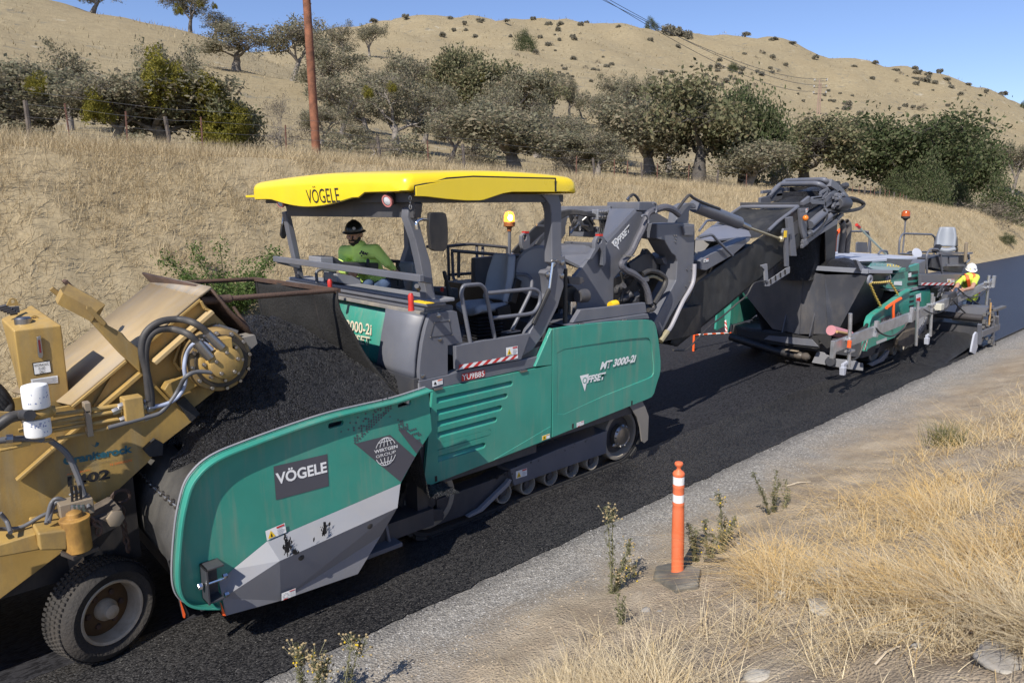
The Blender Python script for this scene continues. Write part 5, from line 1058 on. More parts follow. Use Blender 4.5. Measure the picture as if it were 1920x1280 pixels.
hd = [PY(*Z6(a, b), y) for a, b, y in ((1045, 742, 6.3), (1155, 797, 6.06), (1268, 680, 6.06), (1200, 638, 6.6), (1018, 624, 7.4), (905, 640, 7.4), (862, 700, 6.9))]
o = build(MB().add(hd, [tuple(range(len(hd)))]), 'engine_hood', GREY, F, smooth=0); s = o.modifiers.new('t', 'SOLIDIFY'); s.thickness = .04
mb = MB(); mb.bar(PY(*Z6(1050, 628), 7.5), PY(*Z6(1275, 640), 6.3), .1, .07); build(mb, 'hood_bar', GREY, F, bevel=.01)
mb = MB(); mb.box((5.7, 6.1, 1.8), (7.0, 7.6, 2.3)); build(mb, 'engine_block', BLACK, F)
# far cross beam, valve block and hose bundle
mb = MB(); mb.bar(PY(*Q1(40, 262), 7.9), PY(*Q1(420, 262), 6.9), .12, .18); mb.bar(PY(*Q1(120, 400), 7.8), PY(*Q1(350, 410), 7.0), .1, .16); mb.plate(on(Q1, [(40, 250), (110, 250), (60, 450), (-80, 560), (-140, 640), (-140, 560)], 7.7), (0, .1, 0)); build(mb, 'cross_beam', GREY, F, bevel=.01)
p = PY(*Q1(210, 325), 7.2); mb = MB(); mb.box(p-V((.12, .1, .16)), p+V((.12, .1, .14))); vb = build(mb, 'valve_block', DARKGREY, F, bevel=.008); mb = MB(); r = random.Random(8)
for i in range(16): q = PY(*Q1(110+r.uniform(0, 150), 290+r.uniform(0, 90)), 7.1); mb.tube([q, q+V((r.uniform(-.12, .12), r.uniform(-.08, .03), r.uniform(-.1, .12)))], .016, 6)
build(mb, 'fitting', STEEL, F)
p = PY(*Q1(338, 280), 6.9); mb = MB(); mb.box(p-V((.14, .06, .075)), p+V((.14, .06, .075))); mf = build(mb, 'manifold', ALU, F, bevel=.006); mb = MB()
for i in range(5):
    for j in range(2): mb.bolt(p+V((-.11+.055*i, -.06, -.035+.07*j)), (0, -1, 0), .018, .03)
build(mb, 'fitting', STEEL, mf)
def hose(parent, Z, pts, r, m=HOSE, name='hose', n=8, k=6): mb = MB(); mb.tube(catmull([PY(*Z(a, b), y) for a, b, y in pts], k), r, n); return build(mb, name, m, parent)
for i in range(8):
    d = i*9; hose(F, Z6, [(640+d*.8, 690+d*.3, 7.2), (720+d, 600+d*.25, 7.15), (830+d*.9, 490+d*.55, 7.1), (930+d*.6, 420+d*.7, 7.05), (1030+d*.3, 385+d*.45, 7.0), (1120, 382+d*.35, 6.95), (1220, 400+d*.3, 6.9), (1285+d, 420, 6.9)], .018)
for i in range(5): hose(F, Z6, [(1285+i*12, 425, 6.88), (1300+i*12, 470, 6.85), (1300+i*14, 510, 6.85), (1290+i*13, 560, 6.85)], .013)
for i in range(3): hose(F, Z6, [(700+i*8, 690, 6.6), (790+i*10, 665, 6.6), (850+i*12, 590, 6.6), (930+i*6, 520, 6.7)], .016)
mb = MB(); mb.bar(PY(*Z6(825, 488), 7.0), PY(*Z6(905, 496), 7.0), .02, .03); build(mb, 'hose_clamp', STEEL, F)
for i in range(7): hose(F, Q1, [(60+i*9, 265+i*4, 7.3), (100+i*6, 260+i*5, 7.2), (120+i*4, 330, 7.2), (150+i*10, 400, 7.2)], .016)
# swivel head, arm and drop column
p = PY(*Q1(565, 215), 6.6); mb = MB(); mb.lathe(PY(*Q1(570, 255), 6.6), (0, 0, 1), [(.16, -.1), (.16, .02), (.12, .02), (.12, .12), (.1, .13)], 28); build(mb, 'swivel_drum', GREY, F, bevel=.006)
mb = MB(); mb.plate(on(Q1, [(440, 250), (450, 215), (480, 195), (510, 195), (510, 250)], 6.9), (0, .1, 0)); mb.plate(on(Q1, [(612, 262), (615, 188), (735, 188), (748, 210), (748, 270), (860, 335), (870, 350), (640, 350)], 6.4), (0, .6, 0)); build(mb, 'swivel_bracket', GREY, F, bevel=.012)
hose(F, Q1, [(535, 180, 6.6), (545, 150, 6.6), (570, 136, 6.6), (595, 150, 6.6), (615, 182, 6.6)], .02); hose(F, Q1, [(525, 172, 6.6), (540, 155, 6.6), (560, 148, 6.6)], .015, STEEL)
YA = 5.92
mb = MB(); mb.bar(PY(*Q1(640, 370), 6.2), PY(*Q1(760, 370), 6.1), .12, .1); mb.bar(PY(*Q1(640, 412), 6.2), PY(*Q1(760, 412), 6.1), .12, .06); build(mb, 'arm_beam', GREY, F, bevel=.008)
col = on(Q1, [(746, 346), (900, 340), (1020, 350), (1022, 430), (1008, 760), (990, 790), (850, 1010), (765, 1175), (722, 1060), (885, 760), (893, 620), (878, 580), (850, 560), (800, 468), (746, 456)], YA)
build(MB().plate(col, (0, .3, 0)), 'slew_arm', GREY, F, bevel=.02); mb = MB()
for a, b in ((868, 432), (882, 432), (878, 455), (876, 478), (960, 680), (985, 770), (995, 680), (950, 800)): mb.bolt(PY(*Q1(a, b), YA), (0, -1, 0), .014, .012)
build(mb, 'bolt', STEEL, F); mb = MB(); a = PY(*Q1(935, 362), YA-.02); b = PY(*Q1(1010, 430), YA-.02); mb.plate(on(Q1, [(932, 362), (1010, 362), (1010, 432), (948, 432)], YA-.04), (0, .05, 0)); build(mb, 'arm_bracket', GREY, F, bevel=.008)
hk = on(Q1, [(884, 350), (900, 260), (925, 215), (960, 197), (1010, 195), (1030, 212), (1028, 238), (990, 236), (980, 262), (976, 350)], YA+.05); build(MB().plate(hk, (0, .16, 0)), 'arm_hook', GREY, F, bevel=.012)
mb = MB(); mb.tube([PY(*Q1(1018, 215), YA+.12), PY(*Q2(585, 347), YA+.2)], .1, 18); build(mb, 'lift_cylinder', GREY, F); mb = MB(); mb.tube([PY(*Q2(585, 347), YA+.2), PY(*Q2(655, 380), YA+.2)], .05, 10); build(mb, 'cylinder_eye', STEEL, F); mb = MB(); mb.tube([PY(*Q2(650, 378), YA+.2), PY(*Q2(872, 458), YA+.2)], .022, 8); mb.ball(PY(*Q2(868, 456), YA+.2), .06, 8); build(mb, 'cylinder_rod', mat_cache('brass', (.3, .26, .16), .4), F)
hose(F, Q1, [(890, 250, 5.9), (940, 180, 5.9), (980, 140, 5.9), (1010, 160, 5.9), (1080, 195, 5.95), (1200, 240, 6.0)], .022)
HB = mat('hose_sleeve', (.085, .085, .1), .6, dust=.2, bump=.4, bscale=30)
for dy, dz in ((0, 0), (.05, .03), (.03, -.04), (-.02, .04)):
    hose(F, Q1, [(905, 280+dz*90, 5.85+dy), (860, 245+dz*90, 5.85+dy), (800, 228+dz*90, 5.85+dy), (735, 246+dz*90, 5.86+dy), (682, 272, 5.86+dy), (665+dz*80, 310, 5.86+dy), (640+dz*80, 380, 5.86+dy), (600+dz*80, 460, 5.86+dy), (560+dz*80, 545, 5.86+dy), (512+dz*80, 605, 5.84+dy), (486, 645, 5.83+dy), (515, 682+dz*80, 5.82+dy), (580, 715+dz*80, 5.8+dy), (635+dz*80, 765, 5.78+dy), (672+dz*80, 840, 5.76+dy), (690+dz*80, 925, 5.75+dy)], .042, HB)
mb = MB(); mb.bar(PY(*Q1(490, 580), 5.78), PY(*Q1(578, 582), 5.78), .02, .02); build(mb, 'hose_guide', STEEL, F); pipe(F, 'hose_guide', on(Q1, [(632, 300), (640, 285), (670, 285), (685, 320), (682, 345)], 5.78), .014, GREY); pipe(F, 'hose_guide', on(Q1, [(715, 198), (738, 200), (742, 250), (735, 270)], 5.78), .014, GREY)
hose(F, Q1, [(640, 715, 5.9), (690, 690, 5.88), (760, 705, 5.86), (805, 745, 5.85), (800, 800, 5.84), (760, 870, 5.83), (725, 930, 5.82)], .035); hose(F, Q1, [(660, 745, 5.95), (720, 730, 5.9), (780, 760, 5.88)], .022, mat_cache('brass', (.3, .26, .16)))
hose(F, Q1, [(480, 700, 6.0), (500, 760, 5.98), (490, 850, 5.97), (475, 910, 5.97)], .025); hose(F, Q1, [(690, 930, 5.75), (715, 945, 5.72), (715, 970, 5.7), (680, 975, 5.7)], .03)
hose(F, Q1, [(1018, 640, 5.85), (1005, 780, 5.83), (930, 920, 5.82), (850, 1090, 5.82), (820, 1130, 5.82)], .03, mat_cache('pale_sleeve', (.3, .29, .31))); hose(F, Q1, [(820, 1130, 5.82), (770, 1200, 5.82)], .04, mat_cache('brass', (.3, .26, .16)))
# dark works under the tower: hydraulic motors, frames
mb = MB(); mb.box((7.1, 6.1, 1.3), (9.6, 7.4, 1.75)); mb.plate(on(Q1, [(430, 745), (540, 700), (880, 640), (880, 770), (730, 1060), (690, 1000), (440, 1000)], 6.35), (0, .8, 0)); build(mb, 'conveyor_foot', BLACK, F)
mb = MB(); mb.bar(PY(*Q1(640, 560), 6.3), PY(*Q1(760, 690), 6.3), .1, .16); mb.bar(PY(*Q1(560, 640), 6.25), PY(*Q1(700, 640), 6.3), .1, .1); mb.plate(on(Q1, [(640, 570), (690, 565), (745, 640), (745, 690), (560, 700), (540, 640)], 6.2), (0, .06, 0)); build(mb, 'conveyor_hinge', DARKGREY, F, bevel=.01); mb = MB(); r = random.Random(6)
for a, b in ((520, 880), (560, 900), (590, 870), (470, 820), (640, 770), (540, 760)): mb.lathe(PY(*Q1(a, b), 5.95), (r.uniform(-1, 1), -1, r.uniform(-.5, 1)), [(.05, -.08), (.06, 0), (.045, .03), (.045, .1)], 12)
build(mb, 'hydraulic_motor', DARKGREY, F, bevel=.004); mb = MB()
for a, b in ((445, 820), (500, 740), (655, 900), (520, 850), (590, 850)): mb.bar(PY(*Q1(a, b), 5.9), PY(*Q1(a+24, b-20), 5.9), .02, .02)
build(mb, 'fitting', STEEL, F)
mb = MB(); mb.plate(on(Q1, [(780, 600), (840, 560), (890, 570), (890, 660), (800, 640)], 6.1), (0, .3, 0)); build(mb, 'conveyor_bracket', GREY, F, bevel=.01)
# --- conveyor boom
def resample(pts, n):
    pts = [V(p) for p in pts]; L = [0]
    for a, b in zip(pts, pts[1:]): L.append(L[-1]+(b-a).length)
    out = []; 
    for i in range(n):
        s = L[-1]*i/(n-1)
        for k in range(len(pts)-1):
            if s <= L[k+1]+1e-9: out.append(pts[k].lerp(pts[k+1], (s-L[k])/max(1e-9, L[k+1]-L[k]))); break
    return out
YC0, YC1 = 6.2, 7.35
topq = [(300, 765), (330, 725), (420, 662), (545, 570), (640, 510), (700, 462), (790, 402), (850, 345), (985, 243)]; botq = [(130, 1150), (170, 1178), (250, 1112), (380, 1010), (520, 895), (640, 792), (740, 715), (870, 602), (1000, 505)]
T = resample(on(Q2, topq, YC0), 60); B = resample(on(Q2, botq, YC0), 60)
def wrinkled(T, B, n, amp, sgn, seed):
    rows = []
    for j in range(n):
        t = j/(n-1); row = []
        for i, (a, b) in enumerate(zip(T, B)):
            p = a.lerp(b, t); w = amp*(mn.noise(V((p.x*2.2+seed, p.z*.7, seed)))+.6*mn.noise(V((p.x*5, p.z*1.3+seed, 3)))+.35*abs(mn.noise(V((p.x*3+p.z*3, p.z*3-p.x, seed))))); row.append(p+V((0, sgn*w*math.sin(math.pi*min(1, .12+t*.9)), 0)))
        rows.append(row)
    return rows
mb = MB(); mb.grid(wrinkled(T, B, 18, .05, 1, 2)); o = build(mb, 'side_tarpaulin', TARP, F, smooth=60); s = o.modifiers.new('t', 'SOLIDIFY'); s.thickness = .006
mb = MB(); mb.grid([[V((p.x, YC1, p.z)) for p in T], [V((p.x, YC1, p.z)) for p in B]]); mb.grid([[V((p.x, YC0+.01, p.z+.01)) for p in B], [V((p.x, YC1, p.z+.01)) for p in B]]); build(mb, 'boom_box', BLACK, F)
i0 = 34
mb = MB(); rows = []
for v in np.linspace(0, 1, 8): rows.append([V((p.x, YC0+(YC1-YC0)*v, p.z-.05*math.sin(math.pi*v)+.02*mn.noise(V((p.x*3, v*4, 0))))) for p in T[i0:]])
mb.grid(rows); o = build(mb, 'top_tarpaulin', TARP, F, smooth=60); s = o.modifiers.new('t', 'SOLIDIFY'); s.thickness = .006
mb = MB(); mb.tube([p+V((0, .01, .01)) for p in T[40:]], .03, 8); build(mb, 'edge_tube', GREY, F); mb = MB(); mb.tube([V((p.x, YC1, p.z+.01)) for p in T[40:]], .03, 8); build(mb, 'edge_tube', GREY, F)
# cover plates low on the boom
c = [PY(*Q2(a, b), y) for a, b, y in ((300, 448, 6.9), (405, 362, 7.25), (620, 338, 7.25), (715, 385, 6.6), (668, 435, 6.3), (575, 520, 6.22), (430, 600, 6.22), (330, 600, 6.3))]
cp = [PY(*Q2(300, 450), 6.75), PY(*Q2(410, 365), 7.3), PY(*Q2(625, 338), 7.3), PY(*Q2(670, 436), 6.3), PY(*Q2(420, 460), 6.4)]
o = build(MB().add(cp, [(0, 1, 2, 3, 4)]), 'boom_cover', mat_cache('boom_cover_paint', (.18, .185, .215), .45), F, smooth=0); s = o.modifiers.new('t', 'SOLIDIFY'); s.thickness = .03
cp = [PY(*Q2(298, 465), 6.6), PY(*Q2(415, 462), 6.6), PY(*Q2(300, 600), 6.25), PY(*Q2(290, 590), 6.25)]; o = build(MB().add(cp, [(0, 1, 2, 3)]), 'dusty_plate', mat_cache('dusty_plate_paint', (.24, .22, .19), .8), F)
b0 = on(Q2, [(332, 598), (415, 545), (660, 440), (668, 460), (545, 568), (375, 665), (332, 660)], YC0-.06); build(MB().plate(b0, (0, .25, 0)), 'boom_box_cover', GREY, F, bevel=.02)
sticker(F, *on(Q2, [(352, 612), (385, 605), (352, 590)], YC0-.064), 'foot')
pipe(F, 'cover_handle', on(Q2, [(320, 445), (410, 425), (435, 455), (545, 565)], YC0-.12), .022, GREY); pipe(F, 'cover_handle', [PY(*Q2(a, b), y) for a, b, y in ((325, 400, 7.0), (375, 332, 7.2), (540, 330, 7.2))], .022, GREY)
# frame at the upper end
mb = MB(); mb.plate([PY(*Q2(a, b), y) for a, b, y in ((595, 212, YC1), (1005, 212, YC0), (1005, 236, YC0), (595, 234, YC1))], (.06, 0, 0)); build(mb, 'cross_frame', DARKGREY, F, bevel=.006)
mb = MB(); mb.tube([PY(*Q2(600, 240), YC1), PY(*Q2(985, 240), YC0)], .035, 8); build(mb, 'cross_tube', GREY, F)
def hbar(pts, w, h, y=YC0-.03, m=GREY, name='head_frame'):
    mb = MB(); P = on(H7, pts, y)
    for a, b in zip(P, P[1:]): mb.bar(a, b, w, h)
    return build(mb, name, m, F, bevel=.006)
for pts, w, h in (([(475, 388), (575, 308)], .06, .07), ([(565, 320), (600, 370), (780, 376)], .06, .07), ([(480, 395), (620, 330), (770, 310), (830, 220)], .05, .06), ([(620, 312), (745, 300), (740, 240), (840, 175)], .05, .05), ([(785, 340), (985, 165)], .08, .1), ([(800, 372), (900, 292), (960, 262)], .06, .08), ([(850, 95), (950, 160)], .12, .14), ([(850, 95), (985, 160), (1110, 310)], .07, .09), ([(780, 270), (785, 430), (820, 480), (1000, 500)], .04, .05), ([(810, 420), (960, 320)], .05, .07), ([(1050, 530), (965, 610)], .06, .08), ([(480, 960), (700, 800), (965, 640)], .06, .1), ([(480, 920), (640, 800), (900, 600)], .04, .05), ([(470, 1000), (560, 930)], .05, .06)): hbar(pts, w, h)
for pts, r_ in (([(585, 690), (790, 510)], .085), ([(590, 815), (700, 740), (800, 620), (870, 560)], .07), ([(560, 830), (740, 720), (850, 590), (960, 530)], .03)):
    mb = MB(); mb.tube(on(H7, pts, YC0-.02), r_, 14); build(mb, 'head_cylinder', GREY, F)
hbar([(440, 480), (560, 470)], .05, .06); mb = MB(); mb.plate(on(H7, [(445, 460), (552, 455), (556, 570), (520, 600), (548, 640), (556, 880), (505, 880), (480, 800), (462, 640)], YC0-.05), (0, .05, 0)); up = build(mb, 'head_upright', GREY, F, bevel=.006)
mb = MB(); mb.ball(PY(*H7(530, 594), YC0-.12), .055, 12); build(mb, 'amber_lamp', mat_cache('amber_lens', (.75, .2, .02), .3), F); sticker(F, *on(H7, [(528, 520), (556, 512), (528, 465)], YC0-.055), 'foot')
mb = MB(); mb.plate(on(H7, [(278, 590), (352, 570), (408, 1130), (330, 1130)], YC0-.09), (0, .06, 0)); build(mb, 'head_post', GREY, F, bevel=.006); mb = MB(); mb.plate(on(H7, [(210, 800), (225, 740), (330, 735), (345, 800), (290, 830), (300, 1280), (255, 1280), (240, 900)], YC0-.13), (0, .04, 0)); build(mb, 'head_bracket', GREY, F, bevel=.006); p = PY(*H7(245, 828), YC0-.14); build(MB().box(p-V((.05, .003, .05)), p+V((.05, .003, .07))), 'yellow_mark', YELLOWPRINT, F)
mb = MB(); mb.plate(on(Q2, [(768, 745), (905, 650), (930, 640), (928, 680), (790, 770), (766, 770)], YC0-.14), (0, .02, 0)); mb.plate(on(Q2, [(738, 630), (778, 620), (786, 755), (766, 770), (760, 660), (740, 640)], YC0-.14), (0, .03, 0)); build(mb, 'slotted_bracket', LIGHTGREY, F, bevel=.004)
mb = MB()
for a, b in ((800, 722), (832, 700), (865, 680), (895, 660)): mb.bar(PY(*Q2(a, b), YC0-.16), PY(*Q2(a+2, b+30), YC0-.16), .02, .02)
build(mb, 'slot', BLACK, F)
for pts in ([(5, 285, 0), (100, 190, 0), (215, 105, 0), (250, 68, 0), (800, 52, 1), (852, 100, 1), (960, 175, 1)], [(15, 300, 0), (115, 170, 0), (180, 115, 0), (735, 105, 1), (850, 215, 1)]):
    pipe(F, 'head_hoop', [PY(*H7(a, b), (YC1, YC0)[y]) for a, b, y in pts], .05, GREY, rad=.2)
for pts, w in (([(0, 300), (210, 190), (300, 190)], .08), ([(-90, 230), (30, 215)], .06), ([(100, 270), (215, 255), (290, 280)], .06), ([(-120, 360), (220, 270)], .14)):
    mb = MB(); P = on(H7, pts, YC1)
    for a, b in zip(P, P[1:]): mb.bar(a, b, .06, w)
    build(mb, 'head_frame', GREY, F, bevel=.006)
mb = MB(); mb.plate(on(H7, [(900, 80), (1015, 70), (1036, 135), (1020, 150), (985, 165), (940, 130)], 6.6), (0, .6, 0)); build(mb, 'head_hood', BLACK, F, bevel=.01); mb = MB(); mb.lathe(PY(*H7(1070, 140), 6.3), (1, 0, .1), [(.03, -.1), (.06, -.02), (.06, .12), (.04, .16)], 12); build(mb, 'head_lamp', DARKGREY, F)
mb = MB(); mb.lathe(PY(*H7(1000, 392), YC0-.12), (1, 0, -.02), [(.1, -.05), (.13, 0), (.13, .34), (.12, .36)], 20); mt = build(mb, 'belt_motor', DARKGREY, F, bevel=.006); mb = MB(); r = random.Random(12)
for i in range(22): mb.bar(PY(*H7(900+r.uniform(0, 150), 230+r.uniform(0, 240)), YC0-.1), PY(*H7(920+r.uniform(0, 150), 240+r.uniform(0, 240)), YC0-.06), .04, .05) if r.random() < .5 else mb.bolt(PY(*H7(940+r.uniform(0, 110), 250+r.uniform(0, 160)), YC0-.1), (0, -1, .2), .04, .06)
build(mb, 'motor_fitting', GREY, F)
hose(F, H7, [(1110, 330, YC0-.12), (1170, 312, YC0-.12), (1260, 335, YC0-.12), (1335, 375, YC0-.12), (1352, 408, YC0-.12), (1290, 460, YC0-.12), (1160, 490, YC0-.12), (1000, 505, YC0-.12)], .035); hose(F, H7, [(1130, 365, YC0-.1), (1230, 355, YC0-.1), (1320, 385, YC0-.1), (1345, 430, YC0-.1), (1250, 480, YC0-.1), (1100, 505, YC0-.1)], .026)
for i in range(4): hose(F, H7, [(560+i*14, 870-i*10, YC0-.08), (700+i*10, 770-i*12, YC0-.08), (800+i*8, 640-i*10, YC0-.08), (810+i*8, 540, YC0-.08), (790, 470, YC0-.08)], .018)
hose(F, Q2, [(150, 1195, 6.0), (240, 1190, 6.0), (330, 1100, 6.05), (400, 1030, 6.1), (480, 970, 6.1), (570, 890, 6.1), (640, 830, 6.1), (690, 750, 6.1), (770, 735, 6.05)], .014)
# belt with its load
mb = MB(); rows = []; st, en = PY(*H7(120, 400), 6.8), PY(*H7(800, 120), 6.75)
ctr0, ctr1 = PX(*H7(240, 400), T[-1].x), None
a0, a1 = T[50].x, T[-1].x+1.75; sl_ = (T[-1].z-T[40].z)/(T[-1].x-T[40].x)
for i in range(26):
    x = a0+(a1-a0)*i/25; z = T[-1].z-.24+(x-T[-1].x)*(sl_*.93 if x < T[-1].x else .27); rows.append([(x, YC0+.1+(YC1-YC0-.2)*j/12, z+.16*math.sin(math.pi*j/12)**.8*(1+.12*mn.noise(V((x*2, j*.3, 0))))+.015*mn.noise(V((x*9, j*1.1, 2)))) for j in range(13)])
load = MB(); load.grid(rows); BELTLOAD = rows
tag(build(load, 'asphalt_on_belt', ASPH, org=V(rows[5][6])), 'band of hot black asphalt lying on the conveyor belt', 'asphalt')
mb = MB(); mb.grid([[(x, y, z-.05) for x, y, z in ((r[0][0], YC0+.03, r[0][2]), (r[0][0], YC1-.03, r[0][2]))] for r in rows]); build(mb, 'belt', RUBBER, F)
for y in (YC0+.02, YC1-.02):
    mb = MB()
    for a, b in zip(rows[:-1], rows[1:]): mb.bar(V((a[0][0], y, a[0][2]-.12)), V((b[0][0], y, b[0][2]-.12)), .05, .24)
    build(mb, 'boom_side_plate', DARKGREY, F)
e = rows[-1][6]; mb = MB(); mb.plate([(e[0]-.6, YC0+.05, e[2]-.3), (e[0]+.05, YC0+.05, e[2]-.05), (e[0]+.1, YC0+.05, e[2]-1.6), (e[0]-.25, YC0+.05, e[2]-1.65)], (0, .02, 0)); mb.plate([(e[0]+.06, YC0+.06, e[2]-.0), (e[0]+.06, YC1-.05, e[2]-.0), (e[0]+.12, YC1-.05, e[2]-1.65), (e[0]+.12, YC0+.06, e[2]-1.65)], (.02, 0, 0)); build(mb, 'drop_curtain', BLACK, F)
mb = MB(); rr = random.Random(2); rows2 = []
for k in range(16):
    t = k/15; z = e[2]-.1-1.75*t; rows2.append([(e[0]-.35-.12*t+.42*math.cos(q)*(.75+.35*t)*(1+.2*mn.noise(V((q, z*2, 1)))), 6.78+.42*math.sin(q)*(1+.2*mn.noise(V((q*2, z*2, 4)))), z) for q in np.linspace(0, 2*math.pi, 20)[:-1]])
mb.loft(rows2); tag(build(mb, 'falling_asphalt', ASPH, org=V((e[0], 6.78, e[2]-1.6))), 'black stream of asphalt dropping from the conveyor head into the paver hopper', 'asphalt')
# --- warning beacon on the feeder
yb = 7.3; p = PY(955, 418, yb); q = PY(955, 468, yb)
bc = F
mb = MB(); mb.tube([PY(953, 480-0, yb)-V((0, 0, .0)), PY(954, 436, yb)], .022, 8) if False else mb.tube([V((p.x, yb, PY(955, 424, yb).z)), V((p.x, yb, PY(955, 480, yb).z))], .022, 8); build(mb, 'beacon_pole', GREY, F)
zb = PY(955, 417, yb).z; mb = MB(); mb.lathe((p.x, yb, zb), (0, 0, 1), [(.03, -.12), (.035, -.07), (.078, -.05), (.08, 0), (.07, .012)], 18); bb = build(mb, 'beacon_base', mat_cache('amber_base', (.3, .1, .03)), F)
m, t, b = newmat('lit_amber_lens'); b.inputs['Base Color'].default_value = (1, .35, .03, 1); b.inputs['Emission Color'].default_value = (1, .3, .03, 1); b.inputs['Emission Strength'].default_value = 2.2; b.inputs['Roughness'].default_value = .2
mb = MB(); mb.lathe((p.x, yb, zb), (0, 0, 1), [(.075, .01), (.073, .09), (.055, .135), (.02, .15)], 18); build(mb, 'beacon_lens', m, bb)
m2, t, b = newmat('beacon_flash'); b.inputs['Emission Color'].default_value = (1, .8, .4, 1); b.inputs['Emission Strength'].default_value = 14
mb = MB(); 
for s in (-1, 1): mb.ball(V((p.x, yb, zb+.065))+V((-.03, -.055, 0))+V((.035*s*.7, -.035*s*-.7, 0)), (.032, .032, .042), 10)
build(mb, 'beacon_bulb', m2, bb)
# ---------------------------------------------------------------- asphalt heap in the feeder hopper
def hz(x, y): return -.9*max(0, min(1, (x-3.35)/.2))*max(0, min(1, (5.6-y)/.3))+1.36+.1*min(1, (x-1.4)/.8)+.8*math.exp(-((x-2.65)/.95)**2-((y-6.6)/1.15)**2)+.12*math.exp(-((x-3.3)/.6)**2-((y-5.6)/.7)**2)
mb = MB(); nx, ny = 120, 150
mb.grid([[(1.62+2.28*i/nx-.12*math.sin(j*.31)*(i < 3), 5.02+3.45*j/ny, hz(1.62+2.28*i/nx, 5.02+3.45*j/ny)-.25*max(0, 1-i/8)**2+.03*mn.noise(V((i*.13, j*.11, 1)))+.02*mn.noise(V((i*.45, j*.5, 7)))+.011*mn.noise(V((i*1.3, j*1.4, 3)))) for i in range(nx+1)] for j in range(ny+1)])
r = random.Random(5); hp = mb
for i in range(1500):                                       # loose lumps on the heap
    x, y = 1.6+2.1*r.random(), 5.05+2.2*r.random(); s = r.uniform(.004, .012)*(1 if r.random() < .93 else 1.8); c = V((x, y, hz(x, y)+.0)); a = r.random()*6
    o = len(mb.v); mb.v += [c+V((s*math.cos(a), s*math.sin(a), 0)), c+V((s*math.cos(a+2.1), s*math.sin(a+2.1), 0)), c+V((s*math.cos(a+4.2), s*math.sin(a+4.2), .3*s)), c+V((0, 0, s*1.3))]; mb.f += [(o, o+1, o+3), (o+1, o+2, o+3), (o+2, o, o+3)]
tag(build(mb, 'asphalt_heap', ASPH, fix=False, smooth=30, org=V((2.7, 6.7, .45))), 'big heap of loose black asphalt filling the green feeder hopper', 'asphalt')
# ---------------------------------------------------------------- yellow windrow elevator
WE = thing('windrow_elevator', (.2, 6.6, 0), 'worn yellow elevator machine at the left edge tipping asphalt into the hopper', 'road machine')
YE, YEF = 5.7, 7.55
def op(name, mb, m=OCHRE, **k): return build(mb, name, m, WE, **k)
bp = on(Z1, [(430, 832), (755, 560), (1195, 195), (1270, 265), (1390, 385), (1490, 480), (1500, 600), (1430, 690), (1290, 745), (1120, 880), (1150, 930), (980, 1060), (880, 1180), (760, 1290)], YE)+on(Z2, [(540, 300), (340, 545), (0, 800), (-300, 1000), (-300, 300), (0, 200)], YE)+on(Z1, [(-200, 1000), (-200, 900), (0, 870), (130, 880)], YE)
op('side_plate', MB().plate(bp, (0, .03, 0)), bevel=.004); op('side_plate', MB().plate([V((p.x, YEF, p.z-.3)) for p in bp], (0, .03, 0)))
top = [PY(*Z1(a, b), y) for a, b, y in ((430, 835, YE-.06), (1198, 190, YE-.06), (905, 108, YEF), (390, 512, YEF))]
fb = top[3]+(top[3]-top[2])*.55
o = op('chute_cover', MB().add([top[0], top[1], top[2], fb], [(0, 1, 2, 3)]), OCHRE_WORN); s = o.modifiers.new('t', 'SOLIDIFY'); s.thickness = .02; s.offset = -1
cap = [top[1]+V((0, 0, .004)), PY(*Z1(1275, 130), YE-.06), PY(*Z1(950, 60), YEF), top[2]+V((0, 0, .004))]
o = op('cover_cap', MB().add(cap, [(0, 1, 2, 3)]), mat('bare_worn_plate', (.27, .24, .2), .6, var=.2, dust=.8, dcol=(.4, .26, .1), dscale=4)); s = o.modifiers.new('t', 'SOLIDIFY'); s.thickness = .02; s.offset = -1
dn = [cap[1], PY(*Z1(1385, 260), YE-.05), PY(*Z1(1490, 360), YE-.05), PY(*Z1(1540, 440), YE)]; back = [V((p.x+.02, YEF, p.z)) for p in dn]
o = op('end_flap', MB().grid([dn, back]), RUST); s = o.modifiers.new('t', 'SOLIDIFY'); s.thickness = .02
def wbar(pts, w, h, m=OCHRE, y=YE-.05, name='stiffener', up=(0, 1, 0)):
    mb = MB(); P = on(Z1, pts, y)
    for a, b in zip(P, P[1:]): mb.bar(a, b, w, h, up)
    return op(name, mb, m, bevel=.004)
wbar([(430, 838), (755, 563)], .02, .06); wbar([(760, 562), (1198, 196)], .02, .05, y=YE-.04); wbar([(920, 575), (1268, 266)], .03, .1, mat('dusty_yellow_rib', (.5, .36, .16), .6, dust=.6), y=YE-.07)
wbar([(600, 842), (840, 637)], .03, .09, _mc.get('x') or OCHRE, y=YE-.06); wbar([(100, 1280), (310, 1095), (620, 835)], .02, .06, y=YE-.04); wbar([(840, 625), (1010, 800)], .02, .04); wbar([(1200, 205), (1225, 250), (1262, 265)], .02, .05); wbar([(1080, 460), (1040, 570), (1080, 620)], .02, .03); wbar([(1150, 420), (1300, 350), (1420, 390)], .03, .06, m=STEEL, y=YE-.03)
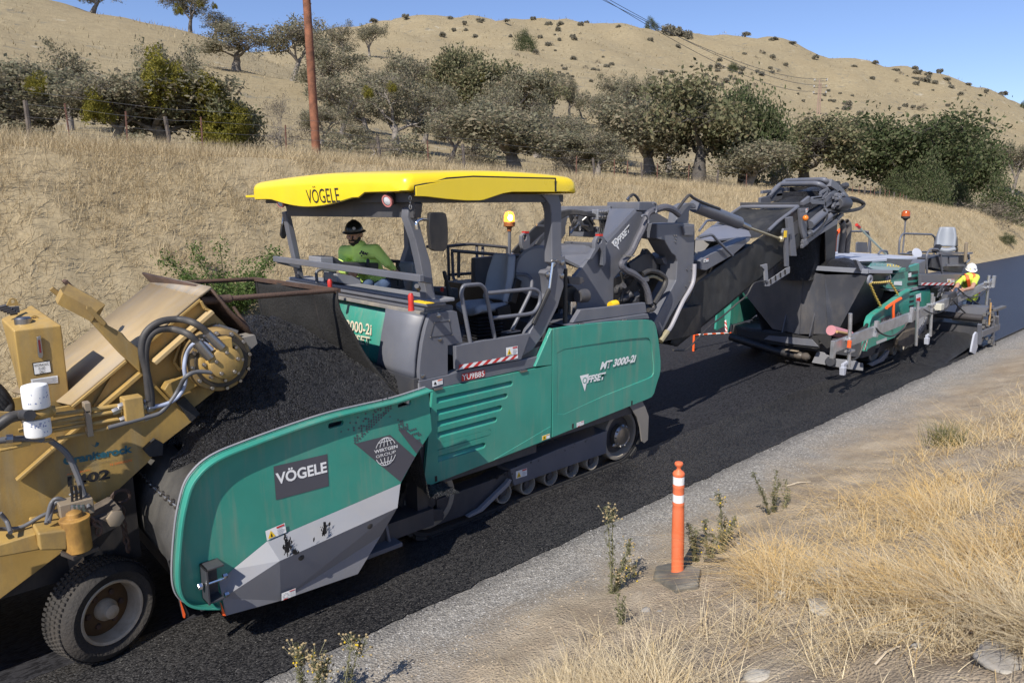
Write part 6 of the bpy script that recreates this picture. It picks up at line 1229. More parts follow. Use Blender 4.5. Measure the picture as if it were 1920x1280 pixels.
# web between stiffeners, bracket arm
arm = on(Z1, [(545, 330), (600, 290), (640, 335), (650, 352), (735, 398), (770, 440), (832, 490), (848, 640), (720, 520), (560, 345)], YE-.1); op('lift_arm', MB().plate(arm, (0, .06, 0)), bevel=.01, smooth=0)
arm = [PY(*Z1(a, b), y) for a, b, y in ((330, 195, YE), (378, 165, YE+.12), (520, 238, YE+.12), (600, 290, YE-.1), (550, 332, YE-.1), (345, 225, YE-.05))]; o = op('lift_arm', MB().add(arm, [(0, 1, 2, 3, 4, 5)]), smooth=0); s = o.modifiers.new('t', 'SOLIDIFY'); s.thickness = .09; s.offset = -1
arm = on(Z1, [(520, 235), (545, 240), (640, 335), (628, 360), (600, 340), (520, 255)], YE-.13); op('lift_arm_rib', MB().plate(arm, (0, .04, 0)), bevel=.005); op('arm_pin', MB().tube(on(Z1, [(308, 130), (362, 175)], YE+.05), .018, 8))
pl = on(Z1, [(720, 565), (760, 560), (845, 632), (600, 838), (560, 838)], YE-.03); op('gusset', MB().plate(pl, (0, .02, 0)), bevel=.004)
op('rusty_bar', MB().bar(*on(Z1, [(385, 82), (535, 235)], 6.5), .1, .03), RUST, bevel=.004)
# dark inside of the chute and frame behind
mb = MB(); mb.box((-.3, YE+.06, .6), (1.3, YEF-.07, 1.45)); op('inner_frame', mb, BLACK); L0, L1 = PY(*Z2(-300, 300), YE), PY(*Z2(-300, 1000), YE)
for y in (YE, YEF): op('trough_side', MB().plate([V((L0.x+.02, y, L0.z)), V((L0.x+.02, y, L1.z+.05)), V((-2.6, y, .12)), V((-2.6, y, .62))], (0, .03, 0)), bevel=.004)
mb = MB(); mb.plate([V((L0.x, YE+.03, L0.z-.1)), V((-2.5, YE+.03, .5)), V((-2.5, YE+.03, .2)), V((L0.x, YE+.03, L1.z+.2))], (0, YEF-YE-.05, 0)); op('trough_floor', mb, RUST)
# drum motor with hoses
mc = PY(*Z1(1335, 567), YE-.28); mb = MB(); mb.lathe(mc+V((0, .26, 0)), (0, -1, 0), [(.245, 0), (.245, .2), (.235, .225), (.2, .235), (.15, .24)], 40); dm = op('drum_hub', mb, mat('greasy_yellow', (.27, .18, .07), .55, var=.35, vscale=6, dust=.8, dcol=(.05, .04, .03), dscale=7), bevel=.004)
mb = MB(); c2 = PY(*Z1(1350, 575), YE-.36); mb.lathe(c2+V((0, .12, 0)), (0, -1, 0), [(.17, 0), (.17, .06), (.155, .07), (.125, .07), (.12, .15), (.1, .16), (.01, .165)], 32); mb.box(c2+V((-.05, -.02, .07)), c2+V((.06, .1, .19))); op('drum_motor', mb, bevel=.005); op('drum_gap_ring', MB().lathe(mc+V((0, .015, 0)), (0, -1, 0), [(.205, 0), (.2, .012), (.165, .012), (.16, 0)], 36, cap=False), mat_cache('gap_shade_dark', (.035, .028, .02), .6)); mb = MB()  # near-black ring stands in for the shaded recess between hub and motor
for k in range(12):
    a = k*math.pi/6+.1; mb.bolt(mc+V((.218*math.cos(a), .03, .218*math.sin(a))), (0, -1, 0), .017, .03)
for k in range(8): a = k*math.pi/4; mb.bolt(c2+V((.142*math.cos(a), .045, .142*math.sin(a))), (0, -1, 0), .016, .03)
for k in range(5): a = k*math.pi*.4+.3; mb.bolt(c2+V((.085*math.cos(a), -.035, .085*math.sin(a))), (0, -1, 0), .016, .025)
op('bolt', mb, STEEL)
op('hub_bracket', MB().plate(on(Z1, [(985, 740), (1010, 700), (1170, 650), (1230, 690), (1040, 800)], YE-.15), (0, .1, 0)), bevel=.008); op('hub_bracket', MB().plate(on(Z1, [(1085, 560), (1105, 445), (1180, 450), (1240, 520), (1150, 640), (1085, 615)], YE-.08), (0, .06, 0)), bevel=.006)
op('rubber_flap', MB().plate(on(Z1, [(1060, 810), (1110, 780), (1200, 880), (1150, 930)], YE-.05), (0, .05, 0)), RUBBER); op('rubber_flap', MB().plate(on(Z1, [(1440, 430), (1530, 410), (1545, 460), (1500, 500)], YE-.1), (0, .2, 0)), mat_cache('dusty_rubber', (.2, .185, .165), .85)); op('rubber_flap', MB().plate(on(Z1, [(865, 1100), (935, 1035), (980, 1060), (975, 1130), (900, 1140)], YE-.08), (0, .06, 0)), RUBBER)
YH = YE-.25
def wh(pts, r, m=HOSE, y=YH, name='hose', Z=Z1): return hose(WE, Z, [(a, b, y-(.12 if i > len(pts)*.6 else 0)) for i, (a, b) in enumerate(pts)], r, m, name, 10)
wh([(908, 835), (902, 740), (872, 600), (850, 500), (872, 400), (955, 332), (1070, 315), (1170, 340), (1255, 405), (1315, 470)], .026); wh([(895, 800), (880, 640), (872, 520), (892, 430), (950, 380), (1040, 375), (1130, 405), (1190, 460), (1245, 525)], .026)
LB = mat('pale_blue_hose', (.33, .37, .48), .5); wh([(895, 842), (1000, 822), (1075, 772), (1112, 690), (1106, 600), (1122, 520), (1165, 462), (1230, 462), (1275, 498)], .015, LB); wh([(650, 965), (760, 935), (870, 905), (960, 875), (1030, 800), (1075, 730), (1115, 660), (1180, 630), (1270, 634)], .016, mat_cache('grey_hose', (.11, .11, .115)))
mb = MB()
for p, q in (((1240, 400), (1330, 485)), ((1180, 450), (1260, 545))): mb.tube(on(Z1, [p, q], YH-.13), .036, 10)
op('hose_fitting', mb, STEEL)
for pts, r_ in (([(320, 890), (520, 862), (735, 830)], .017), ([(285, 945), (480, 905), (720, 862), (860, 845)], .016), ([(300, 985), (560, 940), (740, 910)], .016), ([(110, 985), (280, 940), (480, 900)], .014), ([(340, 1030), (520, 1000), (640, 970), (660, 955), (870, 905)], .013), ([(560, 885), (700, 860), (850, 850)], .012), ([(130, 1060), (240, 1045), (300, 1040)], .013), ([(0, 1100), (180, 1062)], .013), ([(130, 950), (330, 950), (520, 925)], .013)):
    op('steel_pipe', MB().tube(on(Z1, pts, YE-.2), r_, 8))
vb = PY(*Z1(800, 855), YE-.2); op('valve_block', MB().box(vb-V((.07, .06, .09)), vb+V((.06, .06, .1))), bevel=.01); mb = MB(); mb.box(PY(*Z1(505, 820), YE-.24), PY(*Z1(535, 860), YE-.16)); mb.box(PY(*Z1(510, 865), YE-.24), PY(*Z1(548, 1000), YE-.16)); op('pipe_clamp', mb, mat_cache('dirty_clamp', (.25, .2, .14)), bevel=.005)
mb = MB()
for a, b in ((735, 832), (745, 912), (850, 842), (830, 875), (700, 862), (890, 805), (300, 860), (875, 905), (905, 850)): mb.lathe(PY(*Z1(a, b), YE-.21), (1, 0, .25), [(.024, -.03), (.028, 0), (.024, .03)], 6)
op('pipe_fitting', mb, STEEL)
# tank
tq = on(Z1, [(80, 382), (370, 350), (425, 830), (150, 882)], 6.0); tb = [PY(*Z1(a, b), 6.5) for a, b in ((5, 312), (190, 226))]
tb = [tb[0], tb[1], V((tb[1].x, 6.5, tq[2].z)), V((tb[0].x+.12, 6.5, tq[3].z))]
tk = op('hydraulic_tank', MB().add(tq+tb, [(0, 1, 2, 3), (4, 7, 6, 5), (0, 4, 5, 1), (1, 5, 6, 2), (2, 6, 7, 3), (3, 7, 4, 0)]), bevel=.012)
for a, b in ((208, 318), (78, 215)):
    e = op('lifting_eye', MB().plate([PY(*Z1(a+dx, b+dy), 6.2 if a > 100 else 6.45) for dx, dy in ((-55, 22), (-35, 10), (-20, -20), (0, -28), (20, -20), (35, 10), (58, 15))], (0, .02, 0), [[PY(*Z1(a+12*math.cos(q), b+12*math.sin(q)-6), 6.2 if a > 100 else 6.45) for q in np.linspace(0, 6.28, 9)[:-1]]]))
op('filler_cap', MB().lathe(PY(*Z1(140, 335), 6.15), (0, 0, 1), [(.055, -.02), (.055, .03), (.045, .04), (.02, .042)], 20), STEEL); mb = MB()
for i in range(5): mb.tube([PY(*Z1(-20+i*20, 250+i*8), 6.3), PY(*Z1(40+i*16, 235+i*10), 6.3)], .016, 6)
mb.box(PY(*Z1(60, 275), 6.35), PY(*Z1(115, 240), 6.3)); op('top_fittings', mb, DARKGREY)
g = on(Z1, [(218, 420), (242, 412), (258, 530), (252, 548), (232, 545), (226, 525)], 5.995); o = op('level_gauge', MB().plate(g, (0, -.015, 0)), STEEL, bevel=.004); g = on(Z1, [(228, 440), (240, 438), (250, 515), (238, 517)], 5.976); build(MB().add(g, [(0, 1, 2, 3)]), 'gauge_glass', mat_cache('red_glass', (.16, .02, .03), .2), o, fix=False)
def label(pts, y, m=WHITE): mb = MB(); mb.add(on(Z1, pts, y), [(0, 1, 2, 3)]); return build(mb, 'sign_plate', m, tk, fix=False, smooth=0)
label([(193, 577), (300, 560), (311, 634), (205, 651)], 5.996, BLACKPRINT); label([(200, 581), (297, 566), (306, 630), (209, 646)], 5.994)
for t, y0 in (('HYDRAULIC', 588), ('FLUID', 610), ('ONLY', 631)):
    w = {'HYDRAULIC': 0, 'FLUID': 24, 'ONLY': 26}[t]; k = (y0-588)*.13; lettering(t, *on(Z1, [(206+w+k, y0+14-w*.15), (294-w+k, y0+1+w*.12), (204+w+k, y0-2-w*.15)], 5.992), BLACKPRINT, WE, 'lettering')
label([(184, 675), (345, 651), (349, 695), (190, 711)], 5.996); mb = MB()
for i in range(5): a, b, c, d = (195+i*1, 682+i*5.2), (335-(i % 2)*20+i, 662+i*5.2+(i % 2)*3), None, None; P = on(Z1, [a, b], 5.993); mb.bar(P[0], P[1], .001, .006, (0, 0, 1))
build(mb, 'small_print', mat_cache('print_grey', (.45, .45, .45)), tk)
# twin filters
fc, fd = PY(*Z1(222, 775), 5.42), PY(*Z1(232, 960), 5.42); mb = MB(); q = PY(*Z1(222, 843), 5.42); hgt = PY(*Z1(222, 700), 5.42).z-q.z; r_ = .078
mb.lathe(q, (0, 0, 1), [(r_*.95, 0), (r_, .01), (r_, hgt*.85), (r_*.93, hgt*.95), (r_*.6, hgt), (.01, hgt)], 28); op('oil_filter', mb, WHITE, bevel=0); q2 = PY(*Z1(233, 1018), 5.42); h2 = PY(*Z1(233, 905), 5.42).z-q2.z; op('oil_filter', MB().lathe(q2, (0, 0, 1), [(r_*.7, 0), (r_*.95, .012), (r_, .03), (r_, h2)], 28), WHITE)
BP = mat_cache('blue_print', (.16, .2, .38)); mb = MB(); r = random.Random(2)
for i in range(26):
    zz = r.choice([q.z+hgt*u for u in (.25, .4, .45, .5, .62)]+[q2.z+h2*u for u in (.3, .62, .7, .8)]); c = q if zz >= q.z else q2; a = -math.pi/2+r.uniform(-.9, .9); w = r.uniform(.04, .12)
    mb.add([c*1+V((math.cos(b)*(r_+.0015), math.sin(b)*(r_+.0015), zz-c.z+dz)) for b, dz in ((a, 0), (a+w, 0), (a+w, .008), (a, .008))], [(0, 1, 2, 3)])
op('filter_print', mb, BP, fix=False); op('filter_head', MB().ball(PY(*Z1(240, 875), 5.42), (.08, .07, .06), 12).tube(on(Z1, [(180, 880), (330, 862)], 5.42), .035, 10), bevel=0)
wh([(-60, 985), (0, 945), (60, 905), (130, 890), (180, 890)], .036, y=5.42); op('hose_fitting', MB().tube(on(Z1, [(125, 895), (215, 888)], 5.42), .042, 10), STEEL); wh([(-40, 1048), (60, 1035), (160, 1030), (250, 1035)], .022, mat_cache('grey_hose', (.11, .11, .115)), 5.5); op('hose_fitting', MB().tube(on(Z1, [(35, 1032), (75, 1030)], 5.5), .03, 8), STEEL)
hose(WE, zm(0, 0, 1), [(95, 826, YE-.2), (125, 850, YE-.2), (143, 885, YE-.22), (155, 920, YE-.25), (163, 945, YE-.27), (172, 958, YE-.27)], .02, mat_cache('grey_hose', (.11, .11, .115)))
op('fitting_block', MB().box(PY(*Z1(262, 1050), YE-.22), PY(*Z1(310, 1030), YE-.14)), mat_cache('dirty_clamp', (.25, .2, .14)), bevel=.004)
# dark shrubbery of hoses at the far left of the tank
for i in range(4): wh([(-40, 700+i*30), (20, 760+i*40), (60, 840+i*20), (20, 930+i*10)], .03, RUBBER, 6.1)
# print on the flank
YT2 = YE-.004
lettering('Graniterock', *on(Z1, [(380, 1192), (795, 1113), (378, 1140)], YT2), TEALPRINT, WE, 'lettering', .045)
mb = MB()
for pts in ([(545, 1062), (570, 1075), (578, 1050), (596, 1055), (590, 1072), (572, 1082)],): mb.add(on(Z1, pts, YT2), [tuple(range(6))])
op('leaf_emblem', mb, TEALPRINT, fix=False); lettering('GENERAL ENGINEERING CONTRACTOR  LICENSE #22', *on(Z1, [(390, 1224), (800, 1142), (389, 1214)], YT2), mat_cache('faded_print', (.22, .17, .1)), WE); lettering('AN EQUAL', *on(Z1, [(400, 1252), (545, 1222), (399, 1242)], YT2), ORANGEPRINT, WE); lettering('N DIVISION', *on(Z1, [(662, 1194), (790, 1166), (661, 1180)], YT2), ORANGEPRINT, WE)
lettering('1402', *on(Z2, [(388, 160), (630, 112), (386, 101)], YT2), BLACKPRINT, WE, 'lettering', .04)
# tow beam, caster yoke, control valves, chains
b1 = [PY(*Z2(a, b), 5.32) for a, b in ((-200, 540), (0, 490), (215, 425), (240, 520), (0, 565), (-200, 620))]; op('tow_beam', MB().plate(b1, (0, .25, 0)), bevel=.015); b2 = on(Z2, [(215, 425), (392, 402), (388, 522), (228, 526)], 5.25); op('caster_arm', MB().plate(b2, (0, .35, 0)), bevel=.015)
t2 = [PY(*Z2(a, b), y) for a, b, y in ((215, 425, 5.25), (392, 402, 5.25), (410, 340, 5.6), (300, 380, 5.6))]; pc = PY(*Z2(440, 450), 5.3); rr_ = .085
op('caster_pin', MB().lathe(V((pc.x, pc.y, PY(*Z2(440, 520), 5.3).z)), (0, 0, 1), [(rr_, 0), (rr_, .2), (rr_*1.1, .22), (rr_*1.1, .235), (rr_*.6, .24), (rr_*.55, .27), (.02, .285)], 24), mat('chipped_yellow', (.4, .22, .05), .55, var=.3, vscale=9, dust=.8, dcol=(.1, .05, .025), dscale=6), bevel=.004)
DY = mat('dirty_dark_steel', (.075, .062, .05), .7, dust=.7, dcol=(.2, .16, .12), dscale=4)
op('tow_yoke', MB().plate(on(Z2, [(490, 400), (600, 330), (690, 280), (705, 370), (560, 445), (490, 500)], 5.35), (0, .3, 0)), DY, bevel=.015); op('tow_yoke', MB().plate([PY(*Z2(a, b), y) for a, b, y in ((300, 385, 5.62), (470, 320, 5.65), (690, 270, 5.65), (700, 300, 5.4), (480, 370, 5.4), (400, 400, 5.3))], (0, 0, .03)), DY, bevel=.006)
op('yoke_nut', MB().bolt(PY(*Z2(655, 338), 5.33), (.2, -1, .1), .06, .03), mat_cache('dirty_clamp', (.25, .2, .14))); op('scraper_plate', MB().plate([PY(*Z2(a, b), y) for a, b, y in ((345, 530, 5.2), (420, 560, 5.2), (565, 500, 5.35), (520, 470, 5.5), (380, 490, 5.5))], (0, 0, -.03)), DY, bevel=.004)
mb = MB(); v0 = PY(*Z2(430, 275), 5.42); mb.box(v0-V((.1, .07, .05)), v0+V((.1, .07, .06))); vv = op('control_valve', mb, mat_cache('dirty_clamp', (.25, .2, .14)), bevel=.006)
for a in (408, 433, 458):
    mb = MB(); mb.tube(on(Z2, [(a+5, 290), (a+4, 190)], 5.38), .008, 6); mb.box(PY(*Z2(a-6, 195), 5.39), PY(*Z2(a+8, 155), 5.36)); op('valve_lever', mb, BLACK); mb = MB(); mb.lathe(PY(*Z2(a+10, 290), 5.36), (0, 0, 1), [(.022, -.03), (.026, 0), (.018, .04)], 8); op('lever_joint', mb, STEEL)
for pts in ([(395, 250), (330, 225), (290, 260), (265, 370)], [(385, 265), (330, 245), (300, 280), (280, 360)], [(400, 210), (430, 190), (480, 200), (510, 280)], [(350, 290), (250, 320), (120, 390), (0, 400), (-60, 398)], [(0, 310), (40, 360), (60, 420)]): wh(pts, .014, mat_cache('grey_hose', (.11, .11, .115)), 5.45, Z=Z2)
chain(WE, on(Z2, [(505, 330), (540, 360), (570, 380), (560, 440)], 5.3), RUST, .05, .01); chain(WE, on(Z2, [(695, 275), (710, 400), (735, 530)], 5.55), RUST, .05, .009)
mb = MB(); c = PY(*Z2(690, 215), 5.6); mb.tube([c+V((.06*math.cos(a), 0, .05*math.sin(a))) for a in np.linspace(0, 6.28, 13)[:-1]], .014, 6, closed=True); op('hook_ring', mb, RUST)
# wheel
n = V((math.sin(.34), -math.cos(.34), .02)).normalized(); wc = PZ(*Z2(600, 838), .36); wc = V((.985, 5.56, .362))
def wl(prof, m, name, par=WE, nseg=48): return build(MB().lathe(wc, n, prof, nseg, cap=False), name, m, par, smooth=45)
TYRE = mat('worn_tyre', (.022, .021, .02), .85, var=.25, dust=.55, dcol=(.09, .075, .06), bump=.5, bscale=45)
ty = wl([(.215, -.17), (.3, -.2), (.345, -.17), (.362, -.13), (.365, -.05), (.362, .03), (.345, .07), (.3, .1), (.235, .075), (.222, .05)], TYRE, 'tyre'); mb = MB(); ax = n; u = ax.orthogonal().normalized(); w = ax.cross(u)
for k in range(64):
    a = 2*math.pi*k/64
    for s0 in (-.14, -.085, -.03, .02):
        d = u*math.cos(a+s0*.6)+w*math.sin(a+s0*.6); t = -u*math.sin(a)+w*math.cos(a); c = wc+d*.364+ax*s0; mb.add([c-t*.011-ax*.022, c+t*.011-ax*.018, c+t*.011+ax*.022, c-t*.011+ax*.018]+[q_+d*.01 for q_ in (c-t*.009-ax*.02, c+t*.009-ax*.016, c+t*.009+ax*.02, c-t*.009+ax*.016)], [(4, 5, 6, 7), (0, 1, 5, 4), (1, 2, 6, 5), (2, 3, 7, 6), (3, 0, 4, 7)])
build(mb, 'tread', TYRE, ty)['kind'] = 'stuff'
CREAM = mat('worn_cream_paint', (.5, .42, .3), .6, var=.2, dust=.6, dcol=(.2, .12, .06), dscale=9)
rm = wl([(.238, .075), (.232, .085), (.214, .075), (.205, .0), (.2, -.06), (.19, -.065), (.19, -.06)], CREAM, 'rim'); wl([(.2, -.055), (.15, -.035), (.1, -.03), (.075, -.03)], mat('rusty_wheel_disc', (.1, .055, .02), .7, var=.3, dust=.5, dcol=(.05, .03, .02)), 'wheel_disc')
wl([(.08, -.04), (.078, .01), (.06, .03), (.055, .05), (.05, .07), (.02, .085), (.001, .087)], CREAM, 'hub', rm); mb = MB()
for k in range(6): a = k*math.pi/3+.3; mb.bolt(wc+(u*math.cos(a)+w*math.sin(a))*.125-ax*.032, ax, .022, .02)
build(mb, 'wheel_nut', RUST, rm)
op('caster_fork', MB().bar(wc-n*.28+V((0, 0, 0)), wc-n*.28+V((-.05, 0, .62)), .1, .16, (0, 1, 0)).tube([wc-n*.3, wc-n*.05], .05, 10), DY)
# guard rods with the hanging black mat
r0, r1 = PY(375, 564, YE), PY(632, 544, YE); f0, f1 = PY(300, 532, 7.5), PY(480, 523, 7.5); xm = (r1.x+f1.x)/2
mb = MB(); mb.tube([PY(*Z1(1205, 205), YE), r0+(r1-r0)*.2], .034, 10); op('rod_socket', mb, RUST); op('guard_rod', MB().tube([r0, r1], .022, 10), RUST); op('guard_rod', MB().tube([f0, f1], .022, 10), RUST); op('guard_rod', MB().tube([PY(*Z1(1400, 240), YE+.2), PY(*Z1(1490, 370), YE+.1)], .014, 8), RUST)
mb = MB(); a, b = PY(634, 545, YE-.02), PY(478, 523, 7.52); mb.bar(a, b, .05, .035); op('mat_rail', mb, RUST); rows = []
for i in range(14):
    t = i/13; z0 = -1.1*t; row = []
    for j in range(30):
        v = j/29; p = a.lerp(b, v); row.append(p+V((.2*t**1.5+.05*math.sin(v*7+t*2)*t+.26*t*t*(v < .5)*(1-2*v)+.03*mn.noise(V((v*4, t*4, 2))), -.34*t**1.4*(1-v)+.0*t, z0+.0)))
    rows.append(row)
mb = MB(); mb.grid(rows); o = op('hanging_mat', mb, mat('asphalt_stained_mat', (.012, .0115, .011), .8, var=.4, vscale=4, dust=.25, dcol=(.04, .036, .032), bump=.6, bscale=40)); s = o.modifiers.new('t', 'SOLIDIFY'); s.thickness = .015
for v in (.3, .97): op('mat_strap', MB().tube([rows[i][int(v*29)]+V((-.012, -.004, 0)) for i in range(14)], .012, 6), BLACK)
# ---------------------------------------------------------------- the paver behind
PV = thing('asphalt_paver', (16.5, 6.7, 0), 'green and grey asphalt paver with a deep steel hopper and screed, farther along the road', 'road machine')
def pv(name, mb, m=GREY, **k): return build(mb, name, m, PV, **k)
XF = 14.1
def f3(a, b, x=XF): return PX(*Q3(a, b), x)
tl = V((XF, 8.2, f3(1225, 322).z)); tr = f3(1225, 322); h0 = f3(850, 342); h1 = f3(880, 850)
mb = MB(); mb.add([V((XF, 8.2, tr.z)), f3(668, 312), f3(640, 850), f3(410, 805), V((XF, 8.0, f3(235, 470).z))], [(0, 1, 2, 3, 4)]); mb.add([f3(668, 312), h0, h1, f3(640, 850)], [(0, 1, 2, 3)]); q1 = f3(1225, 340, XF+.12); q2 = f3(960, 832, XF+.2); mb.add([h0, q1, q2, h1], [(0, 1, 2, 3)])
HOP = mat('hopper_steel', (.06, .063, .075), .35, metal=.0, dust=.2, var=.2, vscale=1.5, spec=.6)
r1_, r2_ = PY(*Q4(440, 528), 5.2), PY(*Q4(105, 925), 5.75); mb.add([q1, r1_, V((16.1, 5.9, r2_.z)), q2], [(0, 1, 2, 3)]); hb = pv('hopper_front', mb, HOP, smooth=0); s = hb.modifiers.new('t', 'SOLIDIFY'); s.thickness = .03
mb = MB(); mb.bar(V((XF-.03, 8.25, tr.z+.02)), V((q1.x-.03, q1.y-.02, q1.z+.06)), .1, .09); mb.bar(V((q1.x-.03, q1.y, q1.z+.06)), r1_+V((0, 0, .03)), .09, .07); pv('hopper_rim', mb, mat_cache('worn_grey_paint', (.2, .21, .24), .4), bevel=.008)
for a, b in ((755, 860), (520, 830)): p = f3(a, b); pv('hopper_rib', MB().plate([p, p+V((0, 0, .45)), p+V((-.16, 0, 0))], (0, .02, 0)), HOP)
mb = MB(); mb.add([V((XF+.1, 8.1, 2.0)), V((16.4, 8.1, 2.1)), V((16.4, 7.5, .6)), V((XF+.1, 7.5, .6))], [(0, 1, 2, 3)]); mb.add([V((16.2, 5.3, 2.15)), V((16.2, 8.1, 2.15)), V((16.0, 7.9, .6)), V((16.0, 5.9, .6))], [(0, 1, 2, 3)]); pv('hopper_back', mb, HOP)
mb = MB(); mb.grid([[(14.2+1.85*i/30, 5.35+2.7*j/36, 1.9+.33*math.exp(-((14.2+1.85*i/30-14.6)/.5)**2-((5.35+2.7*j/36-6.1)/.6)**2)+.02*mn.noise(V((i*.5, j*.5, 1)))+.012*mn.noise(V((i*1.3, j*1.4, 4)))) for i in range(31)] for j in range(37)]); tag(build(mb, 'asphalt_load', ASPH, fix=False, org=V((15.2, 6.6, .6))), 'dark asphalt piled in the grey steel hopper of the paver', 'asphalt')
p3 = [PY(*Q3(a, b), 5.5) for a, b in ((1120, 215), (1145, 225), (1200, 300), (1160, 312))]; pv('hopper_cheek', MB().plate(p3, (0, .06, 0)), mat_cache('worn_grey_paint', (.2, .21, .24), .4))
def lug(px, py, y, r_=.1): c = PY(*Q4(px, py), y); pv('lifting_lug', MB().plate([c+V((r_*math.cos(a), 0, r_*math.sin(a))) for a in np.linspace(0, 6.28, 17)[:-1]], (0, .04, 0), [[c+V((r_*.5*math.cos(a), 0, r_*.5*math.sin(a))) for a in np.linspace(0, 6.28, 13)[:-1]]]), mat_cache('worn_grey_paint', (.2, .21, .24), .4), bevel=.004)
lug(292, 582, 5.25); lug(430, 575, 5.25)
GOLD = mat_cache('gold_chain', (.5, .36, .08), .4)
for pts in ([(300, 600), (365, 598), (435, 590)], [(285, 608), (320, 690), (365, 778)], [(430, 585), (465, 640), (496, 692)]): chain(PV, [PY(*Q4(a, b), 5.2) for a, b in pts], GOLD, .05, .01)
# bumper, push roller, apron
mb = MB(); mb.box((14.3, 5.4, .3), (14.9, 8.3, .62)); pv('bumper', mb, DARKGREY, bevel=.02); pv('bumper_plate', MB().plate([f3(a, b, 14.2) for a, b in ((780, 1010), (800, 1000), (850, 1010), (920, 1060), (1120, 1080), (1130, 1095), (1175, 1100), (1180, 1165), (1060, 1150), (740, 1095))], (.03, 0, 0)), LIGHTGREY, bevel=.004)
pv('front_apron', MB().plate([f3(a, b, 14.0) for a, b in ((95, 800), (160, 815), (410, 850), (560, 850), (790, 890), (805, 960), (800, 975), (560, 950), (330, 905), (100, 860))], (.04, 0, 0)), RUBBER); pv('apron_plate', MB().plate([f3(a, b, 13.97) for a, b in ((370, 865), (520, 875), (740, 895), (800, 960), (560, 935), (330, 895))], (.02, 0, 0)), GREY, bevel=.004); pv('apron_flap', MB().plate([f3(a, b, 14.05) for a, b in ((715, 870), (835, 850), (905, 858), (905, 960), (870, 975), (790, 890))], (.03, 0, 0)), RUBBER)
pr0, pr1 = f3(420, 995, 13.95), f3(700, 1050, 13.95); pv('push_roller', MB().tube([V((13.95, 8.1, .42)), pr0, pr1], .085, 14), BLACK); pv('roller_end', MB().lathe(f3(660, 1040, 13.92), (0, -1, 0), [(.07, -.15), (.085, -.05), (.06, 0), (.085, .05), (.085, .1), (.04, .15)], 10), mat_cache('dirty_dark', (.09, .075, .06))); pv('roller_hook', MB().box(f3(525, 975, 13.9), f3(615, 1005, 13.8)), mat_cache('dirty_clamp', (.25, .2, .14)), bevel=.02); pv('roller_buffer', MB().lathe(f3(905, 1080, 14.15), (-1, -.3, 0), [(.1, 0), (.1, .12), (.08, .14)], 14), DARKGREY)
# near wing, body, hood
YB = 5.2
wgp = [PY(*Q4(a, b), YB) for a, b in ((262, 955), (266, 900), (280, 862), (310, 838), (430, 758), (520, 690), (582, 657), (584, 672), (575, 850), (545, 930), (470, 1010), (300, 1080), (246, 1118), (243, 1105))]; wg = pv('hopper_wing', MB().plate(wgp, (0, .05, 0)), GREEN, bevel=.01)
build(flange([PY(*Q4(a, b), 0+YB) for a, b in ((246, 1110), (262, 955), (268, 900), (282, 862), (312, 836), (430, 756), (520, 688), (582, 656))], YB-.05, YB+.06, .03), 'wing_rim', GREEN, wg)
quad = lambda pts, y, m, nm, par, Z=Q4: (lambda mb: build(mb.add([PY(*Z(a, b), y) for a, b in pts], [tuple(range(len(pts)))]), nm, m, par, fix=False, smooth=0))(MB())
quad([(365, 870), (440, 840), (442, 905), (365, 930)], YB-.004, GREYPRINT, 'name_panel', wg); lettering('VÖGELE', *[PY(*Q4(a, b), YB-.008) for a, b in ((368, 912), (438, 882), (367, 890))], WHITE, PV); hazard(wg, *[PY(*Q4(a, b), YB-.055) for a, b in ((246, 1112), (270, 1030), (262, 1026), (240, 1100))], n=5)
quad([(330, 1040), (410, 1008), (412, 1030), (335, 1062)], YB-.004, mat_cache('print_grey', (.45, .45, .45)), 'sticker', wg); quad([(470, 840), (490, 815), (520, 830), (545, 870), (480, 870)], YB-.004, GREYPRINT, 'print_patch', wg); ring_mark(Q4, (497, 842), .06, YB-.008, WHITE, wg, .85)
fw = [V((p.x, 8.45, p.z)) for p in wgp]; f2 = pv('hopper_wing', MB().plate(fw, (0, -.05, 0)), GREEN, bevel=.01); pv('wing_front', MB().plate([PX(*Q3(a, b), 14.0) for a, b in ((-10, 640), (50, 590), (45, 700), (30, 840), (0, 830))], (.04, 0, 0)), GREEN); hazard(f2, *[PX(*Q3(a, b), 13.98) for a, b in ((0, 830), (22, 840), (8, 730), (-8, 735))], n=1, off=V((-.003, 0, 0))); mb = MB(); quad_ = [PX(*Q3(a, b), 13.97) for a, b in ((-6, 740), (6, 735), (20, 838), (2, 830))]; hazard(f2, quad_[0], quad_[3], quad_[2], quad_[1], n=5, off=V((-.004, 0, 0)))
pv('wing_brace', MB().tube([PY(*Q3(a, b), 5.2) for a, b in ((1040, 875), (1130, 840), (1200, 790), (1235, 740))], .03, 8), RUBBER)
bdp = [PY(*Q4(a, b), YB+.15) for a, b in ((560, 690), (640, 665), (792, 640), (795, 700), (720, 770), (560, 850), (480, 900), (480, 700))]; bd = pv('side_panel', MB().plate(bdp, (0, .05, 0)), GREEN, bevel=.006)
for k in range(4): p = PY(*Q4(590, 705+k*37), YB+.145); pv('side_louvre', MB().plate([PY(*Q4(a, b), YB+.145) for a, b in ((567, 702+k*37), (618, 692+k*36), (612, 706+k*36), (567, 718+k*37))], (0, .01, 0)), BLACK)
quad([(628, 690), (668, 676), (668, 740), (630, 750)], YB+.14, WHITE, 'sticker', bd); quad([(632, 718), (664, 708), (664, 740), (633, 746)], YB+.137, REDPRINT, 'sticker_print', bd)
mb = MB(); mb.box((15.9, 5.45, .55), (19.2, 8.2, 1.45)); mb.box((16.2, 6.0, 1.45), (18.6, 8.0, 1.75)); pv('chassis', mb, DARKGREY)
